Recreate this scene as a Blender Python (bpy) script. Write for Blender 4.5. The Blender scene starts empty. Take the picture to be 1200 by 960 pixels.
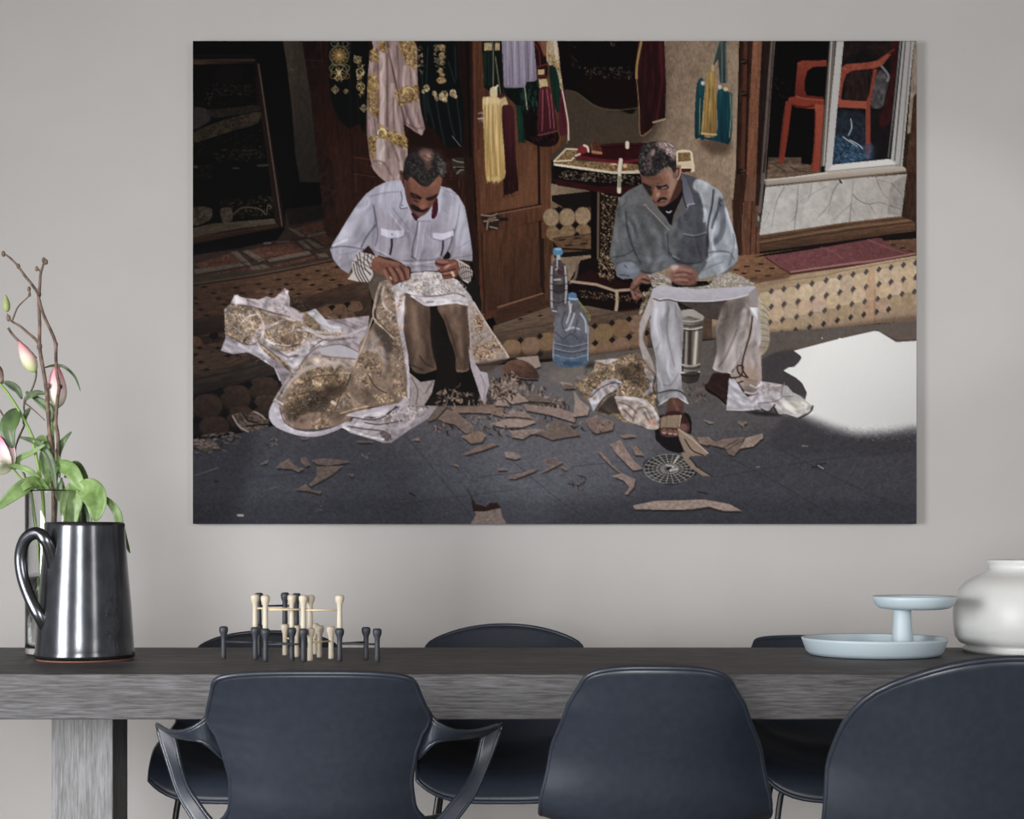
import bpy, bmesh, math, random
import numpy as np
from mathutils import Vector, Matrix
# ================= camera, world, lights, exposure
sc = bpy.context.scene
COL = sc.collection
cam_d = bpy.data.cameras.new('camera'); cam = bpy.data.objects.new('camera', cam_d); COL.objects.link(cam)
HC, F, HOR = 1.027, 1800.0, 640.0          # eye height (m), focal length and horizon row of the 1200x960 frame
cam_d.sensor_width = 36.0; cam_d.lens = 36.0*F/1200; cam_d.shift_y = (HOR-480)/1200; cam_d.clip_start = .05
cam.location = (0, 0, HC); cam.rotation_euler = (math.pi/2, 0, 0); sc.camera = cam
def P(px, py, Y): return Vector(((px-600)/F*Y, Y, HC-(py-HOR)/F*Y))      # the point seen at a pixel, at depth Y
world = bpy.data.worlds.new('world'); sc.world = world; world.use_nodes = True
world.node_tree.nodes['Background'].inputs[0].default_value = (.93, .96, 1.0, 1); world.node_tree.nodes['Background'].inputs[1].default_value = .40
def area(name, loc, target, sx, sy, power, col=(1, 1, 1), spread=180):
    l = bpy.data.lights.new(name, 'AREA'); l.shape = 'RECTANGLE'; l.size = sx; l.size_y = sy; l.energy = power; l.color = col; l.spread = math.radians(spread)
    o = bpy.data.objects.new(name, l); COL.objects.link(o); o.location = loc
    o.rotation_euler = (Vector(target)-Vector(loc)).to_track_quat('-Z', 'Y').to_euler(); return o
area('left_window_light', (-3.7, .4, 1.15), (.8, 4.9, .55), 1.5, 1.7, 50, (1, 1, 1), 95)
area('front_window_light', (-.9, -2.8, 1.35), (.2, 5, .45), 1.3, 1.9, 58, (1, 1, 1), 110)
area('right_window_light', (3.4, -1.6, 1.9), (1.8, 5.3, 1.3), 1.0, 1.6, 24, (1, .96, .92), 130)
def spot(name, loc, target, deg, power, blend=.6, square=False, roll=0, rad=.05, col=(1, 1, 1)):
    l = bpy.data.lights.new(name, 'SPOT'); l.energy = power; l.spot_size = math.radians(deg); l.spot_blend = blend; l.use_square = square; l.shadow_soft_size = rad; l.color = col
    o = bpy.data.objects.new(name, l); COL.objects.link(o); o.location = loc
    q = (Vector(target)-Vector(loc)).to_track_quat('-Z', 'Y'); o.rotation_euler = (q @ __import__('mathutils').Quaternion((0, 0, 1), math.radians(roll))).to_euler(); return o
spot('sun_patch_spot', (4.6, -1.2, 2.3), (1.42, 5.33, 2.0), 8.2, 240, .45, True, 8, .12, (1, .97, .95))  # added spot lamp, stands in for a sunlight patch at the wall's right
spot('sun_glow_spot', (-2.6, .6, 2.7), P(375, 655, 5.33), 8.5, 36, 1, False, 0, .1)  # added spot lamp for the soft glow on the wall below the picture
vs = sc.view_settings; vs.view_transform = 'Standard'; vs.look = 'None'; vs.gamma = 1.0; vs.use_curve_mapping = False; vs.exposure = 0.50
# ================= helpers
def lin(c): return tuple(((v/255)/12.92 if v/255 <= .04045 else ((v/255+.055)/1.055)**2.4) for v in c)
def mat(name, col, rough=.5, metal=0, spec=.5, trans=0, ior=1.45, coat=0):
    m = bpy.data.materials.new(name); m.use_nodes = True; b = m.node_tree.nodes['Principled BSDF']
    b.inputs['Base Color'].default_value = (*col, 1); b.inputs['Roughness'].default_value = rough; b.inputs['Metallic'].default_value = metal
    b.inputs['Specular IOR Level'].default_value = spec; b.inputs['Transmission Weight'].default_value = trans; b.inputs['IOR'].default_value = ior; b.inputs['Coat Weight'].default_value = coat
    return m
def noise_on(m, c1, c2, scale=(1, 1, 1), ns=5, detail=6, bump=0, bdist=.002, lo=.35, hi=.65, rough=None):
    nt = m.node_tree; b = nt.nodes['Principled BSDF']; L = nt.links.new
    tc = nt.nodes.new('ShaderNodeTexCoord'); mp = nt.nodes.new('ShaderNodeMapping'); mp.inputs['Scale'].default_value = scale
    n = nt.nodes.new('ShaderNodeTexNoise'); n.inputs['Scale'].default_value = ns; n.inputs['Detail'].default_value = detail; n.inputs['Roughness'].default_value = .62
    r = nt.nodes.new('ShaderNodeValToRGB'); r.color_ramp.elements[0].position = lo; r.color_ramp.elements[1].position = hi
    r.color_ramp.elements[0].color = (*c1, 1); r.color_ramp.elements[1].color = (*c2, 1)
    L(tc.outputs['Object'], mp.inputs['Vector']); L(mp.outputs['Vector'], n.inputs['Vector']); L(n.outputs['Fac'], r.inputs['Fac']); L(r.outputs['Color'], b.inputs['Base Color'])
    if bump:
        bp = nt.nodes.new('ShaderNodeBump'); bp.inputs['Strength'].default_value = bump; bp.inputs['Distance'].default_value = bdist
        L(n.outputs['Fac'], bp.inputs['Height']); L(bp.outputs['Normal'], b.inputs['Normal'])
    return m, n, r
def tag(o, label=None, cat=None, group=None, kind=None):
    if label: o['label'] = label
    if cat: o['category'] = cat
    if group: o['group'] = group
    if kind: o['kind'] = kind
    return o
def empty(name, loc, label=None, cat=None, group=None, rz=0):
    o = bpy.data.objects.new(name, None); COL.objects.link(o); o.location = loc; o.rotation_euler[2] = rz; o.empty_display_size = .05
    return tag(o, label, cat, group)
def obj(name, bm, m, parent=None, smooth=True, world_space=False):
    me = bpy.data.meshes.new(name); bmesh.ops.recalc_face_normals(bm, faces=bm.faces[:]); bm.to_mesh(me); bm.free()
    if smooth:
        for p in me.polygons: p.use_smooth = True
    me.materials.append(m); o = bpy.data.objects.new(name, me); COL.objects.link(o)
    if parent is not None:
        o.parent = parent
        if world_space:
            q = parent; off = Matrix.Identity(4)
            while q is not None: off = q.matrix_basis @ off; q = q.parent
            me.transform(off.inverted())
    return o
def box(bm, x0, x1, y0, y1, z0, z1, bev=0, seg=2):
    r = bmesh.ops.create_cube(bm, size=1); v = r['verts']
    bmesh.ops.scale(bm, vec=(x1-x0, y1-y0, z1-z0), verts=v); bmesh.ops.translate(bm, vec=((x0+x1)/2, (y0+y1)/2, (z0+z1)/2), verts=v)
    if bev: bmesh.ops.bevel(bm, geom=list({e for w in v for e in w.link_edges}), offset=bev, segments=seg, affect='EDGES', profile=.5)
    return bm
def lathe(bm, prof, cx=0, cy=0, seg=64, cap0=True, cap1=True):
    rings = []
    for r, z in prof: rings.append([bm.verts.new((cx+r*math.cos(2*math.pi*i/seg), cy+r*math.sin(2*math.pi*i/seg), z)) for i in range(seg)])
    for a, b in zip(rings, rings[1:]):
        for i in range(seg): bm.faces.new((a[i], a[(i+1) % seg], b[(i+1) % seg], b[i]))
    if cap0: bm.faces.new(rings[0][::-1])
    if cap1: bm.faces.new(rings[-1])
    return bm
def spline(pts, k=5):
    pts = [Vector(p) for p in pts]; out = []; n = len(pts)
    if n < 3: return pts
    for i in range(n-1):
        a, b, c, d = pts[max(i-1, 0)], pts[i], pts[i+1], pts[min(i+2, n-1)]
        for j in range(k):
            t = j/k; out.append(.5*((2*b)+(c-a)*t+(2*a-5*b+4*c-d)*t*t+(3*b-a-3*c+d)*t**3))
    out.append(pts[-1]); return out
def tube(bm, pts, r0, r1=None, seg=8, k=5, flat=1.0, closed=False, up=None):
    """tapered tube along a smooth path; flat < 1 squashes it across the 'up' direction into a strap"""
    p = spline(pts, k) if k else [Vector(q) for q in pts]; r1 = r0 if r1 is None else r1; n = len(p); rings = []
    prev = Vector(up) if up is not None else Vector((0, 0, 1))
    for i in range(n):
        if closed: t = (p[(i+1) % n]-p[i-1])
        else: t = (p[min(i+1, n-1)]-p[max(i-1, 0)])
        t.normalize(); s = t.cross(prev)
        if s.length < 1e-3: s = t.cross(Vector((0, 1, .1)))
        s.normalize(); u = s.cross(t).normalized()
        if up is None: prev = u
        r = r0+(r1-r0)*i/(n-1)
        rings.append([bm.verts.new(p[i]+s*(r*math.cos(2*math.pi*j/seg))*1.0+u*(r*flat*math.sin(2*math.pi*j/seg))) for j in range(seg)])
    m = n if closed else n-1
    for i in range(m):
        a, b = rings[i], rings[(i+1) % n]
        for j in range(seg): bm.faces.new((a[j], a[(j+1) % seg], b[(j+1) % seg], b[j]))
    if not closed: bm.faces.new(rings[0][::-1]); bm.faces.new(rings[-1])
    return bm
# ================= the room
WY = 5.33                                    # the wall the picture hangs on
M_wall = mat('wall_paint', (.45, .43, .415), .85, spec=.2); noise_on(M_wall, (.455, .440, .432), (.470, .456, .449), ns=3, detail=5, bump=.05, bdist=.001)
nt = M_wall.node_tree
M_floor = mat('floor_boards', (.2, .17, .14), .5); noise_on(M_floor, (.14, .12, .10), (.25, .21, .17), scale=(.4, 4, 1), ns=3)
M_ceil = mat('ceiling_brown', (.30, .24, .19), .8)  # dark brown, picked to tint and dim the wall top
tag(obj('wall_back', box(bmesh.new(), -6, 6, WY, WY+.15, 0, 2.97), M_wall, smooth=False), 'smooth warm grey plaster wall behind the table', kind='structure')
fl = empty('floor', (0, 0, 0)); fl['kind'] = 'structure'; fl['label'] = 'grey brown wooden floor under the table and chairs'
for i in range(40):
    y0 = -3+i*.21; obj('floor_board', box(bmesh.new(), -6, 6, y0, y0+.207, -.04, 0), M_floor, fl, smooth=False)
tag(obj('ceiling', box(bmesh.new(), -6, 6, -3.4, WY+.15, 2.97, 3.07), M_ceil, smooth=False), 'plain warm brown ceiling, out of view, added to dim the wall top', kind='structure')  # unseen; set low and brown to shade the upper wall
tag(obj('baseboard_back', box(bmesh.new(), -6, 6, WY-.016, WY, 0, .065, .004), mat('skirting', (.5, .48, .46), .5), smooth=False), 'low grey skirting along the back wall', kind='structure')
# ---------------------------------------------------------------- the printed picture, drawn stroke by stroke
PX0, PY0, PW, PH, SS = 226, 48, 848, 566, 2
CV = np.zeros((PH*SS, PW*SS, 3), np.float32)
_T = [0.0, 0.0, 1.0]
def Z(x0, y0, s): _T[:] = [x0, y0, s]
def tp(p):
    p = np.asarray(p, np.float64).reshape(-1, 2)
    return np.stack([(p[:, 0]/_T[2]+_T[0]-PX0)*SS, (p[:, 1]/_T[2]+_T[1]-PY0)*SS], 1)
def crom(p, closed, k=6):
    n = len(p)
    if n < 3: return p
    out = []
    for i in range(n if closed else n-1):
        if closed: a, b, c, d = p[i-1], p[i], p[(i+1) % n], p[(i+2) % n]
        else: a, b, c, d = p[max(i-1, 0)], p[i], p[i+1], p[min(i+2, n-1)]
        for j in range(k):
            t = j/k
            out.append(0.5*((2*b)+(c-a)*t+(2*a-5*b+4*c-d)*t*t+(3*b-a-3*c+d)*t**3))
    if not closed: out.append(p[-1])
    return np.array(out)
def bbox(p, pad):
    x0 = max(int(p[:, 0].min()-pad), 0); x1 = min(int(p[:, 0].max()+pad)+2, PW*SS)
    y0 = max(int(p[:, 1].min()-pad), 0); y1 = min(int(p[:, 1].max()+pad)+2, PH*SS)
    return x0, x1, y0, y1
def vnoise(X, Y, seed=0):
    xi = np.floor(X).astype(np.int64); yi = np.floor(Y).astype(np.int64)
    fx = X-xi; fy = Y-yi; fx = fx*fx*(3-2*fx); fy = fy*fy*(3-2*fy)
    def h(a, b):
        v = (a*374761393+b*668265263+seed*1442695041) & 0x7fffffff
        v = ((v ^ (v >> 13))*1274126177) & 0x7fffffff
        return ((v ^ (v >> 16)) & 0xffff)/65535.0
    return ((h(xi, yi)*(1-fx)+h(xi+1, yi)*fx)*(1-fy)+(h(xi, yi+1)*(1-fx)+h(xi+1, yi+1)*fx)*fy)
def blur1(m, r):
    r = int(round(r))
    if r < 1: return m
    for ax in (0, 1):
        for _ in range(2):
            pad = [(0, 0), (0, 0)]; pad[ax] = (r+1, r)
            c = np.cumsum(np.pad(m, pad, mode='edge'), axis=ax)
            n = m.shape[ax]
            m = (c[2*r+1:2*r+1+n]-c[:n])/(2*r+1) if ax == 0 else (c[:, 2*r+1:2*r+1+n]-c[:, :n])/(2*r+1)
    return m
_seed = [11]
def fill(box, m, col, to=None, ax=None, a=1.0, tex=None, emb=None):
    """blend a colour (or gradient / woven texture / embroidery) through mask m"""
    x0, x1, y0, y1 = box
    yy, xx = np.mgrid[y0:y1, x0:x1].astype(np.float64)
    c = np.broadcast_to(np.array(col, np.float32), m.shape+(3,)).astype(np.float32)
    if to is not None:
        q = tp(ax); d = q[1]-q[0]
        t = np.clip(((xx-q[0, 0])*d[0]+(yy-q[0, 1])*d[1])/(d@d), 0, 1)[..., None]
        c = c*(1-t)+np.array(to, np.float32)*t
    if tex is not None:
        for (amp, lx, ly, ang) in (tex if isinstance(tex[0], tuple) else (tex,)):
            _seed[0] += 1
            ca, sa = math.cos(math.radians(ang)), math.sin(math.radians(ang))
            u = (xx*ca+yy*sa)/(lx*SS); v = (-xx*sa+yy*ca)/(ly*SS)
            n = vnoise(u, v, _seed[0])*0.65+vnoise(u*2.1+9, v*2.1, _seed[0]+50)*0.35-0.5
            c = c*(1+2*amp*n[..., None])
    if emb is not None:
        for (ecol, sc, lo, ea) in emb:
            _seed[0] += 1
            w1 = vnoise(xx/(sc*SS*1.5), yy/(sc*SS*1.5), _seed[0])*2.2
            n = np.abs(vnoise(xx/(sc*SS)+w1, yy/(sc*SS)-w1, _seed[0]+7)-0.5)*2
            k = np.clip((lo-n)*7+0.5, 0, 1)[..., None]*ea
            c = c*(1-k)+np.array(ecol, np.float32)*k
    mm = (m*a)[..., None]
    CV[y0:y1, x0:x1] = CV[y0:y1, x0:x1]*(1-mm)+c*mm
def poly(pts, col, sm=True, soft=0, clip=None, ret=False, **kw):
    p = tp(pts)
    if sm: p = crom(p, True, 5)
    b = bbox(p, soft*3+2); x0, x1, y0, y1 = b
    if x1 <= x0 or y1 <= y0: return None
    xs = np.arange(x0, x1)+0.5; m = np.zeros((y1-y0, x1-x0), bool)
    q = np.roll(p, -1, 0)
    for (ax_, ay), (bx_, by) in zip(p, q):
        lo, hi = (ay, by) if ay < by else (by, ay)
        r0 = max(int(math.ceil(lo-0.5)), y0); r1 = min(int(math.ceil(hi-0.5)), y1)
        if r1 <= r0: continue
        ys = np.arange(r0, r1)+0.5
        xc = ax_+(ys-ay)*(bx_-ax_)/(by-ay)
        m[r0-y0:r1-y0] ^= xs[None, :] > xc[:, None]
    m = m.astype(np.float32)
    if soft: m = blur1(m, soft*SS/2)
    if clip is not None: m = m*clip[y0:y1, x0:x1]
    fill(b, m, col, **kw)
    if ret:
        f = np.zeros(CV.shape[:2], np.float32); f[y0:y1, x0:x1] = m; return f
def st(pts, w, col, w2=None, a=1.0, sm=True, clip=None, soft=0.6, **kw):
    """brush stroke of width w (photo pixels), tapering to w2"""
    p = tp(pts)
    if sm: p = crom(p, False, 4)
    w2 = w if w2 is None else w2
    b = bbox(p, max(w, w2)*SS+3); x0, x1, y0, y1 = b
    if x1 <= x0 or y1 <= y0: return
    yy, xx = np.mgrid[y0:y1, x0:x1]+0.5
    m = np.zeros(xx.shape, np.float32); n = len(p)-1
    for i in range(n):
        A, B = p[i], p[i+1]; d = B-A; L = d@d+1e-9
        t = np.clip(((xx-A[0])*d[0]+(yy-A[1])*d[1])/L, 0, 1)
        ds = np.hypot(xx-A[0]-t*d[0], yy-A[1]-t*d[1])
        rad = (w+(w2-w)*(i+t)/n)*SS/2
        m = np.maximum(m, np.clip((rad-ds)/(soft*SS)+0.5, 0, 1))
    if clip is not None: m = m*clip[y0:y1, x0:x1]
    fill(b, m.astype(np.float32), col, a=a, **kw)
def ell(cx, cy, rx, ry, col, rot=0, **kw):
    t = np.linspace(0, 2*math.pi, 18, endpoint=False); c, s = math.cos(math.radians(rot)), math.sin(math.radians(rot))
    X = rx*np.cos(t); Y = ry*np.sin(t)
    return poly(np.stack([cx+X*c-Y*s, cy+X*s+Y*c], 1), col, **kw)
def strokes(lst, w, col, **kw):
    for p in lst: st(p, w, col, **kw)
prng = random.Random(7)
def flecks(poly_pts, n, ln, w, cols, ang=0, spread=180, a=.9):
    """short curved strokes scattered over a polygon: embroidery, gravel, threads"""
    P = tp(poly_pts); x0, y0 = P.min(0); x1, y1 = P.max(0); k = 0; g = 0; sx = _T[:]
    q = np.roll(P, -1, 0)
    while k < n and g < n*20:
        g += 1; x = prng.uniform(x0, x1); y = prng.uniform(y0, y1); ins = False
        for (ax_, ay), (bx_, by) in zip(P, q):
            if (ay > y) != (by > y) and x < ax_+(y-ay)*(bx_-ax_)/(by-ay): ins = not ins
        if not ins: continue
        k += 1
        zx = (x/SS+PX0-_T[0])*_T[2]; zy = (y/SS+PY0-_T[1])*_T[2]; L = ln*_T[2]*prng.uniform(.5, 1.2)
        t = math.radians(ang+prng.uniform(-spread, spread)/2); b = t+prng.uniform(-1, 1)
        st([(zx, zy), (zx+L*.5*math.cos(t), zy+L*.5*math.sin(t)), (zx+L*.5*math.cos(t)+L*.5*math.cos(b), zy+L*.5*math.sin(t)+L*.5*math.sin(b))],
           w*prng.uniform(.7, 1.3), prng.choice(cols), w2=w*.4, a=a)
def mod(pts, fn, sm=True, soft=6):
    """rework what is already drawn inside a soft-edged outline"""
    p = tp(pts)
    if sm: p = crom(p, True, 5)
    b = bbox(p, soft*3+2); x0, x1, y0, y1 = b
    keep = CV[y0:y1, x0:x1].copy()
    poly(pts, (255, 0, 0), sm=sm, soft=soft)
    now = CV[y0:y1, x0:x1]
    m = np.clip(np.abs(now-keep).sum(2)/np.maximum(np.abs(np.array([255, 0, 0])-keep).sum(2), 1), 0, 1)[..., None]
    yy, xx = np.mgrid[y0:y1, x0:x1].astype(np.float64)
    CV[y0:y1, x0:x1] = keep*(1-m)+np.clip(fn(keep, xx/SS, yy/SS), 0, 255)*m
def folds(pts, amp=.25, lx=6, ly=22, ang=0, soft=2, sm=True):
    _seed[0] += 3; s = _seed[0]
    def fn(c, x, y):
        ca, sa = math.cos(math.radians(ang)), math.sin(math.radians(ang))
        u = x*ca+y*sa; v = -x*sa+y*ca
        w = vnoise(u/18, v/18, s)*2-1
        n = vnoise(u/lx+w*1.3, v/ly+w*.6, s+1); r = 1-np.abs(vnoise(u/(lx*1.4)+w, v/(ly*1.2)-w, s+2)-.5)*4
        return c*(1+amp*((n-.5)*1.5+.35*r))[..., None]
    mod(pts, fn, sm=sm, soft=soft)
def contour(pts, sc=4, w=.10, dark=.45, light=.35, soft=1, sm=True, tint=None):
    """fine crumpled relief: thin dark and light scroll lines following a warped field"""
    _seed[0] += 5; s = _seed[0]
    def fn(c, x, y):
        wx = (vnoise(x/(sc*1.7), y/(sc*1.7), s)-.5)*3; wy = (vnoise(x/(sc*1.7), y/(sc*1.7), s+1)-.5)*3
        n = vnoise(x/sc+wx, y/sc+wy, s+2); f = np.abs(((n*3) % 1)-.5)*2
        g = vnoise(x/sc+wx+.12, y/sc+wy+.14, s+2); h = np.abs(((g*3) % 1)-.5)*2
        mk = np.clip(vnoise(x/(sc*3), y/(sc*3), s+3)*1.8-.3, 0, 1)
        d = np.clip((w-f)/w+.3, 0, 1)*mk; l = np.clip((w-h)/w+.3, 0, 1)*mk
        o = c*(1-dark*d)[..., None]; o = o+(225-o)*(light*l*(1-d))[..., None]
        if tint is not None:
            k = (np.clip((n-.5)*4, 0, 1)*.6*mk)[..., None]; o = o*(1-k)+np.array(tint)*(c.mean(2, keepdims=True)/150)*k
        return o
    mod(pts, fn, sm=sm, soft=soft)
# --- ground of the picture: dark shop interior on the left
Z(0, 0, 1)
poly([(220, 40), (1080, 40), (1080, 620), (220, 620)], (7, 6, 6), sm=False)
# plaster wall behind the table and tassels
poly([(640, 40), (880, 40), (880, 330), (640, 330)], (128, 108, 88), to=(150, 126, 104), ax=[(700, 60), (850, 120)], sm=False, tex=((.16, 1.2, 3, 8), (.10, 14, 20, 0)))
poly([(640, 40), (760, 40), (775, 150), (700, 200), (640, 200)], (52, 42, 34), soft=14, a=.75, tex=(.1, 1.2, 3, 8))
Z(220, 40, 6.667)
poly([(40, 200), (530, 196), (530, 212), (40, 216)], (66, 54, 46), sm=False)
poly([(40, 218), (530, 212), (525, 228), (300, 236), (40, 240)], (96, 62, 42), to=(30, 18, 14), ax=[(60, 0), (520, 0)], sm=False)
st([(40, 172), (530, 172)], .8, (34, 28, 26)); st([(40, 186), (500, 186)], .8, (20, 16, 14))
poly([(45, 585), (150, 590), (180, 660), (150, 700), (45, 742)], (58, 52, 50), tex=(.15, 4, 2, 20))
poly([(45, 775), (200, 705), (350, 655), (480, 625), (575, 615), (570, 660), (520, 710), (300, 775), (150, 825), (45, 850)], (56, 46, 38), tex=(.3, 3, 2, -20), emb=[((98, 80, 48), 2.2, .3, .7), ((26, 20, 16), 1.5, .2, .7)])
poly([(500, 625), (575, 618), (565, 665), (500, 700)], (66, 55, 50), a=.7, soft=2)
poly([(155, 600), (330, 580), (540, 560), (560, 600), (350, 640), (200, 655)], (34, 29, 26), emb=[((62, 54, 46), 2, .25, .7)])
for y in (410, 445, 470): flecks([(180, y-12), (500, y-14), (510, y+12), (190, y+14)], 26, 2.2, .8, [(96, 84, 76), (60, 40, 38), (70, 62, 58)], 0, 90)
flecks([(60, 420), (540, 400), (550, 560), (60, 560)], 45, 4, .8, [(34, 29, 27), (42, 35, 32), (28, 18, 18)], 0, 90)
flecks([(130, 470), (170, 470), (175, 550), (130, 550)], 6, 4, 1, [(84, 76, 70)])
flecks([(60, 860), (560, 740), (600, 960), (60, 960)], 60, 4, .8, [(40, 36, 33), (52, 47, 42), (30, 26, 24)], -10, 80)
flecks([(200, 905), (580, 880), (590, 950), (200, 950)], 26, 3, .9, [(88, 78, 66), (66, 58, 50)], 0, 60)
poly([(250, 260), (420, 262), (400, 380), (240, 380)], (16, 10, 10), soft=3)
# framed edge of the display case
Z(0, 0, 1)
poly([(300, 74), (304, 74), (334, 262), (324, 268)], (34, 20, 17), sm=False)
st([(303.5, 76), (331, 266)], 1.4, (106, 88, 76)); st([(300, 90), (326, 265)], 1, (46, 22, 18))
Z(220, 180, 6.667)
flecks([(60, 90), (180, 90), (180, 210), (60, 210)], 26, 5, .9, [(34, 30, 26), (44, 38, 30)], 0, 50)
flecks([(200, 10), (600, 0), (600, 50), (240, 70)], 60, 3, .8, [(60, 54, 46), (76, 68, 58), (42, 36, 30)], 0, 90)
st([(360, 118), (400, 118)], 2, (62, 64, 66)); st([(550, 98), (625, 94)], 2.6, (56, 56, 54)); st([(45, 105), (75, 110)], 3, (74, 68, 56))
flecks([(250, 380), (660, 320), (670, 480), (330, 520), (260, 520)], 120, 3.4, .9, [(86, 74, 52), (66, 56, 40), (50, 42, 34), (110, 94, 70)])
poly([(45, 430), (180, 430), (190, 500), (130, 545), (45, 560)], (88, 76, 62), tex=(.3, 3, 2, 0), emb=[((40, 32, 26), 2.4, .2, .8)])
poly([(260, 440), (340, 430), (350, 520), (280, 540)], (84, 70, 56), tex=(.4, 2, 3, 60))
st([(360, 480), (420, 430), (500, 425), (570, 440), (610, 480)], 1.6, (96, 82, 60)); st([(620, 480), (630, 410), (660, 430)], 1.2, (100, 88, 70))
poly([(45, 585), (200, 550), (680, 512), (692, 552), (400, 590), (45, 655)], (84, 72, 60), sm=False, tex=((.2, 8, 2, -8), (.15, 1.5, 1.5, 0)), emb=[((96, 82, 44), 1.8, .12, .5)])
poly([(45, 655), (400, 600), (700, 552), (722, 580), (400, 640), (45, 712)], (72, 44, 32), to=(40, 30, 22), ax=[(200, 620), (215, 700)], sm=False, tex=(.2, 14, 1, -9))
# dim interior: pale plaster strip and red stone pilaster
Z(220, 40, 6.667)
poly([(745, 50), (895, 50), (965, 500), (1028, 980), (1036, 1160), (880, 1160), (845, 960), (815, 560), (775, 220)], (68, 58, 49), to=(42, 37, 33), ax=[(870, 300), (980, 1200)], sm=False, tex=((.16, 2, 5, -8), (.1, 1, 1, 0)))
flecks([(790, 260), (860, 270), (850, 310), (800, 300)], 6, 2.5, .8, [(120, 90, 78)])
poly([(895, 50), (1112, 50), (1112, 420), (1200, 620), (1270, 900), (1270, 1500), (1180, 1620), (1080, 1600), (1045, 1250), (1010, 960), (965, 500)], (33, 17, 15), to=(50, 27, 20), ax=[(1000, 60), (1120, 1200)], sm=False, tex=((.35, 4, 7, 20), (.25, 1.5, 3, -30)))
for q in ([(930, 210), (1080, 212)], [(1040, 60), (1060, 300), (1100, 700), (1145, 1000), (1180, 1450)], [(990, 712), (1150, 750)], [(1045, 1195), (1160, 1240), (1210, 1270)]): st(q, .7, (92, 66, 56), a=.7)
# tiled shop floor
Z(220, 180, 6.667)
poly([(45, 800), (400, 745), (700, 680), (760, 600), (770, 440), (1055, 400), (1085, 640), (1200, 660), (1200, 800), (1130, 860), (45, 980)], (50, 36, 30), sm=False, tex=(.2, 5, 2, -10))
poly([(770, 440), (1055, 400), (1075, 510), (800, 570)], (26, 20, 18), sm=False, tex=(.25, 5, 2, -10))
for q in ([(50, 870), (340, 780), (430, 860), (110, 900)], [(450, 760), (830, 690), (880, 740), (930, 770), (620, 830), (520, 780)], [(110, 960), (470, 890), (520, 920), (200, 980)], [(660, 880), (990, 800), (1000, 825), (700, 890)], [(960, 650), (1080, 630), (1150, 700), (1080, 720)], [(830, 590), (1060, 530), (1070, 600), (930, 640)]):
    poly(q, (76, 46, 35), sm=False, tex=((.3, 3, 1.4, -10), (.2, 1, 1, 0)))
for q in ([(340, 775), (390, 765), (520, 890), (450, 870)], [(430, 765), (480, 760), (610, 830), (560, 850)], [(50, 910), (420, 860), (450, 880), (60, 945)], [(620, 830), (950, 765), (970, 790), (650, 855)], [(850, 690), (900, 680), (980, 750), (930, 755)], [(910, 675), (950, 670), (1070, 735), (1010, 745)], [(480, 890), (590, 870), (650, 890), (520, 925)], [(1000, 790), (1080, 780), (1110, 810), (1030, 820)], [(930, 640), (1070, 610), (1090, 625), (940, 660)], [(780, 580), (850, 600), (930, 650), (880, 655)]):
    poly(q, (88, 78, 68), sm=False, a=.85, tex=(.15, 3, 2, 0))
for q in ([(400, 745), (580, 900), (620, 960)], [(850, 690), (1010, 800), (1130, 850)], [(420, 860), (960, 745), (1150, 700)], [(50, 960), (500, 880), (1000, 790)]): st(q, .7, (34, 26, 22), sm=False)
st([(600, 705), (650, 700)], 2, (90, 88, 86)); st([(700, 695), (800, 690)], 1.6, (74, 68, 62))
poly([(40, 962), (1130, 850), (1200, 862), (1200, 900), (40, 1030)], (54, 43, 35), sm=False, tex=(.2, 12, 1, -8))
# --- steps at the left
Z(220, 300, 6.667)
poly([(40, 240), (700, 130), (1130, 50), (1400, 60), (1400, 300), (1200, 400), (800, 520), (40, 720)], (66, 45, 33), to=(92, 62, 43), ax=[(60, 300), (1200, 150)], sm=False, tex=((.2, 6, 2, -8), (.15, 1.2, 1, 0)))
st([(40, 232), (560, 158), (1130, 45)], 1.4, (30, 22, 18)); st([(40, 222), (560, 145), (1130, 32)], 1.2, (84, 66, 52))
for (x, y) in ((130, 245), (205, 295), (380, 252), (555, 222), (715, 186), (865, 150), (1018, 118), (245, 337), (425, 295), (598, 260), (778, 225), (920, 188), (1080, 155), (1170, 90), (290, 382), (650, 302), (815, 265), (978, 230), (1135, 190), (65, 375), (105, 422), (60, 330), (150, 466), (870, 300), (1040, 265), (1190, 230), (720, 265)):
    poly([(x-32, y+2), (x, y-9), (x+33, y-1), (x, y+10)], (20, 15, 14), sm=False)
for q in ([(40, 300), (400, 240), (800, 175), (1130, 110)], [(40, 350), (400, 300), (800, 225), (1180, 150)], [(40, 420), (300, 380), (800, 290), (1190, 200)]): st(q, .7, (46, 32, 26), a=.6)
poly([(800, 330), (1000, 300), (1200, 235), (1420, 190), (1420, 340), (1200, 375), (1100, 380), (920, 445), (800, 400)], (60, 43, 33), to=(40, 29, 24), ax=[(1000, 290), (1010, 430)], sm=False, tex=(.25, 10, 1.5, -14))
poly([(40, 500), (180, 470), (300, 460), (300, 600), (180, 610), (40, 640)], (48, 34, 27), to=(30, 22, 18), ax=[(0, 490), (0, 630)], sm=False, tex=(.2, 10, 1.5, -8))
poly([(40, 640), (180, 625), (290, 640), (260, 740), (40, 700)], (40, 28, 24), sm=False, tex=(.3, 4, 3, 0))
for (x, y, r) in ((1060, 440, 60), (1180, 425, 55), (60, 670, 60)): poly([(x-r, y+40), (x-r*.7, y-20), (x, y-40), (x+r*.7, y-20), (x+r, y+30), (x, y+50)], (82, 56, 42), tex=(.2, 2, 2, 0))
poly([(170, 620), (230, 600), (240, 640), (200, 655)], (14, 11, 11))
poly([(1090, 400), (1150, 385), (1130, 440)], (14, 10, 10), sm=False)
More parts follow.
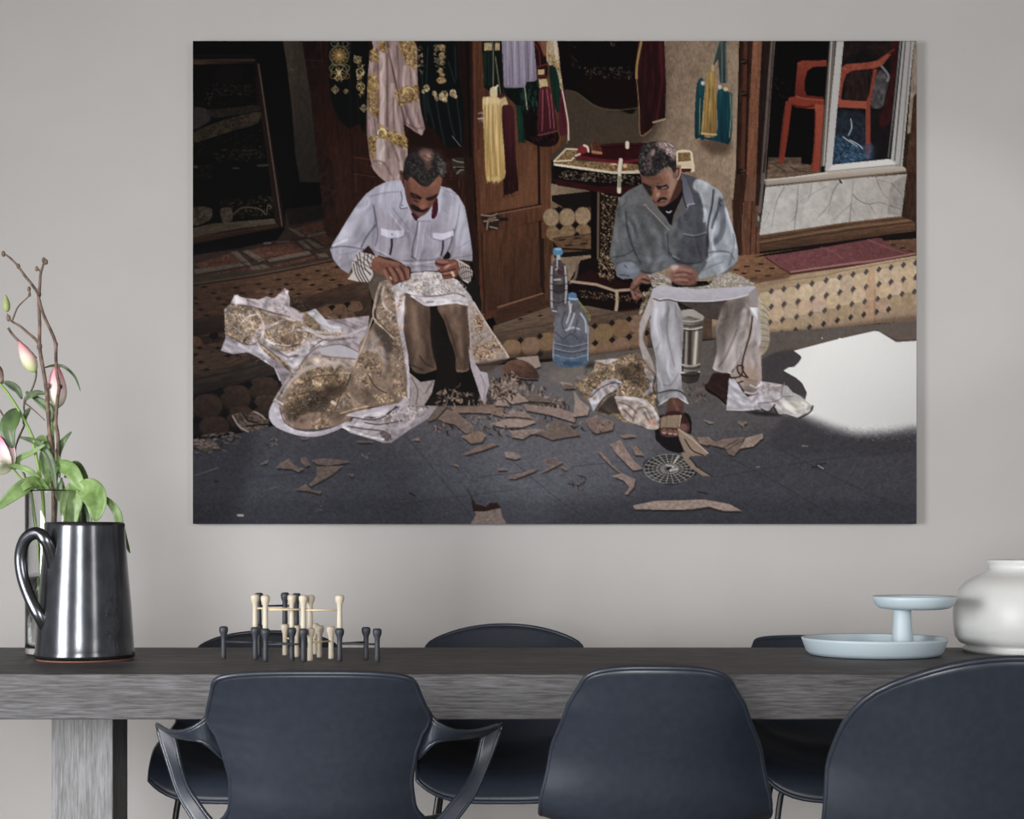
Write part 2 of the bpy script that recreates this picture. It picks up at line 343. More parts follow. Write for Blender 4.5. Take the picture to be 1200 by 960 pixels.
# second tread
poly([(40, 710), (180, 690), (300, 660), (500, 700), (700, 840), (700, 960), (560, 1060), (40, 1100)], (68, 50, 40), sm=False, tex=((.2, 8, 2, -10), (.15, 1.2, 1, 0)))
for (x, y) in ((60, 775), (105, 832), (150, 892), (240, 722), (315, 782), (95, 722)): poly([(x-32, y+3), (x, y-12), (x+33, y-2), (x, y+14)], (20, 16, 15), sm=False)
for q in ([(150, 700), (330, 770), (500, 800)], [(300, 860), (500, 780), (620, 820)], [(100, 910), (350, 870)]): st(q, .8, (42, 30, 26))
Z(220, 420, 4.615)
poly([(28, 90), (200, 60), (400, -10), (470, 30), (490, 85), (400, 110), (300, 135), (28, 205)], (52, 42, 36), to=(34, 28, 26), ax=[(200, 60), (215, 160)], sm=False, tex=(.3, 14, 2, -14))
st([(28, 120), (300, 60), (470, 20)], 1.2, (28, 22, 20)); st([(28, 205), (300, 138), (500, 85)], 1.5, (14, 11, 11))
# dark tiled riser
poly([(28, 208), (300, 140), (500, 88), (530, 160), (460, 280), (450, 350), (300, 390), (28, 420)], (18, 15, 15), sm=False)
for (x, y, rx, ry) in ((108, 262, 76, 66), (262, 215, 76, 66), (415, 165, 78, 60), (0, 285, 40, 66), (145, 370, 76, 52), (300, 320, 80, 60), (430, 260, 70, 60)):
    poly([(x-rx, y-ry*.4), (x-rx*.5, y-ry*.92), (x+rx*.5, y-ry*.96), (x+rx, y-ry*.4), (x+rx, y+ry*.4), (x+rx*.5, y+ry*.9), (x-rx*.5, y+ry*.92), (x-rx, y+ry*.4)], (58, 42, 34), a=.95, tex=((.2, 4, 4, 0), (.14, 1, 1, 0)), to=(40, 30, 25), ax=[(x, y-ry), (x-20, y+ry)])
for (x, y) in ((355, 262), (205, 300), (50, 343), (176, 185), (330, 145)): poly([(x-28, y), (x-2, y-26), (x+28, y), (x+2, y+24)], (9, 8, 8), sm=False)
Z(0, 0, 1)
poly([(220, 44), (420, 44), (420, 500), (220, 520)], (4, 3, 3), sm=False, soft=10, a=.22)
poly([(210, 44), (300, 44), (285, 560), (210, 560)], (4, 3, 3), sm=False, soft=24, a=.18)
# --- doors behind the left man
Z(380, 160, 5.4545)
poly([(20, -660), (960, -660), (960, 960), (560, 960), (90, 620), (95, 500), (60, 200), (-60, -80)], (38, 17, 12), to=(60, 31, 21), ax=[(200, -400), (700, 500)], sm=False, tex=((.25, 2, 16, 3), (.12, 1, 3, 0)))
poly([(20, 0), (60, 0), (180, 130), (200, 420), (100, 600), (95, 400)], (52, 26, 18), sm=False, a=.8, tex=(.3, 2, 8, 8))
for q in ([(190, -20), (290, -20), (300, 130), (190, 128)], [(200, 240), (360, 262), (300, 330), (240, 390), (208, 380)], [(775, 280), (860, 280), (880, 400), (820, 330)]): poly(q, (46, 22, 16), sm=False, tex=(.2, 2, 12, 0))
for q in ([(188, 135), (300, 150)], [(190, 238), (330, 262)], [(205, 240), (208, 360)], [(776, 265), (860, 268), (862, 330)]): st(q, .9, (92, 56, 42), a=.8); 
for q in ([(180, 0), (182, 400)], [(185, 232), (340, 255)], [(770, 268), (870, 275), (872, 380)]): st(q, 1, (22, 12, 10))
poly([(560, -60), (830, -60), (945, 20), (945, 140), (800, 150), (740, 80), (560, 60)], (30, 13, 10), soft=4, a=.8)
poly([(905, 300), (960, 320), (975, 960), (890, 960), (940, 800)], (10, 7, 7), sm=False, a=.85)
st([(940, -100), (958, 300), (985, 960)], 2.4, (10, 6, 6))
poly([(820, 145), (900, 140), (930, 160), (932, 215), (900, 245), (860, 245), (825, 215)], (52, 44, 36)); strokes([[(825, 150), (860, 165), (920, 170)], [(830, 200), (925, 200)], [(850, 240), (880, 215), (920, 215)]], 1.5, (134, 122, 104)); st([(845, 205), (900, 207)], 2, (20, 14, 12))
# open door leaf with tassels
Z(540, 160, 5.4545)
poly([(-20, -660), (60, -660), (75, 0), (95, 500), (150, 960), (100, 960), (60, 700), (30, 300)], (42, 22, 16), sm=False, tex=(.2, 2, 10, 0))
poly([(62, -660), (600, -660), (690, -20), (650, 60), (575, 120), (582, 960), (590, 1010), (470, 1050), (130, 1190), (120, 800), (95, 300), (75, 0)], (84, 46, 29), to=(102, 60, 36), ax=[(100, 400), (560, 300)], sm=False, tex=((.2, 2, 30, 1), (.12, .8, 6, 0)))
Z(530, 40, 6.667)
poly([(-30, 55), (160, 55), (170, 960), (100, 960), (60, 300)], (32, 15, 12), sm=False, tex=(.2, 2, 12, 0)); st([(120, 60), (130, 500), (150, 960)], 2.4, (14, 8, 7)); st([(175, 60), (190, 960)], 1.4, (112, 64, 46), a=.6); st([(148, 60), (160, 960)], 1, (70, 40, 30), a=.6)
poly([(690, 55), (745, 55), (740, 180), (700, 140)], (138, 84, 58), sm=False)
Z(540, 160, 5.4545)
poly([(365, 40), (500, 60), (495, 430), (130, 500), (120, 300), (100, 100), (160, 60)], (104, 62, 38), sm=False, tex=((.16, 2, 20, 0), (.1, .8, 6, 0)))
poly([(365, 300), (495, 120), (495, 430), (250, 470)], (128, 80, 50), soft=10, a=.5)
st([(500, 40), (505, 435)], 3.2, (36, 19, 13)); st([(512, 40), (518, 435)], 1, (112, 70, 46)); st([(232, 488), (520, 435)], 1.4, (40, 24, 18)); st([(240, 498), (520, 446)], 1, (134, 96, 68)); st([(290, 595), (520, 545)], 1.6, (44, 26, 18))
poly([(145, 620), (505, 548), (530, 950), (560, 1010), (400, 1050), (145, 1130)], (92, 55, 34), to=(66, 40, 27), ax=[(250, 600), (400, 1050)], sm=False, tex=((.18, 2, 24, 1), (.1, .8, 6, 0)))
st([(508, 548), (520, 960)], 3, (38, 20, 14)); st([(135, 620), (155, 1150)], 1.6, (50, 28, 20)); st([(200, 560), (205, 1100)], .8, (70, 40, 26), a=.5); st([(290, 600), (300, 1080)], .8, (74, 42, 28), a=.5)
Z(560, 280, 5.4545)
st([(130, 440), (420, 350)], 1.3, (146, 108, 78), sm=False); poly([(135, 452), (425, 362), (480, 400), (470, 440), (120, 548), (100, 500)], (70, 44, 30), sm=False, tex=(.2, 16, 1, -15))
poly([(395, 0), (425, 0), (430, 350), (415, 350)], (44, 24, 18), sm=False); poly([(428, 0), (575, 0), (560, 60), (470, 110), (465, 400), (430, 390)], (84, 52, 34), sm=False, tex=(.2, 2, 20, 0))
Z(540, 160, 5.4545)
# latch
poly([(140, 510), (230, 490), (250, 520), (300, 520), (300, 540), (250, 550), (240, 590), (180, 600), (145, 560)], (44, 34, 30)); strokes([[(135, 505), (200, 510), (235, 495)], [(150, 545), (240, 535)], [(170, 595), (180, 540), (225, 520)], [(190, 580), (235, 590)]], 1.6, (150, 124, 104)); st([(255, 530), (300, 535)], 2.6, (28, 20, 18)); ell(195, 535, 22, 14, (120, 92, 78))
# --- under the table: niche with tiles
poly([(580, 150), (840, 200), (840, 760), (600, 780), (585, 600)], (22, 17, 15), sm=False)
poly([(580, 305), (660, 315), (835, 352), (580, 380)], (146, 120, 96), to=(110, 92, 74), ax=[(580, 300), (830, 350)], sm=False, tex=(.1, 2, 2, 0))
poly([(580, 412), (655, 455), (580, 462)], (120, 98, 78), sm=False)
poly([(580, 465), (835, 455), (835, 730), (650, 745), (582, 660)], (92, 70, 50), sm=False, tex=(.12, 2, 2, 0))
for (x, y) in ((580, 520), (682, 520), (783, 510)): ell(x, y, 50, 56, (152, 126, 96), tex=(.15, 3, 3, 0))
for (x, y) in ((595, 620), (685, 620), (785, 610)): ell(x, y, 46, 50, (134, 106, 74), tex=(.2, 3, 3, 0))
for (x, y) in ((632, 578), (735, 568), (630, 470), (730, 462), (830, 560), (745, 635)): poly([(x-24, y), (x, y-24), (x+24, y), (x, y+24)], (22, 17, 16), sm=False)
poly([(585, 655), (835, 625), (835, 725), (700, 740), (640, 720)], (104, 76, 52), sm=False, tex=(.25, 4, 2, -5)); st([(590, 655), (835, 625)], 1, (60, 42, 32)); st([(640, 720), (835, 728)], 2, (26, 19, 16)); 
for x, y in ((650, 665), (750, 655), (790, 690), (690, 700)): st([(x-20, y), (x+20, y-4)], 1.6, (34, 24, 20))
# embroidered stand: column
poly([(835, 340), (875, 340), (880, 920), (835, 900)], (10, 7, 7), sm=False)
poly([(872, 340), (1010, 360), (990, 960), (870, 940)], (30, 18, 15), sm=False)
st([(882, 360), (878, 920)], 2.2, (112, 92, 68)); flecks([(900, 360), (1000, 365), (990, 950), (890, 930)], 330, 1.6, 1.0, [(204, 178, 140), (150, 122, 88), (176, 150, 116), (120, 94, 66)])
# table top
Z(640, 40, 5)
poly([(45, 770), (130, 790), (400, 820), (560, 820), (570, 880), (440, 960), (300, 925), (70, 890), (45, 840)], (18, 9, 9), sm=False)
poly([(45, 850), (300, 895), (560, 890), (560, 920), (420, 945), (70, 890)], (54, 13, 18), sm=False, tex=(.2, 4, 2, 0))
flecks([(75, 800), (550, 838), (550, 885), (75, 850)], 150, 2.2, .9, [(150, 138, 118), (120, 106, 84), (180, 166, 142)], 0, 120)
poly([(45, 750), (120, 675), (210, 680), (170, 745), (560, 765), (570, 820), (300, 800), (50, 768)], (130, 100, 62), sm=False, tex=(.3, 2, 2, 0), emb=[((66, 42, 26), 1.4, .25, .8), ((196, 160, 104), 1.2, .2, .7)])
strokes([[(48, 748), (120, 675), (215, 678)], [(48, 748), (150, 742), (190, 700)]], 1.6, (222, 204, 174), sm=False)
poly([(48, 760), (200, 780), (400, 808), (555, 800), (555, 818), (400, 822), (180, 792), (46, 772)], (224, 210, 186), to=(200, 182, 156), ax=[(50, 0), (550, 0)], sm=False)
poly([(175, 705), (320, 650), (560, 640), (640, 660), (560, 760), (420, 750), (200, 735)], (56, 9, 16), tex=(.25, 3, 3, 0))
poly([(320, 650), (560, 638), (570, 655), (330, 672)], (34, 8, 12), sm=False); st([(178, 720), (300, 738), (440, 752), (545, 740)], 3.6, (112, 18, 36)); st([(320, 655), (560, 645)], 1.5, (76, 18, 28)); st([(175, 715), (200, 705)], 2.6, (210, 184, 164))
ell(215, 680, 28, 24, (142, 28, 38)); st([(225, 655), (245, 665), (250, 690)], 2.6, (220, 196, 184)); poly([(265, 640), (310, 640), (330, 700), (270, 705)], (88, 46, 34), tex=(.4, 1, 1, 0)); st([(275, 692), (325, 700)], 3, (196, 120, 66)); st([(268, 645), (272, 690)], .7, (150, 110, 90))
for q, w in (([(440, 740), (432, 800)], 4.6), ([(433, 830), (430, 905)], 4.2), ([(430, 905), (430, 925)], 4.8), ([(478, 640), (478, 665)], 4.4)): st(q, w, (210, 200, 180), sm=False)
st([(434, 840), (431, 895)], 3.6, (140, 140, 112), sm=False); ell(465, 775, 12, 12, (226, 160, 122)); ell(400, 765, 18, 6, (230, 170, 110))
poly([(765, 690), (850, 686), (865, 740), (868, 810), (790, 790), (770, 760)], (220, 204, 172)); poly([(775, 698), (845, 694), (852, 745), (775, 752)], (158, 122, 74), sm=False, emb=[((90, 60, 34), 1.2, .3, .8)]); poly([(775, 790), (855, 790), (850, 810), (800, 812)], (92, 26, 26), sm=False)
poly([(765, 755), (850, 752), (858, 785), (770, 775)], (206, 190, 150), sm=False, a=.8)
# foot of the stand
Z(560, 280, 5.4545)
poly([(590, 270), (660, 140), (740, 120), (980, 250), (1050, 330), (1040, 460), (880, 475), (640, 420), (600, 350)], (22, 10, 10), sm=False)
poly([(620, 260), (720, 200), (980, 300), (890, 335)], (40, 14, 14), sm=False, tex=(.3, 2, 2, 0))
st([(640, 165), (625, 250), (590, 285)], 3, (110, 92, 80)); st([(600, 275), (760, 295), (880, 335), (1000, 325)], 3.2, (172, 142, 122), sm=False); st([(890, 335), (893, 400), (885, 465)], 3.8, (176, 150, 122)); poly([(600, 335), (640, 420), (880, 465), (1030, 440), (1050, 460), (880, 480), (620, 435)], (50, 16, 16), sm=False)
flecks([(640, 330), (1010, 370), (1030, 410), (660, 380)], 110, 1.5, .9, [(170, 144, 108), (120, 96, 70)]); flecks([(780, 100), (890, 130), (870, 280), (770, 240)], 130, 1.6, 1, [(204, 178, 140), (150, 122, 88)])
# dark velvet hanging on the wall
Z(640, 40, 5)
poly([(60, 40), (545, 40), (530, 440), (420, 442), (300, 420), (180, 345), (100, 320), (70, 200)], (12, 8, 8), soft=1); poly([(200, 270), (530, 270), (530, 438), (400, 438), (290, 410)], (24, 9, 9), soft=5, a=.8)
st([(120, 330), (190, 350), (290, 425), (400, 448), (540, 435)], 1.3, (104, 88, 64), a=.7); flecks([(180, 190), (510, 200), (510, 262), (250, 262)], 90, 2.6, .9, [(96, 76, 68), (72, 40, 38), (110, 96, 84)], 0, 180)
flecks([(130, 50), (170, 60), (190, 200), (140, 180)], 20, 2, .8, [(70, 58, 52)]); flecks([(370, 45), (410, 45), (400, 72), (380, 72)], 8, 3, .9, [(86, 76, 70)], 90, 40)
# long burgundy scarf
poly([(540, 40), (695, 40), (705, 300), (700, 500), (650, 515), (610, 565), (555, 598), (548, 440), (530, 280), (530, 170)], (60, 18, 22), to=(38, 13, 15), ax=[(700, 100), (560, 560)], sm=False, tex=((.35, 4, 24, 0), (.1, 1, 1, 0)))
strokes([[(600, 60), (596, 300), (575, 560)], [(640, 60), (646, 300), (610, 540)]], 3, (40, 10, 14), a=.7); st([(670, 60), (680, 280), (650, 500)], 3, (98, 28, 34), a=.5); st([(560, 45), (535, 180), (532, 260)], 2.8, (170, 128, 66)); st([(532, 260), (548, 440), (556, 596), (620, 560)], 1, (156, 118, 80)); st([(630, 520), (700, 500)], 2, (176, 150, 120))
# plaster edge and teal tassels
poly([(1050, 60), (1130, 130), (1130, 960), (1080, 960), (1095, 600), (1110, 240)], (168, 148, 122), sm=False, a=.55, soft=2, tex=(.1, 1, 4, 0))
poly([(900, 620), (1080, 630), (1060, 700), (960, 700)], (74, 56, 44), soft=6, a=.7)
poly([(1020, 40), (1060, 40), (1062, 290), (1020, 290), (1010, 150), (975, 200)], (54, 66, 66), sm=False, tex=(.4, 1, 20, 0)); strokes([[(1010, 50), (980, 180), (920, 290)], [(1030, 45), (1035, 290)], [(1055, 50), (1058, 290)]], 1, (110, 126, 122))
for q, c, c2 in (([(885, 300), (930, 290), (930, 600), (900, 610), (872, 590)], (22, 78, 86), (12, 54, 62)), ([(1005, 340), (1080, 345), (1092, 380), (1085, 625), (1020, 635), (890, 600), (1000, 590)], (16, 76, 90), (10, 56, 68))): poly(q, c, to=c2, ax=[(0, 300), (0, 620)], tex=((.3, .8, 30, 0), (.15, 3, 30, 0)))
poly([(945, 225), (995, 228), (1003, 400), (998, 600), (910, 592), (925, 400)], (176, 136, 60), to=(150, 114, 50), ax=[(0, 230), (0, 600)], sm=False, tex=((.3, .8, 24, 0), (.2, 2, 20, 0)))
strokes([[(1080, 350), (1086, 480), (1075, 610)], [(905, 380), (900, 590)], [(925, 460), (915, 590)]], .8, (206, 190, 128), a=.8); strokes([[(960, 320), (940, 580)], [(980, 320), (985, 590)]], .8, (110, 74, 22))
for x, y in ((920, 290), (1020, 312)): ell(x, y, 10, 13, (196, 190, 186))
ell(1055, 325, 14, 12, (212, 186, 120)); ell(978, 200, 9, 24, (196, 160, 90)); st([(915, 585), (1000, 592)], 2, (236, 206, 120), a=.7)
# window post with hinges
Z(860, 40, 5.4545)
poly([(35, 40), (125, 40), (90, 960), (12, 960), (25, 600)], (62, 34, 24), sm=False, tex=((.3, 2, 14, 3), (.2, 1, 2, 0))); st([(80, 45), (68, 500), (55, 960)], 4.4, (92, 52, 38)); st([(95, 45), (88, 500), (74, 960)], 1.4, (36, 18, 13)); st([(48, 45), (30, 500), (18, 960)], 1.6, (32, 17, 13))
for y in (180, 385, 880): ell(68 if y < 500 else 45, y, 22, 18, (34, 21, 18)); st([(50, y), (80, y-6)], 1, (110, 80, 66))
poly([(125, 40), (185, 40), (160, 500), (145, 960), (80, 960), (100, 500)], (146, 90, 62), to=(128, 76, 52), ax=[(130, 40), (110, 900)], sm=False, tex=((.14, 2, 20, 3), (.14, 1, 1.4, 0)))
poly([(183, 40), (235, 40), (210, 400), (180, 960), (145, 960), (160, 500)], (40, 26, 22), sm=False, tex=(.3, 2, 14, 3))
poly([(235, 40), (268, 40), (240, 400), (205, 960), (165, 960), (200, 560)], (110, 94, 86), to=(96, 82, 76), ax=[(0, 40), (0, 900)], sm=False, tex=(.15, 1, 14, 3)); st([(256, 42), (230, 420), (190, 960)], 1, (42, 32, 30)); st([(236, 42), (205, 430), (168, 960)], 1.2, (40, 28, 26))
# dark room behind the window
poly([(268, 40), (610, 40), (560, 900), (205, 960), (215, 760), (245, 420)], (12, 10, 10), sm=False)
poly([(225, 790), (430, 790), (560, 850), (550, 890), (210, 935)], (96, 74, 60), to=(120, 98, 80), ax=[(300, 790), (300, 920)], sm=False, tex=((.3, 5, 2, 0), (.2, 1, 1, 0))); strokes([[(360, 850), (430, 880), (520, 880)], [(250, 830), (330, 880)]], 1, (64, 46, 38)); poly([(430, 760), (500, 780), (500, 840), (435, 830)], (10, 8, 8), sm=False)
flecks([(250, 260), (330, 300), (420, 580), (280, 520)], 12, 3, .8, [(70, 60, 56)])
OR, OD, OL = (158, 54, 34), (116, 36, 24), (190, 76, 46)
# orange chair
poly([(410, 185), (440, 172), (595, 170), (595, 208), (510, 212), (470, 240), (456, 300), (455, 360), (470, 395), (575, 405), (575, 425), (400, 410), (392, 390)], OR, to=OD, ax=[(420, 180), (420, 400)], sm=False, tex=(.08, 3, 3, 0))
poly([(355, 408), (400, 400), (470, 420), (580, 428), (575, 480), (480, 480), (400, 470), (370, 450), (345, 440)], (158, 48, 26), sm=False); st([(380, 455), (450, 470), (510, 460)], 2, (104, 28, 18)); st([(400, 400), (460, 415), (575, 425)], 1.4, OL)
poly([(335, 430), (375, 440), (350, 640), (325, 800), (318, 830), (288, 825), (300, 700), (320, 520)], (150, 46, 27), sm=False); poly([(520, 450), (580, 455), (575, 600), (548, 885), (498, 880), (515, 700), (522, 560)], (190, 68, 38), to=(172, 54, 30), ax=[(520, 450), (520, 880)], sm=False); st([(525, 500), (520, 700), (503, 870)], 1.4, (150, 44, 22)); st([(330, 480), (300, 780)], 1, (110, 34, 22))
# sliding pane with reflections
poly([(708, 45), (1062, 45), (1000, 800), (632, 838), (690, 300)], (24, 21, 24), sm=False, tex=(.3, 6, 8, 0))
poly([(720, 60), (1030, 60), (960, 150), (850, 100), (720, 160)], (40, 28, 26), soft=4, tex=(.4, 4, 4, 0)); poly([(1000, 90), (1060, 60), (1030, 500), (950, 600), (930, 560), (1000, 300)], (72, 22, 20), soft=3, a=.75, tex=(.3, 3, 10, 0)); poly([(740, 240), (900, 230), (880, 430), (720, 420)], (44, 30, 28), tex=(.5, 2, 8, 0)); poly([(940, 230), (990, 300), (970, 400), (950, 470), (890, 475), (880, 430), (905, 300)], (78, 74, 78), tex=(.4, 3, 6, 0)); st([(945, 205), (990, 265), (985, 300)], 3, (146, 142, 148), a=.8)
poly([(640, 830), (650, 640), (720, 660), (800, 710), (890, 710), (900, 760), (860, 810)], (44, 74, 100), soft=4, tex=((.5, 4, 3, 30), (.3, 1, 1, 0))); poly([(650, 500), (840, 520), (840, 700), (700, 680), (650, 620)], (40, 52, 66), soft=5, a=.8, tex=(.4, 3, 3, 30)); strokes([[(750, 545), (756, 600), (735, 650)], [(745, 680), (800, 710), (825, 735)], [(700, 660), (790, 720)]], 1, (196, 206, 214)); flecks([(680, 700), (870, 700), (860, 800), (680, 820)], 30, 2, .8, [(96, 144, 178), (150, 180, 200), (66, 104, 136)])
poly([(692, 215), (720, 195), (850, 185), (930, 170), (985, 130), (1010, 130), (950, 205), (900, 222), (760, 235), (720, 260), (700, 320), (688, 410), (690, 425), (860, 432), (850, 470), (700, 470), (668, 465), (680, 300)], (172, 66, 42), sm=False, tex=(.15, 3, 3, 0)); st([(920, 170), (1030, 100)], 1, (150, 60, 44)); poly([(895, 225), (920, 225), (882, 400), (875, 470), (875, 705), (845, 705), (845, 500), (850, 430), (870, 380)], (160, 58, 36), sm=False); poly([(668, 420), (850, 435), (850, 480), (668, 470)], (184, 72, 46), sm=False); poly([(845, 700), (880, 700), (870, 780), (845, 790)], (120, 76, 90), soft=2, a=.7)
# white window frames
poly([(612, 45), (660, 45), (600, 880), (548, 888), (575, 600)], (112, 104, 98), sm=False); st([(628, 45), (600, 500), (575, 880)], 1.4, (190, 184, 176)); st([(614, 45), (580, 500), (552, 885)], 1, (54, 46, 42)); st([(655, 45), (625, 500), (585, 880)], 1.2, (60, 54, 50))
poly([(660, 45), (706, 45), (665, 470), (632, 838), (1000, 800), (1062, 45), (1155, 45), (1078, 860), (1065, 870), (585, 888), (618, 500)], (186, 184, 182), to=(170, 166, 164), ax=[(650, 100), (1100, 100)], sm=False)
poly([(632, 838), (1002, 800), (1045, 838), (600, 885)], (208, 206, 202), sm=False); st([(1078, 45), (1040, 420), (1002, 800)], 1.6, (30, 28, 30)); st([(1100, 45), (1060, 480), (1030, 810)], 1.2, (60, 58, 60)); st([(1135, 45), (1100, 450), (1065, 830), (1040, 845)], 1, (104, 98, 94)); st([(1066, 45), (1030, 420), (990, 790)], 1.4, (110, 110, 112)); st([(590, 882), (1000, 842), (1060, 838)], .8, (120, 114, 110)); poly([(560, 850), (582, 845), (580, 885), (560, 888)], (18, 18, 20), sm=False)
poly([(1155, 45), (1168, 45), (1168, 960), (1110, 960), (1100, 870), (1076, 860), (1110, 640)], (146, 130, 112), sm=False, tex=(.2, 2, 8, 0)); poly([(1150, 400), (1168, 380), (1168, 960), (1105, 960), (1100, 880), (1130, 640)], (78, 50, 34), sm=False, tex=((.3, 2, 8, 0), (.2, 1, 1, 0))); poly([(1105, 640), (1130, 635), (1105, 860), (1080, 850)], (50, 38, 26), sm=False, tex=(.5, 2, 2, 0))
# sill, marble, threshold
Z(860, 180, 5.4545)
poly([(205, 175), (600, 120), (1085, 85), (1105, 105), (1100, 125), (600, 185), (205, 212)], (196, 184, 170), to=(150, 140, 128), ax=[(500, 120), (506, 185)], sm=False); st([(205, 212), (600, 172), (1100, 120)], 2, (112, 92, 76)); st([(200, 172), (400, 152), (600, 126)], 1, (226, 218, 206))
poly([(205, 218), (600, 178), (1108, 132), (1075, 402), (700, 445), (165, 525)], (188, 184, 180), to=(170, 164, 158), ax=[(300, 250), (1000, 350)], sm=False, tex=((.08, 8, 8, 0), (.04, 2, 2, 0)))
poly([(1008, 190), (1105, 140), (1075, 400), (985, 390), (990, 300)], (140, 134, 130), sm=False, a=.7, tex=(.15, 4, 6, 0))
for q, w in (([(325, 218), (285, 290), (262, 370), (245, 470)], 1), ([(685, 178), (640, 240), (610, 330), (540, 410)], 1.3), ([(765, 265), (800, 300), (860, 325), (930, 315), (985, 330)], 1.4), ([(910, 155), (945, 240), (985, 290)], .9), ([(1010, 190), (1050, 235), (1080, 270)], 1.4), ([(1000, 335), (1040, 350), (1078, 362)], 1.5), ([(410, 300), (405, 380), (370, 440)], .9), ([(750, 320), (745, 440)], .9), ([(750, 330), (700, 370), (640, 430)], .7), ([(760, 350), (780, 400)], .7), ([(870, 325), (910, 400)], .9), ([(500, 200), (480, 290), (420, 330)], .7), ([(600, 210), (520, 250), (400, 330)], .6), ([(230, 380), (190, 470)], .6), ([(620, 330), (600, 420)], .7), ([(400, 370), (390, 490)], 1), ([(925, 170), (1000, 190)], .8)): st(q, w, (112, 106, 110), a=.75, w2=w*.5)
strokes([[(415, 200), (400, 380), (390, 490)], [(765, 175), (755, 320), (740, 440)]], .7, (120, 112, 108), a=.8); st([(680, 175), (690, 190)], 2, (44, 40, 44))
poly([(165, 525), (700, 445), (1100, 400), (1165, 430), (1165, 505), (950, 530), (160, 640)], (118, 84, 58), to=(84, 58, 42), ax=[(500, 450), (512, 580)], sm=False, tex=((.2, 16, 1.5, -7), (.12, 1, 1, 0))); strokes([[(165, 550), (700, 462), (1100, 415)], [(160, 585), (700, 500), (1165, 440)]], 1, (60, 40, 30)); st([(165, 570), (700, 482), (1140, 428)], 1, (160, 124, 92), a=.8)
poly([(150, 632), (700, 560), (950, 525), (1165, 498), (1165, 545), (900, 548), (160, 660)], (26, 18, 16), sm=False)
poly([(1110, 120), (1168, 120), (1168, 440), (1080, 410)], (66, 42, 30), sm=False, tex=(.35, 2, 10, 0))
poly([(60, 300), (165, 300), (165, 660), (40, 675), (60, 560)], (112, 70, 50), sm=False, tex=((.2, 2, 18, 0), (.15, 1, 2, 0))); strokes([[(120, 300), (105, 660)], [(150, 440), (140, 660)]], 1, (50, 28, 20)); poly([(-10, 300), (60, 300), (55, 640), (30, 670), (0, 500)], (66, 40, 28), sm=False, tex=(.3, 2, 18, 0)); poly([(148, 380), (172, 380), (172, 460), (145, 465)], (90, 76, 70)); ell(160, 415, 5, 22, (176, 160, 150)); st([(205, 0), (165, 400)], 1.6, (40, 30, 28))
# --- garments hanging over the left door
Z(370, 40, 6.667)
poly([(105, 50), (425, 50), (415, 300), (400, 600), (385, 780), (340, 700), (270, 745), (200, 690), (150, 600), (112, 460)], (9, 11, 11), sm=False, soft=1)
strokes([[(270, 60), (275, 740)], [(330, 500), (345, 700)]], 1.4, (22, 24, 24), a=.8)
G1, G2, G3 = (176, 134, 62), (126, 92, 40), (196, 176, 130)
for k in range(22):
    t = k*math.pi/11; st([(187+14*math.cos(t), 172+14*math.sin(t)), (187+58*math.cos(t), 172+58*math.sin(t))], 1.3, G1 if k % 2 else G2)
ell(187, 172, 14, 14, (206, 168, 96))
def ring(cx, cy, r, w, c, a0=0, a1=360, ry=None): st([(cx+r*math.cos(math.radians(a)), cy+(ry or r)*math.sin(math.radians(a))) for a in np.linspace(a0, a1, 12)], w, c)
ring(187, 172, 74, .9, (128, 118, 88)); ring(187, 300, 62, 1.1, (120, 108, 76), -200, 60); ring(140, 270, 28, .9, (128, 118, 88)); ring(240, 270, 26, .9, (128, 118, 88)); ring(140, 330, 22, .9, G2); ring(245, 330, 22, .9, G2); ring(150, 75, 26, .9, (110, 100, 76)); ring(235, 80, 22, .9, (110, 100, 76))
flecks([(110, 60), (275, 60), (275, 260), (110, 260)], 60, 2.2, .9, [(104, 96, 74), (130, 112, 70), (88, 84, 66)])
for k in range(8): t = k*math.pi/4; st([(185, 308), (185+34*math.cos(t), 308+46*math.sin(t))], 2.2, G3 if k % 2 else G1, w2=.8)
flecks([(130, 340), (240, 340), (200, 372), (170, 372)], 18, 2, 1, [G1, G3])
flecks([(300, 160), (350, 170), (380, 300), (350, 340), (390, 480), (340, 500), (320, 300)], 90, 2.8, 1.2, [G1, G3, G2, (150, 134, 96)]); ring(352, 300, 28, 1, G3); ring(355, 415, 30, 1.1, G1); ring(325, 205, 24, 1, (140, 124, 86))
for x, y, r in ((155, 437, 38), (378, 582, 34), (240, 450, 26)): poly([(x-r, y), (x, y-r), (x+r, y), (x, y+r)], (146, 130, 96), sm=False, emb=[((60, 50, 34), 1.2, .3, .9)])
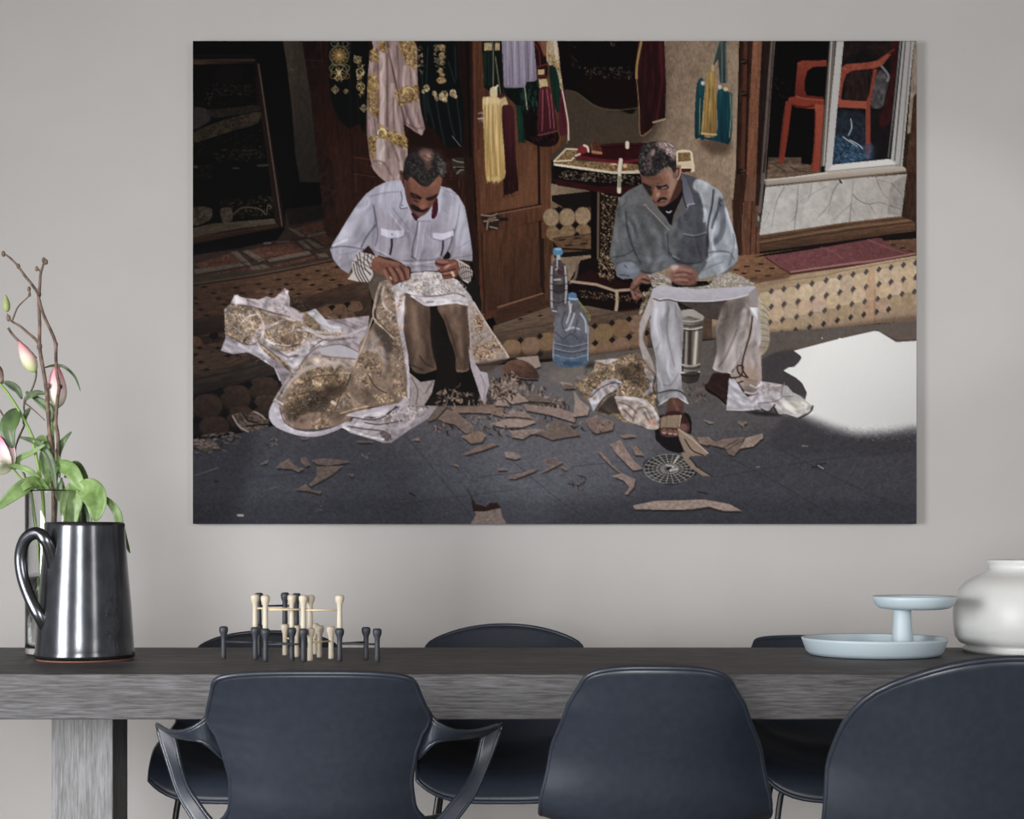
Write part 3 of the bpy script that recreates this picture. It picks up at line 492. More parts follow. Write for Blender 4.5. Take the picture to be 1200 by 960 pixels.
# cream satin
poly([(440, 50), (770, 50), (795, 110), (800, 440), (825, 600), (858, 740), (830, 795), (775, 765), (688, 700), (700, 800), (720, 900), (722, 1000), (725, 1030), (700, 1120), (665, 1150), (560, 1165), (500, 1120), (450, 1060), (425, 960), (405, 800), (402, 600), (412, 300), (425, 180), (455, 110)], (150, 126, 122), sm=False, tex=((.12, 3, 22, 2),), ret=False)
for q, w, c, a in (([(520, 150), (525, 400), (520, 700)], 7, (196, 172, 168), .75), ([(560, 160), (565, 500), (562, 720)], 2.2, (92, 72, 70), .8), ([(488, 170), (492, 600), (488, 700)], 1.6, (92, 70, 66), .7), ([(600, 400), (640, 700), (700, 900)], 4.5, (188, 164, 160), .7), ([(560, 60), (610, 300), (650, 480), (700, 700)], 2, (66, 48, 48), .9), ([(580, 120), (640, 350), (690, 560)], 3.5, (176, 150, 146), .7), ([(640, 100), (650, 260), (650, 400), (700, 540)], 3, (96, 76, 76), .7), ([(700, 260), (690, 420)], 4, (200, 178, 172), .6), ([(760, 270), (785, 400)], 3.5, (194, 172, 166), .7), ([(740, 270), (750, 400)], 2, (110, 88, 86), .7), ([(740, 560), (790, 700), (830, 780)], 5, (184, 158, 154), .7), ([(700, 560), (740, 680), (790, 760)], 2.5, (104, 82, 82), .8), ([(440, 230), (440, 320)], 4, (176, 150, 148), .7), ([(425, 680), (440, 810)], 4, (170, 146, 146), .7), ([(460, 660), (480, 800)], 2, (98, 78, 78), .7), ([(610, 500), (615, 740)], 2, (100, 78, 78), .6), ([(690, 690), (790, 740), (850, 730)], 1.4, (88, 68, 68), .7), ([(800, 620), (815, 700)], 2, (98, 76, 78), .6)):
    st(q, w, c, a=a, w2=w*.7, soft=1.6)
GOLD = [(186, 146, 66), (146, 104, 40), (214, 182, 104), (96, 62, 28), (120, 84, 40)]
for q, n in (([(425, 140), (480, 110), (490, 210), (430, 215)], 40), ([(415, 330), (486, 330), (490, 500), (486, 650), (440, 640), (410, 560)], 150), ([(495, 60), (550, 60), (550, 150), (505, 130)], 36), ([(650, 60), (775, 60), (790, 260), (740, 260), (680, 180)], 130), ([(655, 430), (800, 405), (806, 510), (730, 540), (690, 520)], 90), ([(615, 420), (650, 470), (690, 560), (650, 560)], 30), ([(495, 720), (560, 750), (700, 800), (710, 890), (620, 870), (560, 830), (492, 815)], 150), ([(412, 820), (480, 820), (475, 900), (440, 990)], 50)):
    poly(q, (150, 116, 66), a=.55, soft=1, tex=(.3, 1.5, 1.5, 0)); flecks(q, n, 3, 1.4, GOLD)
ring(730, 460, 40, 1.4, GOLD[2], 180, 360); ring(650, 820, 36, 1.4, GOLD[2], 160, 380); ring(520, 775, 30, 1.4, (230, 214, 160), 160, 380)
# lower bag of cream fabric
Z(380, 160, 5.4545)
flecks([(285, 0), (340, 0), (330, 60), (290, 60)], 30, 3, 1.3, GOLD); flecks([(430, 0), (525, 0), (528, 60), (480, 70), (420, 30)], 50, 3, 1.4, GOLD)
for q, w, c, a in (([(360, 40), (365, 150)], 10, (196, 182, 180), .7), ([(400, 40), (415, 140)], 2, (110, 92, 88), .7), ([(320, 160), (380, 170), (430, 250)], 2.5, (116, 92, 88), .7), ([(470, 80), (500, 200), (480, 260)], 4, (182, 160, 154), .8), ([(430, 150), (450, 270)], 4, (176, 152, 146), .6), ([(440, 60), (480, 160)], 3, (112, 90, 86), .6), ([(390, 200), (410, 270)], 4, (160, 136, 130), .6), ([(310, 190), (360, 250)], 3, (180, 150, 142), .6)): st(q, w, c, a=a, soft=1.6)
# black-green garments
Z(370, 40, 6.667)
poly([(800, 50), (1100, 50), (1120, 300), (1165, 600), (1155, 860), (1110, 895), (1040, 895), (990, 850), (930, 745), (870, 720), (835, 620), (812, 420)], (9, 14, 15), sm=False, soft=.8)
strokes([[(880, 100), (870, 450), (930, 740)], [(940, 500), (975, 700), (1010, 860)], [(1030, 520), (1060, 700), (1090, 800)], [(1100, 480), (1130, 700), (1140, 850)], [(830, 300), (850, 560), (870, 680)], [(1040, 220), (1090, 380)], [(1090, 100), (1100, 350)], [(850, 470), (880, 620)]], 1.3, (46, 62, 66), a=.75, soft=1.2)
st([(1070, 800), (1135, 880)], 1, (110, 120, 120)); 
for q, n in (([(915, 90), (1005, 80), (1020, 200), (1000, 280), (940, 300), (920, 180)], 60), ([(805, 90), (830, 90), (835, 310), (808, 310)], 22)): flecks(q, n, 3, 1.5, [(140, 116, 78), (100, 82, 56), (176, 150, 104), (90, 100, 88)])
for x, y, rx, ry in ((978, 290, 20, 24), (992, 322, 22, 14), (985, 365, 38, 26), (990, 110, 26, 26), (988, 170, 22, 26), (992, 225, 18, 22)): ell(x, y, rx, ry, (176, 144, 94), emb=[((96, 72, 42), 1.4, .25, .9)])
for x, y, r in ((870, 425, 30), (845, 450, 18), (932, 470, 24), (948, 510, 18), (1000, 485, 42), (1010, 515, 24), (1075, 465, 32), (1095, 490, 18)): ell(x, y, r, r*.8, (200, 178, 138), rot=r*3, emb=[((84, 66, 42), 1.5, .3, .9)])
# --- tassels
Z(530, 40, 6.667)
poly([(235, 55), (330, 55), (400, 60), (402, 470), (340, 480), (250, 420), (240, 200)], (12, 22, 20), sm=False, tex=(.5, 1, 20, 0))
strokes([[(265, 140), (262, 400)], [(290, 140), (288, 410)], [(310, 150), (306, 400)], [(250, 150), (250, 380)]], 1, (34, 62, 52), a=.8)
for q in ([(252, 72), (315, 70), (315, 130), (252, 132)], [(335, 72), (372, 70), (375, 130), (338, 132)]): poly(q, (178, 152, 106), sm=False, tex=(.3, 1, 1, 0))
strokes([[(318, 55), (325, 200), (322, 420)], [(340, 180), (365, 360), (380, 470)]], 1.2, (150, 140, 110), a=.8)
poly([(405, 420), (680, 360), (690, 600), (560, 600), (570, 850), (520, 850), (500, 560), (410, 470)], (8, 18, 16), sm=False, tex=(.4, 1, 20, 0)); poly([(560, 590), (700, 580), (825, 760), (820, 860), (720, 885), (620, 850), (560, 800)], (16, 7, 9), tex=(.6, 1, 10, 0))
poly([(500, 560), (545, 560), (575, 840), (555, 855), (520, 845)], (16, 52, 40), sm=False, tex=(.4, .8, 16, 0)); flecks([(520, 380), (680, 370), (690, 600), (560, 600)], 60, 7, 1, [(24, 66, 50), (14, 42, 34), (40, 84, 66)], 88, 16)
st([(570, 420), (588, 590)], 1.2, (166, 170, 140)); 
poly([(390, 50), (640, 50), (650, 160), (665, 360), (640, 375), (585, 375), (570, 420), (420, 425), (408, 410), (398, 220)], (150, 140, 158), to=(128, 118, 138), ax=[(0, 60), (0, 420)], sm=False, tex=((.22, .9, 40, 0), (.12, 4, 40, 0)))
strokes([[(520, 60), (530, 400)], [(462, 60), (480, 400)], [(590, 60), (600, 360)]], 1, (96, 88, 106), a=.7); strokes([[(490, 60), (500, 400)], [(560, 60), (560, 400)], [(430, 60), (440, 400)], [(620, 60), (630, 350)]], 1, (196, 188, 204), a=.5)
poly([(650, 60), (690, 100), (745, 240), (740, 350), (680, 345), (665, 280), (650, 180)], (40, 14, 16), tex=(.6, 1, 3, 0)); strokes([[(650, 80), (680, 130), (690, 240)], [(680, 60), (720, 180)]], 1, (130, 40, 46)); poly([(695, 200), (735, 180), (740, 250), (700, 250)], (26, 20, 18)); st([(668, 260), (740, 240)], 2.2, (120, 44, 36), a=.8)
for q in ([(672, 280), (722, 278), (722, 318), (674, 320)], [(680, 358), (742, 350), (752, 418), (684, 422)], [(372, 515), (420, 490), (440, 550), (388, 570)]): poly(q, (196, 170, 120), sm=False, tex=(.2, 1, 1, 0))
st([(675, 335), (735, 330)], 3, (96, 24, 30)); st([(360, 490), (400, 480)], 3, (88, 22, 34))
poly([(742, 55), (822, 55), (835, 130), (845, 260), (870, 430), (860, 480), (820, 470), (770, 260), (740, 210)], (176, 152, 118), sm=False, tex=(.25, 1, 3, 0)); poly([(790, 55), (822, 55), (835, 250), (805, 180)], (206, 190, 172), sm=False, a=.8); flecks([(745, 170), (830, 170), (835, 300), (780, 260)], 40, 2.5, 1.2, [(196, 160, 90), (120, 84, 40)])
poly([(760, 265), (790, 250), (820, 290), (845, 420), (842, 600), (810, 590), (775, 420)], (14, 46, 36), tex=(.3, 1, 14, 0))
poly([(845, 430), (880, 440), (905, 640), (915, 790), (840, 800), (835, 610)], (90, 26, 40), sm=False, tex=(.35, .9, 20, 0)); st([(862, 440), (885, 560), (908, 700), (912, 830)], 1.5, (226, 206, 186)); st([(905, 790), (900, 860)], .8, (150, 120, 100))
def tassel(q, c, c2, ax): poly(q, c, to=c2, ax=ax, tex=((.3, .8, 40, 0), (.16, 3, 60, 0)))
tassel([(690, 425), (760, 420), (790, 500), (812, 640), (822, 765), (760, 790), (680, 800), (668, 700), (678, 520)], (100, 28, 42), (62, 17, 26), [(0, 430), (0, 790)]); strokes([[(740, 430), (762, 600), (770, 740)], [(710, 440), (706, 760)], [(775, 470), (800, 740)]], 1, (196, 110, 124), a=.7)
st([(670, 795), (740, 780), (822, 760)], 1, (180, 120, 120), a=.6); flecks([(600, 800), (820, 790), (815, 860), (640, 860)], 60, 4, .8, [(60, 18, 24), (30, 10, 12), (84, 26, 34)], 90, 40)
tassel([(390, 580), (440, 560), (478, 575), (490, 700), (500, 960), (520, 1200), (500, 1235), (420, 1260), (405, 1250), (400, 800)], (76, 25, 34), (40, 14, 17), [(0, 600), (0, 1150)]); flecks([(400, 1150), (510, 1130), (510, 1230), (400, 1270)], 30, 5, 1, [(30, 10, 12), (70, 20, 24)], 90, 30)
poly([(300, 430), (350, 415), (352, 490), (305, 495)], (210, 190, 146)); st([(340, 430), (358, 405)], 2, (226, 214, 180))
tassel([(240, 510), (270, 495), (340, 492), (385, 530), (392, 700), (415, 1000), (410, 1130), (330, 1145), (270, 1135), (255, 900), (245, 650)], (216, 178, 104), (204, 158, 72), [(0, 520), (0, 1100)]); strokes([[(318, 560), (340, 1100)], [(280, 560), (300, 1100)], [(360, 560), (380, 1090)]], .9, (156, 112, 48), a=.6); strokes([[(300, 560), (318, 1100)], [(345, 560), (365, 1100)]], 1.2, (244, 216, 150), a=.6)
poly([(245, 515), (275, 498), (340, 496), (378, 520), (370, 550), (300, 545), (250, 560)], (230, 202, 150), soft=1.5, a=.6); flecks([(270, 1110), (412, 1110), (412, 1150), (275, 1150)], 40, 4, 1, [(226, 196, 130), (190, 150, 80)], 90, 40)
st([(208, 625), (240, 620), (240, 690)], 1.6, (150, 130, 116)); st([(215, 690), (245, 640)], 1.6, (110, 92, 80)); st([(205, 665), (245, 660)], 1.4, (190, 176, 160))
CV[:] = 255*(CV/255)**1.13*0.98
Z(0, 0, 1)
mod([(220, 295), (420, 290), (470, 420), (420, 520), (220, 530)], lambda c, x, y: c*1.45+4, sm=False, soft=8)
mod([(220, 48), (345, 48), (345, 300), (220, 300)], lambda c, x, y: c*1.12+1, sm=False, soft=4)
folds([(430, 48), (488, 48), (492, 170), (470, 212), (435, 200)], .20, 3, 22, 2)
Z(860, 40, 5.4545)
poly([(12, 900), (90, 900), (70, 1080), (-4, 1080)], (50, 28, 20), sm=False, tex=(.25, 2, 18, 0)); poly([(84, 920), (150, 920), (150, 1070), (68, 1070)], (104, 64, 45), sm=False, tex=(.15, 2, 14, 0)); poly([(148, 900), (175, 900), (165, 1100), (138, 1100)], (40, 27, 22), sm=False); st([(192, 900), (182, 1000), (168, 1140)], 3.6, (96, 84, 78)); 
# --- step on the right: top with small dark insets, mat, tiled riser
Z(860, 280, 5.4545)
poly([(-120, 120), (30, 110), (160, 100), (600, 40), (1168, 0), (1168, 130), (760, 230), (160, 310), (-120, 330)], (128, 84, 56), to=(92, 62, 44), ax=[(0, 200), (1150, 60)], sm=False, tex=((.14, 4, 2, -6), (.1, 1, 1, 0)))
for (x, y) in ((85, 178), (178, 162), (155, 207), (245, 190), (68, 222), (220, 238), (20, 200), (130, 254), (1080, 60), (1130, 80), (1020, 40)): poly([(x-18, y-3), (x+16, y-5), (x+18, y+5), (x-16, y+7)], (38, 26, 22), sm=False)
strokes([[(0, 250), (400, 220)], [(100, 140), (260, 215), (340, 230)]], .8, (84, 54, 38), a=.6)
poly([(130, 120), (200, 100), (900, -10), (1010, 0), (1010, 10), (160, 118)], (20, 13, 12), sm=False)
poly([(190, 118), (560, 60), (920, -4), (945, -2), (1010, 60), (1165, 90), (1165, 100), (900, 150), (780, 168), (600, 190), (400, 224), (365, 222), (290, 170), (230, 140)], (112, 58, 62), to=(96, 50, 52), ax=[(200, 100), (1100, 60)], sm=False, tex=((.12, .8, .8, 0), (.1, 5, 5, 0)))
strokes([[(560, 55), (640, 90), (700, 130)], [(860, 8), (960, 50), (1100, 95)]], 1.4, (140, 80, 80), a=.6); st([(365, 215), (600, 180), (780, 155), (850, 148), (1000, 125), (1160, 96)], 1.5, (158, 108, 100)); st([(360, 226), (600, 196), (780, 172), (900, 158), (1165, 108)], 1.4, (52, 26, 26)); st([(210, 125), (290, 180), (365, 225)], 1.2, (60, 26, 28))
flecks([(200, 125), (900, 10), (1080, 90), (400, 210)], 220, 1.4, .7, [(134, 84, 84), (84, 40, 44)])
poly([(-120, 300), (150, 290), (400, 232), (760, 180), (1168, 110), (1168, 190), (760, 260), (420, 315), (160, 360), (-120, 370)], (150, 122, 92), to=(176, 150, 114), ax=[(100, 300), (1100, 150)], sm=False, tex=((.1, 12, 2, -9), (.1, 1.2, 1, 0)))
st([(160, 300), (400, 262), (560, 240), (760, 195), (1165, 125)], .9, (112, 84, 60), a=.8); poly([(-120, 290), (300, 265), (350, 235), (150, 250), (-120, 270)], (92, 62, 44), soft=3, a=.8)
poly([(-160, 360), (170, 355), (420, 312), (760, 255), (1168, 180), (1168, 530), (900, 545), (700, 570), (400, 600), (240, 612), (-160, 640)], (150, 124, 98), sm=False, tex=(.1, 3, 3, 0))
def octs(x, y, rx, ry, c):
    v = prng.uniform(-10, 10); c = (c[0]+v, c[1]+v*.8+prng.uniform(-3, 3), c[2]+v*.5+prng.uniform(-6, 6))
    poly([(x-rx, y-ry*.40), (x-rx*.52, y-ry*.94), (x+rx*.45, y-ry), (x+rx, y-ry*.5), (x+rx, y+ry*.38), (x+rx*.5, y+ry*.92), (x-rx*.45, y+ry), (x-rx, y+ry*.45)], c, tex=((.10, 4, 4, 0), (.06, 1, 2, 0)))
R1 = [(205, 398), (285, 383), (375, 366), (465, 347), (555, 327), (643, 307), (728, 288), (812, 272), (893, 256), (970, 242), (1050, 226), (1128, 212), (1200, 200)]
for i, (x, y) in enumerate(R1):
    q = 1-i*.006; c = (184, 157, 126)
    octs(x, y, 45-i*.2, 55-i*.5, c); octs(x-8+i*.2, y+106*q-2, 42-i*.2, 52-i*.5, (180, 152, 122)); octs(x-16+i*.3, y+196*q-3, 42, 46, (160, 132, 102))
for i, (x, y) in enumerate(R1):
    for k, (dx, dy) in enumerate(((36, -60), (36, 38), (27, 138), (20, 225))):
        X, Y = x+dx, y+dy*(1-i*.006)
        if k == 3 and i > 9: continue
        poly([(X-17, Y+4), (X+2, Y-23), (X+19, Y-4), (X-1, Y+22)], (74, 66, 66) if k < 3 else (52, 46, 44), sm=False)
poly([(860, 230), (905, 235), (900, 540), (850, 545)], (176, 126, 92), a=.5, soft=2, tex=(.2, 2, 8, 0)); st([(905, 330), (903, 540)], .9, (110, 84, 62), a=.8)
poly([(-160, 560), (240, 590), (700, 552), (1168, 490), (1168, 560), (240, 625), (-160, 660)], (70, 52, 40), soft=4, a=.55)
# right step continues behind the men: front face with tiles between bottle and stool
Z(560, 280, 5.4545)
poly([(100, 560), (460, 440), (700, 430), (900, 470), (1060, 450), (1280, 450), (1280, 520), (1040, 490), (720, 560), (480, 600), (160, 660), (100, 640)], (96, 74, 58), to=(74, 56, 44), ax=[(400, 470), (420, 620)], sm=False, tex=((.18, 10, 1.6, -8), (.1, 1, 1, 0)))
for x, y in ((275, 515), (400, 494), (700, 480), (330, 470)): poly([(x-22, y+2), (x, y-8), (x+24, y-2), (x, y+8)], (32, 24, 21), sm=False)
st([(120, 610), (480, 545), (720, 505), (1040, 455)], .9, (52, 40, 34)); 
poly([(100, 655), (160, 655), (480, 600), (720, 548), (1040, 488), (1500, 440), (1500, 640), (1050, 700), (720, 752), (400, 770), (200, 765), (100, 700)], (78, 58, 44), sm=False, tex=(.15, 3, 3, 0))
for (x, y) in ((220, 705), (340, 690), (450, 660), (700, 620), (805, 603), (918, 575), (1025, 545), (1130, 520), (1235, 500), (1340, 490), (700, 730), (810, 712), (915, 690), (1030, 660), (1340, 590), (1240, 610)):
    octs(x, y, 56, 56, (122, 92, 66))
for (x, y) in ((752, 670), (862, 648), (970, 628), (1080, 605), (275, 650), (400, 625), (640, 740), (970, 515), (860, 540), (750, 560), (400, 738)): poly([(x-22, y), (x, y-22), (x+22, y), (x, y+22)], (26, 20, 19), sm=False)
poly([(170, 740), (450, 730), (720, 735), (1050, 690), (1500, 640), (1500, 690), (1050, 740), (700, 770), (150, 800)], (40, 30, 25), soft=5, a=.6)
# --- street
Z(0, 0, 1)
FL = poly([(220, 520), (250, 515), (320, 500), (420, 505), (560, 430), (640, 425), (760, 408), (870, 395), (905, 390), (1000, 383), (1080, 376), (1080, 620), (220, 620)], (86, 78, 73), to=(73, 74, 83), ax=[(650, 400), (640, 560)], sm=False, ret=True, tex=((.05, 8, 6, 0), (.10, .8, .8, 0), (.05, 2.5, 1.5, 0)))
poly([(215, 480), (460, 510), (480, 640), (215, 640)], (22, 23, 29), soft=40, a=.30, clip=FL); poly([(700, 560), (1100, 480), (1100, 640), (700, 640)], (28, 28, 33), soft=30, a=.30, clip=FL); poly([(215, 590), (1100, 590), (1100, 640), (215, 640)], (24, 25, 31), soft=12, a=.25, clip=FL); poly([(215, 500), (300, 500), (260, 640), (215, 640)], (12, 12, 16), soft=16, a=.3, clip=FL)
poly([(560, 450), (700, 440), (760, 500), (740, 580), (600, 590), (560, 520)], (112, 112, 122), soft=28, a=.28, clip=FL); poly([(660, 430), (770, 420), (760, 450), (650, 450)], (120, 108, 98), soft=8, a=.5, clip=FL)
for q in ([(440, 470), (500, 540), (560, 614)], [(600, 540), (660, 590), (700, 614)], [(560, 560), (740, 540)], [(820, 520), (900, 560), (990, 614)], [(880, 510), (1000, 570), (1074, 600)], [(300, 560), (420, 550)], [(840, 560), (960, 540), (1074, 528)], [(480, 590), (600, 575)]): st(q, 1, (36, 35, 40), a=.45, soft=1)
flecks([(230, 530), (1070, 530), (1070, 612), (230, 612)], 240, 2, .6, [(96, 94, 98), (32, 30, 34), (78, 74, 76)], a=.5)
# shadow and sunlit patch
Z(860, 380, 5.4545)
poly([(170, 230), (250, 190), (380, 150), (440, 175), (470, 215), (430, 280), (470, 380), (470, 470), (300, 420), (180, 370)], (58, 54, 58), sm=False, soft=1.5, a=.9, clip=FL, tex=(.08, 1, 1, 0))
poly([(160, 170), (600, 90), (900, 20), (1168, 20), (1168, 100), (1040, 105), (900, 40), (500, 145), (385, 168)], (94, 80, 70), soft=3, a=.6, clip=FL, tex=(.1, 1, 1, 0))
S = poly([(385, 172), (640, 105), (900, 46), (930, 50), (1040, 116), (1168, 108), (1168, 720), (1000, 745), (800, 735), (600, 700), (480, 640), (420, 600), (460, 480), (470, 440), (440, 380), (400, 345), (320, 300), (350, 280), (390, 275), (415, 250), (435, 220), (430, 205)], (222, 222, 220), to=(196, 196, 195), ax=[(500, 300), (1150, 600)], sm=False, ret=True, tex=((.012, .7, .7, 0)))
poly([(330, 560), (480, 600), (640, 660), (800, 700), (1000, 690), (1200, 670), (1200, 800), (300, 800)], (70, 68, 72), soft=9, clip=S, tex=(.1, 1, 1, 0)); poly([(330, 600), (600, 700), (800, 735), (1200, 715), (1200, 820), (300, 820)], (52, 51, 56), soft=5, clip=FL, a=.6, tex=(.1, 1, 1, 0)); flecks([(480, 600), (800, 680), (1168, 670), (1168, 760), (800, 740), (520, 690)], 120, 1.4, .7, [(84, 80, 80), (150, 148, 146)], a=.6)
poly([(930, 50), (1050, 105), (1168, 98), (1168, 110), (1040, 118)], (60, 50, 46), sm=False, a=.6); st([(387, 170), (640, 102), (900, 43), (935, 50)], .9, (70, 58, 52), a=.7); ell(680, 96, 8, 5, (236, 226, 210)); ell(566, 92, 5, 4, (220, 210, 196))
# drain cover
Z(660, 420, 4.615)
poly([(435, 575), (480, 540), (560, 525), (640, 530), (720, 570), (720, 630), (650, 670), (575, 688), (520, 660), (460, 620)], (30, 29, 32), clip=FL); 
for k in range(1, 7):
    st([(578+22*k*math.cos(a)*1.05, 600+13*k*math.sin(a)) for a in np.linspace(0, 6.28, 22)], .8, (150, 146, 140), a=.75, clip=FL)
for k in range(22):
    a = k*2*math.pi/22; st([(578+30*math.cos(a), 600+18*math.sin(a)), (578+136*math.cos(a), 600+78*math.sin(a))], 1, (168, 164, 156), a=.75)
strokes([[(560, 580), (600, 590), (580, 610), (620, 600)], [(600, 570), (625, 530)]], 1.6, (176, 172, 164))
# --- torn paper on the ground
PC = [(128, 108, 100), (112, 92, 84), (140, 120, 110), (100, 84, 76), (120, 98, 86)]
def scrap(q, c=None, sh=True):
    c = c or prng.choice(PC)
    if sh: poly([(x+3, y+9) for x, y in q], (26, 22, 22), sm=False, soft=.8, a=.8)
    poly(q, c, sm=False, tex=((.12, 4, 2, prng.uniform(-40, 40)), (.06, 1, 1, 0)))
    st([q[0], q[1], q[min(2, len(q)-1)]], .7, tuple(v+24 for v in c), sm=False, a=.6)
Z(440, 420, 4.615)
flecks([(270, 240), (560, 190), (900, 150), (1080, 260), (1150, 380), (860, 430), (600, 420), (330, 400)], 260, 6, 2, [(126, 104, 94), (96, 78, 70), (44, 34, 32), (34, 27, 26), (146, 124, 112), (70, 56, 50)])
flecks([(640, 130), (800, 100), (860, 180), (1100, 260), (640, 260)], 120, 6, 2.4, [(150, 126, 112), (110, 86, 74), (50, 36, 32), (132, 106, 92), (80, 60, 50)])
for q in ([(400, 250), (560, 248), (700, 262), (690, 320), (620, 300), (500, 296), (430, 300)], [(270, 310), (380, 235), (390, 262), (330, 330), (290, 345)], [(340, 330), (390, 280), (450, 300), (530, 370), (540, 400), (490, 410), (430, 360), (380, 350)], [(620, 360), (720, 330), (840, 320), (870, 350), (800, 375), (700, 378)], [(690, 300), (800, 290), (860, 330), (780, 320), (700, 318)], [(800, 250), (1000, 275), (1090, 310), (1080, 350), (950, 310), (820, 285)], [(730, 395), (880, 385), (940, 400), (840, 415), (800, 440), (740, 430)], [(860, 410), (940, 380), (975, 340), (1010, 345), (1050, 380), (1100, 400), (1110, 420), (1030, 430), (960, 445), (900, 420)], [(470, 425), (560, 395), (600, 420), (580, 455), (520, 465)], [(480, 520), (560, 480), (640, 460), (672, 468), (600, 495), (500, 524)], [(1075, 180), (1110, 230), (1160, 270), (1150, 310), (1070, 320), (1080, 250)], [(810, 205), (880, 200), (950, 240), (880, 238), (820, 232)], [(700, 215), (760, 180), (830, 235), (740, 250)], [(1140, 340), (1200, 310), (1200, 410), (1170, 400)], [(720, 80), (750, 70), (790, 120), (740, 125)], [(760, 0), (880, -10), (895, 45), (860, 60), (800, 20)], [(1000, 130), (1060, 140), (1085, 165), (1020, 165)], [(560, 130), (700, 160), (720, 200), (640, 190)], [(640, 240), (700, 225), (720, 262), (650, 258)]): scrap(q)
for q in ([(700, 510), (750, 510), (790, 540), (760, 550), (705, 538)], [(660, 600), (715, 598), (712, 610), (668, 610)], [(715, 652), (800, 620), (875, 600), (870, 612), (760, 655)], [(890, 622), (1010, 560), (1015, 568), (930, 612)], [(1000, 590), (1050, 595), (1030, 610)], [(410, 575), (450, 580), (455, 592)], [(200, 445), (235, 430), (240, 448)]): scrap(q)
ring(955, 560, 36, 2, (112, 92, 86), 0, 330, 20); ring(955, 560, 20, 1.6, (96, 80, 76), 0, 330, 10); strokes([[(1045, 680), (1110, 690), (1140, 650), (1095, 637)]], 1.2, (40, 32, 30)); flecks([(1040, 670), (1100, 670), (1140, 725), (1060, 710)], 12, 4, 1.2, [(96, 82, 78), (30, 26, 26)]); st([(185, 730), (215, 745)], 1.6, (26, 24, 26)); flecks([(590, 300), (700, 280), (720, 420), (480, 350)], 40, 4, 1.4, [(130, 112, 104), (50, 44, 44)])
scrap([(530, 800), (600, 828), (680, 815), (690, 860), (715, 900), (515, 900), (545, 850)], (118, 102, 96)); poly([(518, 752), (545, 790), (600, 805), (620, 785), (660, 783), (682, 810), (650, 818), (590, 832), (530, 830)], (42, 26, 22), sm=False); st([(500, 710), (540, 790)], 2, (36, 34, 40), a=.5)
poly([(690, 60), (720, 20), (790, 10), (860, 50), (885, 110), (800, 108), (720, 90)], (96, 66, 52), to=(64, 42, 34), ax=[(750, 20), (800, 110)], tex=(.2, 6, 3, 20)); st([(700, 90), (800, 118), (880, 122)], 2, (28, 20, 18))
Z(660, 420, 4.615)
for q in ([(255, 470), (310, 445), (345, 500), (380, 550), (435, 600), (380, 610), (340, 570), (290, 520)], [(375, 485), (400, 482), (440, 530), (390, 525)], [(185, 507), (205, 508), (260, 570), (320, 625), (300, 620), (245, 570)], [(270, 640), (320, 625), (350, 640), (395, 655), (385, 700), (350, 740), (335, 735), (360, 700), (330, 665)], [(380, 800), (500, 775), (620, 772), (760, 765), (900, 790), (970, 828), (870, 828), (790, 805), (690, 820), (540, 822), (390, 818)], [(730, 430), (790, 430), (820, 455), (780, 475), (735, 462)], [(795, 470), (870, 440), (980, 430), (960, 490), (925, 530), (895, 520), (880, 490)], [(960, 490), (990, 435), (1080, 410), (1085, 430), (1030, 480)], [(130, 330), (200, 320), (280, 350), (270, 390), (180, 410), (145, 380)], [(760, 335), (815, 350), (790, 356)], [(945, 340), (970, 345), (1000, 350), (965, 372)], [(0, 140), (60, 150), (70, 165), (10, 170)], [(310, 420), (370, 415), (400, 425), (330, 435)]): scrap(q)
strokes([[(870, 485), (950, 440)], [(885, 500), (965, 450)]], 1, (60, 48, 44)); st([(730, 725), (785, 735)], 1.6, (36, 32, 34)); flecks([(30, 640), (120, 640), (110, 720), (40, 700)], 14, 3, 1, [(100, 88, 84), (30, 28, 30)]); flecks([(0, 580), (40, 580), (30, 610), (0, 610)], 6, 4, 1, [(110, 96, 90)]); flecks([(660, 160), (760, 140), (780, 230), (700, 240)], 24, 4, 1.4, [(110, 88, 82), (44, 32, 32), (130, 96, 90)]); flecks([(180, 330), (290, 350), (260, 400), (180, 400)], 20, 3, 1.4, [(70, 56, 50), (140, 118, 104)])
Z(220, 420, 4.615)
for q in ([(500, 575), (550, 545), (575, 580), (630, 600), (600, 618), (560, 600), (475, 598)], [(612, 540), (640, 540), (665, 580), (640, 590), (615, 565)], [(670, 555), (740, 545), (870, 558), (880, 565), (760, 585), (700, 575)], [(700, 590), (840, 585), (770, 640), (670, 695), (655, 688), (700, 640)], [(585, 715), (640, 685), (670, 715), (725, 720), (720, 738), (660, 722)], [(390, 580), (440, 550), (430, 572)], [(915, 448), (1010, 452), (1000, 460), (920, 458)], [(610, 432), (660, 435), (620, 442)], [(30, 440), (120, 440), (180, 490), (90, 500), (30, 480)], [(870, 628), (905, 632), (890, 644)]): scrap(q, (92, 78, 72))
poly([(240, 310), (290, 290), (330, 310), (350, 290), (380, 290), (410, 320), (440, 330), (440, 370), (380, 390), (330, 400), (290, 395), (270, 360)], (74, 60, 54), sm=False, tex=(.5, 3, 2, 40)); strokes([[(245, 315), (280, 370), (330, 400)], [(360, 290), (400, 310), (420, 330)]], 1.6, (138, 122, 116)); strokes([[(300, 300), (330, 340), (380, 350)], [(320, 370), (400, 360), (440, 360)]], 2, (24, 20, 20)); flecks([(30, 420), (260, 400), (280, 460), (200, 500), (30, 530)], 90, 6, 1.6, [(70, 60, 56), (26, 22, 22), (92, 80, 76), (40, 34, 34)], -10, 50)
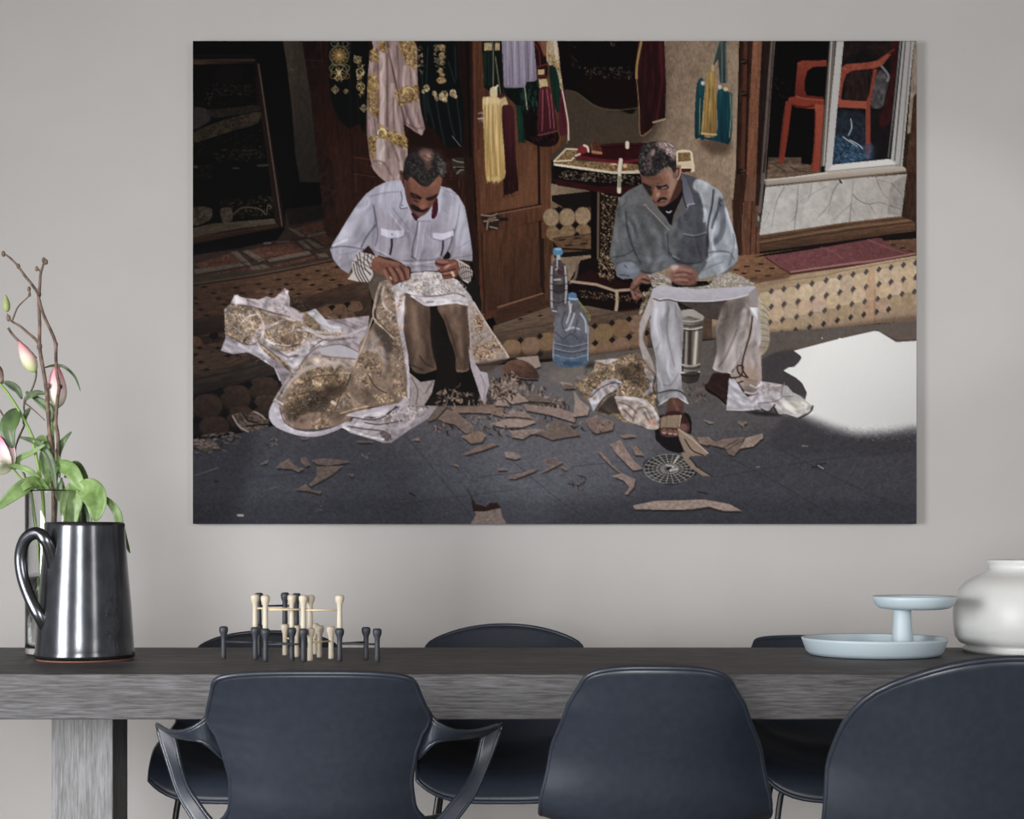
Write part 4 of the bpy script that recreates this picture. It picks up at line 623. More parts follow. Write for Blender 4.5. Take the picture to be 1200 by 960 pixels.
strokes([[(275, 852), (300, 852)]], 2.6, (150, 140, 136)); strokes([[(410, 720), (490, 695)], [(30, 640), (165, 595)], [(360, 700), (380, 712)]], 1, (84, 74, 70)); flecks([(420, 440), (490, 440), (470, 480), (430, 480)], 14, 4, 1.2, [(110, 98, 92), (30, 28, 28)]); flecks([(940, 510), (980, 510), (980, 540), (950, 540)], 8, 3, 1, [(110, 98, 92)]); flecks([(690, 760), (740, 760), (720, 830), (690, 830)], 8, 4, .8, [(96, 82, 76)]); st([(145, 668), (165, 668)], 1.6, (22, 22, 26)); ell(235, 634, 6, 5, (26, 26, 30))
Z(860, 380, 5.4545)
strokes([[(30, 630), (60, 645), (80, 625)], [(60, 640), (65, 660)], [(440, 780), (475, 782)], [(145, 915), (165, 915)]], 1.4, (120, 106, 100)); strokes([[(500, 920), (560, 910), (580, 930)], [(530, 900), (590, 895)]], 1.4, (30, 28, 32)); st([(540, 905), (575, 925)], 1.3, (150, 140, 138))
Z(0, 0, 1)
mod([(226, 500), (1074, 500), (1074, 614), (226, 614)], lambda c, x, y: c*(1+.16*(vnoise(x/1.1, y/.9, 5)-.5)+.14*(vnoise((x+y)/3.5, (y-x*.3)/2.2, 6)-.5))[..., None], sm=False, soft=6)
# --- bottles
Z(560, 280, 5.4545)
poly([(700, 800), (745, 790), (750, 830), (690, 832)], (34, 30, 30), soft=3, a=.8)
B = poly([(510, 115), (525, 112), (540, 150), (570, 175), (575, 230), (578, 300), (572, 420), (545, 465), (500, 485), (475, 475), (465, 430), (465, 300), (465, 200), (480, 160), (500, 135)], (66, 56, 56), to=(84, 80, 84), ax=[(500, 150), (500, 480)], ret=True, a=.92, tex=(.35, 3, 6, 0))
strokes([[(475, 180), (472, 300), (476, 440)], [(560, 180), (568, 300), (562, 410)]], 2.2, (176, 176, 184), a=.8, clip=B); strokes([[(470, 235), (520, 245), (570, 235)], [(468, 290), (520, 300), (575, 290)], [(468, 330), (520, 342), (575, 328)], [(470, 400), (510, 412), (560, 400)]], 1.1, (30, 26, 28), a=.8, clip=B); strokes([[(500, 200), (520, 190), (540, 200)], [(490, 265), (530, 262)], [(480, 462), (520, 470)], [(510, 130), (510, 180)]], 1.5, (190, 192, 202), a=.8, clip=B); poly([(490, 300), (555, 300), (550, 350), (490, 350)], (38, 32, 34), a=.7, clip=B); poly([(515, 190), (550, 190), (548, 230), (515, 230)], (54, 26, 26), a=.7, clip=B)
poly([(485, 70), (500, 60), (530, 60), (542, 72), (540, 105), (490, 106)], (64, 120, 162), tex=(.15, 1, 1, 0)); ell(515, 68, 22, 8, (104, 160, 200)); poly([(505, 106), (530, 106), (532, 135), (505, 135)], (150, 160, 172), sm=False)
B = poly([(585, 398), (640, 398), (670, 450), (705, 520), (712, 600), (710, 700), (708, 780), (690, 810), (620, 826), (560, 825), (500, 810), (480, 775), (482, 700), (490, 600), (490, 520), (505, 470), (550, 430)], (88, 84, 90), to=(76, 84, 98), ax=[(600, 420), (600, 800)], ret=True, tex=((.18, 4, 6, 20), (.08, 1, 2, 0)))
poly([(482, 735), (600, 760), (710, 735), (708, 780), (690, 810), (620, 826), (560, 825), (500, 810)], (66, 88, 112), clip=B, tex=(.25, 4, 2, 0)); ell(605, 800, 60, 12, (44, 68, 98)); poly([(500, 520), (600, 500), (700, 530), (705, 620), (600, 600), (492, 640)], (112, 112, 122), soft=6, a=.5, clip=B)
strokes([[(486, 665), (600, 690), (708, 665)], [(484, 700), (600, 725), (708, 700)], [(484, 742), (600, 768), (708, 740)]], 1, (140, 144, 158), a=.7, clip=B); strokes([[(486, 675), (600, 700), (708, 675)], [(484, 712), (600, 735), (708, 710)]], .9, (50, 50, 60), a=.8, clip=B)
strokes([[(600, 420), (590, 480), (570, 540)], [(620, 480), (600, 540), (580, 580)], [(560, 590), (610, 570), (650, 580)], [(660, 480), (690, 530), (695, 600)], [(585, 400), (595, 470)]], 2, (184, 186, 198), a=.75, clip=B, soft=1); strokes([[(560, 470), (540, 540), (560, 600)], [(640, 520), (620, 600)], [(500, 600), (540, 640)], [(640, 640), (600, 610), (560, 640)]], 1.6, (50, 50, 62), a=.7, clip=B, soft=1); st([(488, 540), (484, 760)], 1.2, (150, 160, 180), a=.8, clip=B); st([(708, 560), (706, 780)], 1.2, (150, 166, 190), a=.8, clip=B)
poly([(580, 355), (600, 345), (630, 350), (635, 375), (640, 398), (585, 398)], (70, 104, 140), tex=(.25, 1, 1, 0)); st([(585, 385), (640, 388)], 1.8, (136, 176, 210)); strokes([[(640, 390), (680, 440), (715, 490), (718, 530)], [(645, 400), (690, 470), (712, 520)]], 1.3, (124, 130, 70), a=.8)
# --- stool
Z(700, 300, 4.615)
poly([(450, 250), (640, 250), (640, 340), (450, 300)], (30, 24, 22), sm=False)
poly([(455, 295), (520, 290), (580, 330), (575, 400), (558, 620), (545, 680), (490, 690), (455, 670), (450, 500)], (120, 112, 104), to=(74, 66, 60), ax=[(480, 300), (580, 300)], sm=False, tex=(.12, 2, 10, 0))
poly([(455, 410), (480, 410), (470, 600), (455, 640)], (46, 38, 34), soft=2); st([(505, 400), (500, 590)], 4.6, (52, 44, 40), soft=2); st([(540, 400), (528, 585)], 3.4, (196, 190, 180), soft=2, a=.9); st([(485, 400), (480, 590)], 2, (150, 142, 132), a=.8)
for y, c in ((325, (60, 52, 46)), (350, (176, 168, 156)), (375, (56, 48, 44)), (392, (200, 194, 182)), (400, (44, 38, 34)), (590, (168, 160, 148)), (605, (36, 30, 28)), (632, (196, 188, 176)), (645, (30, 24, 24))): st([(455, y), (490, y+6), (530, y+6), (572-(y-325)*.06, y-4)], 1.6, c, a=.9)
poly([(460, 640), (548, 630), (545, 680), (490, 692), (460, 675)], (34, 28, 26), a=.8); poly([(460, 300), (520, 292), (575, 325), (570, 345), (500, 330), (460, 335)], (168, 162, 152), a=.8)
# --- cloth heap at the left of the first man
Z(220, 300, 6.667)
poly([(960, 440), (1180, 370), (1440, 300), (1440, 520), (1000, 520)], (52, 37, 29), sm=False, tex=(.2, 3, 2, 0))
for x, y in ((1075, 440), (1190, 420), (1310, 395), (1130, 500), (1260, 480)): poly([(x-58, y+30), (x-42, y-26), (x, y-40), (x+42, y-30), (x+58, y+24), (x, y+44)], (92, 64, 48), tex=(.2, 3, 3, 0))
for x, y in ((1130, 410), (1250, 385)): poly([(x-30, y-10), (x, y-24), (x+30, y-12), (x, y+24)], (18, 13, 13), sm=False)
EMB = [((120, 96, 74), 2.6, .26, .85), ((74, 56, 40), 1.8, .12, .75), ((214, 190, 150), 1.6, .10, .7)]
EMB2 = [((122, 98, 72), 2.2, .38, .85), ((72, 54, 36), 1.6, .2, .8), ((206, 184, 150), 1.3, .10, .7)]
CLO = (172, 160, 164)
GF = [(158, 120, 86), (118, 82, 56), (206, 178, 146), (84, 58, 44), (178, 142, 108)]
Z(220, 300, 6.667)
poly([(290, 420), (335, 380), (370, 308), (440, 330), (560, 345), (620, 320), (680, 335), (720, 300), (765, 252), (800, 330), (800, 400), (880, 450), (930, 440), (1000, 415), (1080, 500), (1200, 495), (1420, 470), (1400, 900), (1100, 1200), (760, 1240), (820, 1000), (720, 980), (680, 880), (560, 800), (470, 755), (360, 770), (262, 745), (300, 640), (295, 560)], CLO, to=(148, 136, 142), ax=[(400, 350), (800, 900)], sm=False, tex=((.10, 6, 4, 20), (.04, 1, 1, 0)))
poly([(340, 385), (480, 400), (600, 430), (760, 460), (820, 490), (700, 530), (560, 560), (480, 690), (380, 660), (300, 610), (300, 450)], (158, 138, 124), tex=(.15, 3, 3, 0), emb=EMB)
poly([(820, 490), (1060, 580), (1200, 600), (1200, 650), (1000, 640), (860, 700), (860, 770), (700, 730), (600, 640), (640, 560), (760, 520)], (152, 132, 118), tex=(.2, 3, 3, 0), emb=EMB)
flecks([(350, 390), (800, 480), (560, 680), (320, 600)], 90, 4, 1.2, GF); flecks([(620, 560), (1180, 590), (1180, 640), (860, 760), (640, 660)], 100, 4, 1.3, GF+[(90, 62, 46), (220, 210, 206)])
poly([(730, 640), (800, 610), (850, 650), (830, 720), (760, 700)], (92, 66, 50), a=.7, soft=1)
poly([(800, 760), (860, 740), (920, 700), (1060, 640), (1160, 620), (1060, 700), (940, 760), (880, 850), (820, 880), (760, 800)], (176, 168, 174), soft=1.4, a=.9)
poly([(590, 440), (760, 460), (800, 400), (880, 450), (820, 500), (700, 480)], (158, 146, 150), a=.8, soft=1)
poly([(935, 450), (1000, 415), (1060, 480), (1110, 540), (1200, 560), (1200, 600), (1100, 590), (1010, 520)], (180, 176, 184), sm=False); poly([(905, 460), (940, 450), (1040, 550), (1000, 570), (920, 540)], (140, 114, 92), emb=EMB)
poly([(262, 745), (300, 640), (380, 665), (480, 700), (555, 680), (470, 755), (360, 770)], (158, 150, 158), sm=False, tex=(.08, 4, 3, 0)); poly([(475, 745), (560, 675), (640, 740), (760, 850), (830, 900), (760, 960), (720, 980), (680, 880), (560, 800)], (170, 164, 172), sm=False, tex=(.06, 3, 3, 0)); poly([(560, 680), (600, 720), (700, 780), (780, 850), (820, 920), (760, 890), (640, 790), (580, 730)], (136, 114, 96), emb=EMB)
for q, w, c in (([(340, 380), (500, 400), (640, 440), (800, 480)], 1.3, (74, 56, 48)), ([(415, 600), (400, 560), (470, 480), (560, 460)], 2, (196, 184, 186)), ([(560, 460), (600, 560), (570, 660)], 2, (190, 178, 180)), ([(640, 560), (760, 500), (840, 510)], 1.5, (206, 196, 198)), ([(380, 660), (480, 700), (560, 670)], 1.2, (80, 64, 58)), ([(560, 680), (700, 790), (810, 920)], 1.2, (70, 54, 46)), ([(300, 620), (370, 650)], 1.2, (110, 92, 86)), ([(320, 400), (390, 500), (360, 600)], 1.6, (118, 100, 96)), ([(470, 340), (480, 390)], 3, (134, 120, 124)), ([(680, 380), (700, 440)], 4, (138, 124, 128)), ([(780, 280), (760, 380)], 3, (196, 184, 188)), ([(390, 320), (380, 380)], 4, (190, 178, 184)), ([(860, 580), (960, 590), (1060, 640)], 3, (206, 200, 204)), ([(620, 660), (700, 700), (800, 710)], 3, (200, 194, 200)), ([(700, 740), (780, 790), (860, 780)], 2, (92, 78, 76)), ([(690, 700), (800, 715), (880, 690)], 1.6, (72, 54, 46)), ([(960, 740), (1060, 660), (1200, 640)], 1.4, (100, 84, 84)), ([(1100, 480), (1240, 540), (1300, 560)], 2.2, (130, 116, 116))): st(q, w, c, a=.85, soft=1)
# the lower lobes spilling to the street
Z(220, 420, 4.615)
def cloth(q, c, to, ax, t=.12, **k): poly(q, c, to=to, ax=ax, tex=((t, 5, 4, 30), (.05, 1, 1, 0)), **k)
cloth([(390, 0), (470, 10), (560, 80), (590, 100), (560, 140), (520, 165), (490, 80), (430, 20)], (150, 140, 150), (110, 98, 104), [(400, 0), (560, 160)])
cloth([(640, 0), (800, -30), (900, 40), (880, 120), (870, 240), (890, 320), (860, 350), (720, 385), (560, 375), (510, 330), (470, 250), (520, 180), (560, 110)], (156, 138, 128), (112, 92, 78), [(600, 0), (700, 380)])
poly([(640, 60), (780, 50), (860, 90), (850, 240), (760, 300), (640, 330), (540, 300), (530, 230), (590, 140)], (122, 98, 74), a=.9, soft=1, emb=EMB2); flecks([(600, 70), (850, 80), (850, 240), (700, 320), (530, 320), (540, 200)], 170, 5, 1.3, GF+[(60, 46, 34)])
poly([(700, 180), (850, 130), (860, 170), (800, 230), (740, 290), (640, 330), (560, 330), (560, 260)], (52, 40, 32), soft=5, a=.75); poly([(590, 330), (700, 290), (760, 330), (700, 370), (600, 380)], (136, 108, 92), soft=2, a=.8)
poly([(440, 300), (470, 235), (500, 260), (520, 320), (570, 380), (660, 400), (760, 385), (870, 345), (880, 355), (800, 395), (700, 425), (600, 420), (500, 385), (455, 350)], (178, 172, 182), to=(160, 152, 162), ax=[(450, 300), (850, 380)], tex=(.06, 3, 2, 0)); st([(500, 270), (530, 350), (620, 392), (760, 380)], 1.2, (70, 54, 46)); st([(470, 235), (520, 150), (560, 90)], 3, (150, 136, 136)); st([(475, 225), (515, 250)], 2, (200, 184, 176))
flecks([(640, 350), (780, 320), (760, 370), (660, 390)], 24, 4, 1.3, GF)
# big lobe under the knees
cloth([(880, 60), (930, 0), (960, -100), (1180, -120), (1190, 60), (1185, 200), (1060, 250), (930, 290), (880, 310), (800, 280), (810, 220), (860, 190), (870, 130)], (158, 138, 124), (126, 102, 86), [(900, 0), (1000, 280)])
flecks([(880, 80), (940, 0), (1180, -60), (1180, 60), (1050, 130), (960, 160), (880, 170)], 130, 5, 1.4, GF+[(66, 50, 38), (140, 118, 98)]); poly([(870, 120), (960, 100), (1060, 140), (960, 250), (860, 260), (840, 220)], (150, 124, 106), soft=3, a=.6); strokes([[(870, 140), (880, 180), (920, 230)], [(980, 60), (990, 130), (1040, 170)], [(860, 200), (880, 220)]], 1.6, (70, 52, 42), a=.8)
strokes([[(830, 300), (940, 270), (1100, 230), (1180, 190)]], 1.6, (196, 168, 124)); strokes([[(790, 330), (900, 285), (1080, 250), (1180, 205)]], 1.2, (96, 72, 54))
poly([(860, 310), (920, 290), (1100, 245), (1190, 180), (1200, 240), (1120, 270), (1060, 310), (980, 320), (900, 318)], (176, 168, 176), tex=(.08, 3, 2, 0))
poly([(835, 370), (890, 340), (900, 318), (1000, 325), (1090, 300), (1200, 230), (1270, 200), (1420, 120), (1410, 190), (1300, 330), (1200, 390), (1100, 460), (1060, 460), (1000, 440), (880, 405)], (166, 158, 164), to=(140, 130, 136), ax=[(1000, 300), (1100, 460)], sm=False, tex=((.1, 3, 3, 0), (.04, 1, 1, 0)))
strokes([[(895, 322), (1000, 335), (1080, 310), (1130, 260)], [(870, 370), (960, 385), (1050, 395), (1095, 415), (1100, 440)], [(960, 350), (1040, 360), (1160, 340)]], 1.4, (66, 56, 56)); poly([(1040, 405), (1085, 405), (1100, 430), (1075, 450)], (92, 80, 80)); strokes([[(840, 375), (960, 420), (1060, 440)]], 2.4, (196, 188, 194)); flecks([(1000, 330), (1240, 230), (1380, 190), (1260, 310), (1100, 350)], 110, 4, 1.3, [(140, 118, 104), (108, 88, 80), (196, 186, 184), (90, 74, 68)])
st([(785, 240), (800, 250)], 4, (190, 160, 152))
Z(220, 300, 6.667)
folds([(290, 400), (370, 308), (765, 260), (1080, 480), (1380, 500), (1300, 900), (850, 1100), (700, 900), (300, 740)], .32, 7, 4, 25, soft=1)
contour([(340, 385), (600, 430), (1060, 580), (1180, 640), (860, 760), (640, 700), (480, 700), (300, 620), (300, 450)], 3.2, .2, .5, .5, tint=(146, 104, 72)); contour([(290, 400), (370, 308), (765, 260), (1080, 480), (1380, 500), (1300, 900), (850, 1100), (700, 900), (300, 740)], 9, .10, .35, .3)
Z(220, 420, 4.615)
contour([(600, 40), (850, 60), (870, 230), (700, 340), (530, 320), (540, 180)], 3, .22, .55, .5, tint=(136, 96, 64)); contour([(880, 60), (1180, -60), (1190, 180), (1000, 260), (850, 260)], 3.4, .2, .5, .45, tint=(142, 100, 70))
folds([(560, 80), (800, -30), (880, 60), (890, 310), (720, 400), (560, 400), (470, 260)], .30, 7, 5, -40); folds([(890, 60), (1180, -60), (1190, 200), (900, 300), (820, 260)], .26, 6, 9, 10); folds([(860, 330), (1100, 270), (1400, 140), (1200, 390), (1080, 450), (860, 390)], .26, 9, 3, -30, soft=1)
Z(220, 300, 6.667)
poly([(1040, 720), (1200, 700), (1330, 760), (1340, 800), (1180, 790), (1060, 780)], (176, 172, 180), a=.9, soft=1); strokes([[(1050, 715), (1200, 695), (1340, 755)], [(1050, 785), (1180, 798), (1330, 812)]], 1.2, (96, 80, 74), a=.8)
strokes([[(1000, 620), (1130, 640), (1260, 620), (1400, 560)], [(900, 560), (1020, 600), (1150, 600)]], 2.6, (190, 180, 182), a=.8, soft=1.2); strokes([[(860, 900), (940, 780), (1040, 700)], [(1010, 640), (1120, 665), (1300, 640)]], 1.3, (92, 72, 62), a=.8)
Z(220, 420, 4.615)
strokes([[(520, 180), (600, 90), (720, 40), (820, 20)], [(610, 70), (700, 30)]], 3, (184, 170, 164), a=.7, soft=1.4); strokes([[(870, 130), (830, 200), (800, 280)], [(640, 130), (700, 100), (800, 90)], [(600, 200), (680, 180), (760, 200)]], 1.6, (64, 48, 40), a=.7)
strokes([[(900, 60), (960, 30), (1010, 60), (1040, 130), (1100, 140)], [(940, 180), (1000, 210), (1080, 190)], [(1100, -60), (1120, 40), (1160, 120)]], 2, (190, 172, 158), a=.7, soft=1.2)
# --- first man: trousers, shoes
Z(380, 300, 5.4545)
poly([(320, 150), (560, 130), (980, 160), (1010, 300), (960, 800), (1000, 960), (560, 960), (420, 600), (300, 250)], (20, 16, 15), sm=False)
flecks([(700, 480), (840, 480), (850, 700), (720, 720)], 14, 9, 1, [(36, 28, 26), (14, 12, 12)], 0, 40)
poly([(300, 110), (380, 110), (440, 180), (360, 190), (330, 300), (300, 250), (285, 180)], (84, 72, 62), tex=(.15, 2, 4, 60))
poly([(515, 245), (560, 260), (640, 305), (675, 330), (680, 480), (690, 600), (720, 720), (700, 745), (640, 755), (600, 752), (560, 720), (530, 600), (505, 480), (505, 350)], (104, 80, 66), to=(88, 68, 56), ax=[(600, 300), (600, 740)], tex=((.14, 4, 14, 0), (.05, 1, 1, 0)))
poly([(640, 330), (675, 335), (690, 560), (715, 700), (670, 690), (640, 560)], (58, 43, 36), soft=4, a=.6); poly([(505, 400), (540, 400), (560, 700), (530, 600)], (60, 46, 38), soft=4, a=.6); strokes([[(570, 330), (590, 500), (600, 640)]], 8, (122, 96, 80), a=.5, soft=4); strokes([[(610, 640), (650, 690), (700, 715)], [(560, 700), (640, 735)]], 2, (50, 38, 32), a=.8, soft=1.2)
poly([(725, 335), (780, 300), (850, 310), (915, 325), (925, 480), (935, 600), (930, 700), (920, 735), (870, 748), (845, 735), (840, 640), (800, 520), (770, 420)], (102, 78, 64), to=(80, 61, 50), ax=[(830, 320), (880, 740)], tex=((.14, 4, 14, 0), (.05, 1, 1, 0)))
poly([(880, 330), (920, 330), (932, 600), (925, 720), (890, 700)], (62, 46, 38), soft=4, a=.6); strokes([[(770, 380), (820, 520), (850, 640)]], 3, (62, 46, 38), a=.7, soft=2); strokes([[(760, 340), (800, 330)], [(820, 340), (860, 480), (880, 640)]], 5, (120, 94, 78), a=.45, soft=3); st([(850, 735), (900, 740), (925, 725)], 1.4, (128, 100, 84), a=.7)
poly([(560, 750), (640, 757), (720, 730), (720, 790), (680, 810), (600, 805)], (12, 10, 11), sm=False); poly([(850, 760), (950, 735), (1000, 800), (1020, 900), (960, 900), (860, 850)], (16, 12, 12), sm=False)
poly([(300, 960), (560, 960), (700, 900), (1040, 880), (1040, 960)], (30, 24, 22), soft=2, a=.5)
flecks([(700, 880), (860, 840), (1040, 930), (1040, 960), (700, 960)], 60, 6, 2, [(120, 98, 84), (80, 64, 54), (40, 32, 28), (150, 128, 110)])
# cloth over his lap
cloth([(360, 170), (420, 160), (460, 200), (500, 260), (520, 330), (510, 480), (540, 700), (548, 910), (520, 900), (480, 940), (380, 960), (240, 950), (150, 850), (170, 760), (220, 640), (230, 560), (290, 480), (330, 400), (325, 320), (350, 230)], (146, 126, 112), (120, 98, 82), [(350, 200), (400, 940)])
flecks([(370, 200), (460, 220), (470, 420), (500, 560), (520, 820), (440, 880), (420, 560), (330, 420)], 170, 4.5, 1.3, GF+[(58, 44, 34)]); flecks([(240, 600), (340, 600), (380, 760), (300, 860), (180, 780)], 100, 5, 1.4, GF+[(64, 48, 36)])
poly([(300, 540), (350, 500), (400, 520), (420, 640), (400, 700), (340, 620), (250, 600)], (160, 146, 146), soft=3, a=.6); poly([(330, 430), (420, 510), (440, 600), (400, 620), (360, 540), (320, 480)], (52, 42, 36), soft=3, a=.8); poly([(390, 540), (430, 560), (420, 700), (400, 740)], (70, 56, 48), soft=3, a=.6)
strokes([[(360, 175), (330, 280), (318, 400), (400, 480), (445, 530)], [(310, 400), (240, 600), (190, 700)]], 2, (178, 156, 132)); strokes([[(370, 200), (345, 300), (335, 400), (440, 510)]], 1.2, (70, 52, 42)); st([(385, 200), (372, 260), (390, 330), (450, 380)], 2.2, (190, 172, 160)); strokes([[(290, 770), (330, 840), (400, 880)], [(170, 760), (150, 830)]], 1.6, (66, 50, 40)); flecks([(270, 900), (500, 860), (520, 890), (380, 950)], 50, 4, 1.3, [(206, 180, 134), (120, 92, 66)])
poly([(455, 205), (500, 215), (522, 260), (512, 330), (508, 480), (540, 640), (550, 800), (552, 915), (535, 920), (530, 760), (500, 560), (470, 420), (455, 300)], (178, 168, 176), sm=False, tex=(.06, 2, 6, 0)); flecks([(455, 215), (515, 230), (500, 300), (470, 330)], 30, 3, 1.3, GF)
poly([(548, 750), (620, 810), (710, 795), (690, 880), (640, 960), (540, 960), (555, 900)], (150, 136, 136), sm=False, tex=(.12, 3, 3, 0)); strokes([[(560, 780), (600, 860), (590, 950)], [(700, 800), (650, 880)]], 1.4, (100, 84, 80))
L = poly([(430, 210), (470, 180), (540, 155), (560, 115), (640, 105), (740, 110), (850, 155), (880, 190), (940, 260), (950, 315), (900, 320), (840, 305), (760, 310), (680, 322), (620, 305), (560, 255), (520, 240), (470, 260)], (184, 178, 184), ret=True, tex=((.10, 4, 3, 10), (.05, 1, 1, 0)), emb=[((150, 130, 118), 2.4, .12, .6)])
flecks([(480, 190), (560, 130), (740, 120), (860, 170), (920, 240), (620, 250)], 240, 5, 1.3, [(206, 198, 198), (140, 120, 108), (112, 96, 90), (190, 170, 150), (214, 208, 210)]); st([(540, 250), (640, 262), (740, 256), (840, 240), (900, 262)], 1.3, (84, 74, 74), clip=L); st([(560, 258), (640, 312), (700, 318), (830, 302), (940, 315)], 1.8, (196, 190, 196)); st([(560, 240), (700, 285), (840, 275), (930, 285)], 4, (190, 184, 192), a=.6, soft=2); st([(660, 298), (700, 296)], 1.4, (90, 84, 92))
folds([(350, 170), (500, 250), (540, 700), (500, 940), (240, 940), (160, 800), (320, 350)], .24, 6, 10, 15, soft=1); folds([(430, 210), (640, 105), (850, 155), (950, 315), (680, 322)], .2, 7, 4, 0, soft=1); folds([(515, 250), (680, 330), (715, 730), (560, 730)], .2, 5, 22, 0, soft=2); folds([(730, 330), (915, 320), (930, 730), (845, 735)], .2, 5, 22, -6, soft=2)
contour([(360, 180), (460, 220), (500, 480), (530, 860), (300, 930), (170, 800), (250, 600), (330, 420)], 3.2, .2, .5, .45, tint=(144, 102, 72)); contour([(480, 190), (560, 130), (740, 115), (860, 170), (920, 240), (620, 250)], 3, .18, .35, .5)
cloth([(920, 320), (955, 290), (1000, 360), (1060, 460), (1130, 560), (1182, 650), (1120, 670), (1040, 690), (975, 690), (940, 640), (930, 500)], (168, 152, 146), (146, 128, 120), [(950, 320), (1100, 680)])
flecks([(970, 370), (1010, 380), (1020, 470), (980, 500), (960, 440)], 90, 4, 1.5, GF); flecks([(950, 600), (1080, 530), (1140, 600), (1040, 670), (960, 670)], 150, 4.5, 1.5, GF); strokes([[(955, 300), (1050, 450), (1182, 650)]], 1.5, (198, 180, 168)); strokes([[(960, 580), (1060, 500)], [(950, 520), (1040, 480)]], 1.6, (124, 104, 96), a=.8)
contour([(955, 330), (1020, 400), (1170, 640), (980, 680), (940, 500)], 3, .2, .5, .45, tint=(144, 102, 72)); poly([(975, 690), (1100, 670), (1175, 660), (1120, 700), (1060, 740), (1000, 740)], (70, 54, 46), soft=2, a=.8)
poly([(925, 580), (945, 640), (975, 700), (1000, 740), (1045, 750), (1058, 830), (1040, 890), (1025, 950), (1000, 900), (975, 820), (940, 720), (930, 640)], (160, 150, 158), sm=False, tex=(.08, 3, 5, 0)); st([(1000, 760), (1030, 840), (1020, 940)], 1.4, (120, 108, 114), a=.7)
flecks([(1060, 780), (1200, 740), (1240, 900), (1080, 940)], 100, 6, 2.2, [(140, 118, 104), (96, 76, 66), (40, 30, 28), (156, 134, 118)])
# --- first man: shirt
Z(380, 160, 5.4545)
SH = poly([(490, 278), (400, 292), (330, 325), (270, 370), (205, 450), (150, 535), (100, 620), (60, 680), (40, 725), (60, 790), (110, 850), (160, 880), (220, 760), (285, 700), (330, 760), (420, 780), (500, 810), (540, 870), (740, 860), (790, 790), (860, 790), (950, 800), (950, 750), (938, 660), (920, 550), (900, 450), (860, 380), (810, 335), (740, 318), (680, 500), (600, 530)], (164, 162, 180), to=(140, 134, 146), ax=[(450, 300), (560, 830)], sm=False, ret=True, tex=((.06, 1, 12, 0), (.05, 5, 6, 0)))
poly([(330, 420), (420, 500), (560, 560), (590, 560), (570, 780), (420, 760), (330, 720), (280, 700), (330, 600)], (132, 124, 136), soft=8, a=.6, clip=SH); poly([(240, 420), (330, 480), (330, 600), (230, 700), (180, 620), (200, 500)], (142, 138, 154), soft=5, a=.6, clip=SH); poly([(80, 640), (170, 520), (260, 400), (300, 380), (220, 540), (140, 680)], (184, 184, 200), soft=6, a=.7, clip=SH); poly([(600, 560), (700, 540), (800, 600), (780, 740), (600, 760)], (134, 128, 142), soft=7, a=.5, clip=SH); poly([(840, 420), (900, 480), (930, 640), (940, 740), (860, 700), (830, 560)], (168, 168, 184), soft=5, a=.7, clip=SH)
for q, w, c, a in (([(315, 440), (330, 520), (345, 620), (330, 700)], 1.6, (84, 80, 96), .8), ([(330, 570), (270, 650), (240, 710)], 2, (78, 74, 90), .8), ([(45, 715), (130, 705), (240, 722), (300, 740)], 1.8, (84, 84, 104), .8), ([(60, 700), (150, 660)], 2.2, (196, 196, 210), .7), ([(100, 760), (180, 745), (210, 730)], 1.2, (110, 110, 130), .7), ([(280, 700), (330, 740), (480, 800)], 1.6, (100, 94, 108), .7), ([(300, 385), (380, 365), (480, 355)], 1.2, (116, 114, 134), .8), ([(600, 545), (590, 620), (570, 700), (565, 770)], 1.7, (78, 72, 84), .85), ([(612, 550), (605, 640), (585, 770)], 1.2, (184, 182, 198), .7), ([(610, 545), (680, 545)], 1.2, (104, 100, 114), .8), ([(440, 460), (500, 540), (550, 600)], 1.8, (120, 114, 128), .6), ([(430, 500), (500, 590), (540, 610)], 2, (178, 176, 192), .6), ([(560, 770), (590, 790)], 1.4, (70, 66, 80), .9), ([(480, 800), (600, 795), (700, 790), (760, 770)], 1.6, (96, 92, 108), .7), ([(430, 790), (560, 815), (720, 800)], 1.6, (180, 178, 192), .6), ([(870, 440), (850, 560), (830, 620)], 1.3, (104, 102, 120), .7), ([(830, 600), (815, 680), (790, 740)], 2, (80, 74, 88), .8), ([(800, 500), (770, 470)], 1, (120, 116, 132), .6), ([(780, 350), (850, 375)], 1.2, (120, 118, 136), .7), ([(940, 660), (900, 690), (850, 720)], 1.2, (120, 118, 134), .6), ([(830, 780), (900, 770), (950, 760)], 1.6, (110, 106, 124), .7), ([(350, 730), (420, 770)], 2, (176, 172, 188), .5), ([(660, 560), (640, 740)], 1.2, (118, 112, 126), .5), ([(690, 560), (680, 740)], 1.2, (118, 112, 126), .5), ([(640, 600), (630, 700)], 1.2, (170, 166, 182), .5), ([(700, 840), (620, 830), (560, 840)], 1.5, (104, 98, 110), .7)): st(q, w, c, a=a, soft=1.1, clip=SH)
for q in ([(365, 588), (400, 598), (455, 605), (520, 600), (512, 640), (470, 655), (430, 655), (365, 632)], [(695, 618), (760, 622), (828, 604), (830, 638), (770, 665), (745, 668), (698, 655)]): poly(q, (182, 178, 196), sm=False); st(q[3:7], 1.2, (110, 104, 120), sm=False)
poly([(360, 660), (530, 660), (520, 760), (400, 760)], (150, 146, 160), a=.35, soft=2); ell(436, 628, 5, 8, (120, 116, 130)); st([(434, 660), (434, 700), (424, 755)], 2.4, (34, 28, 36)); st([(762, 672), (760, 720), (750, 760)], 2.2, (44, 38, 46)); poly([(790, 740), (810, 760), (800, 785), (760, 785)], (18, 14, 16)); flecks([(370, 590), (820, 610), (820, 650), (370, 645)], 0, 1, 1, GF)
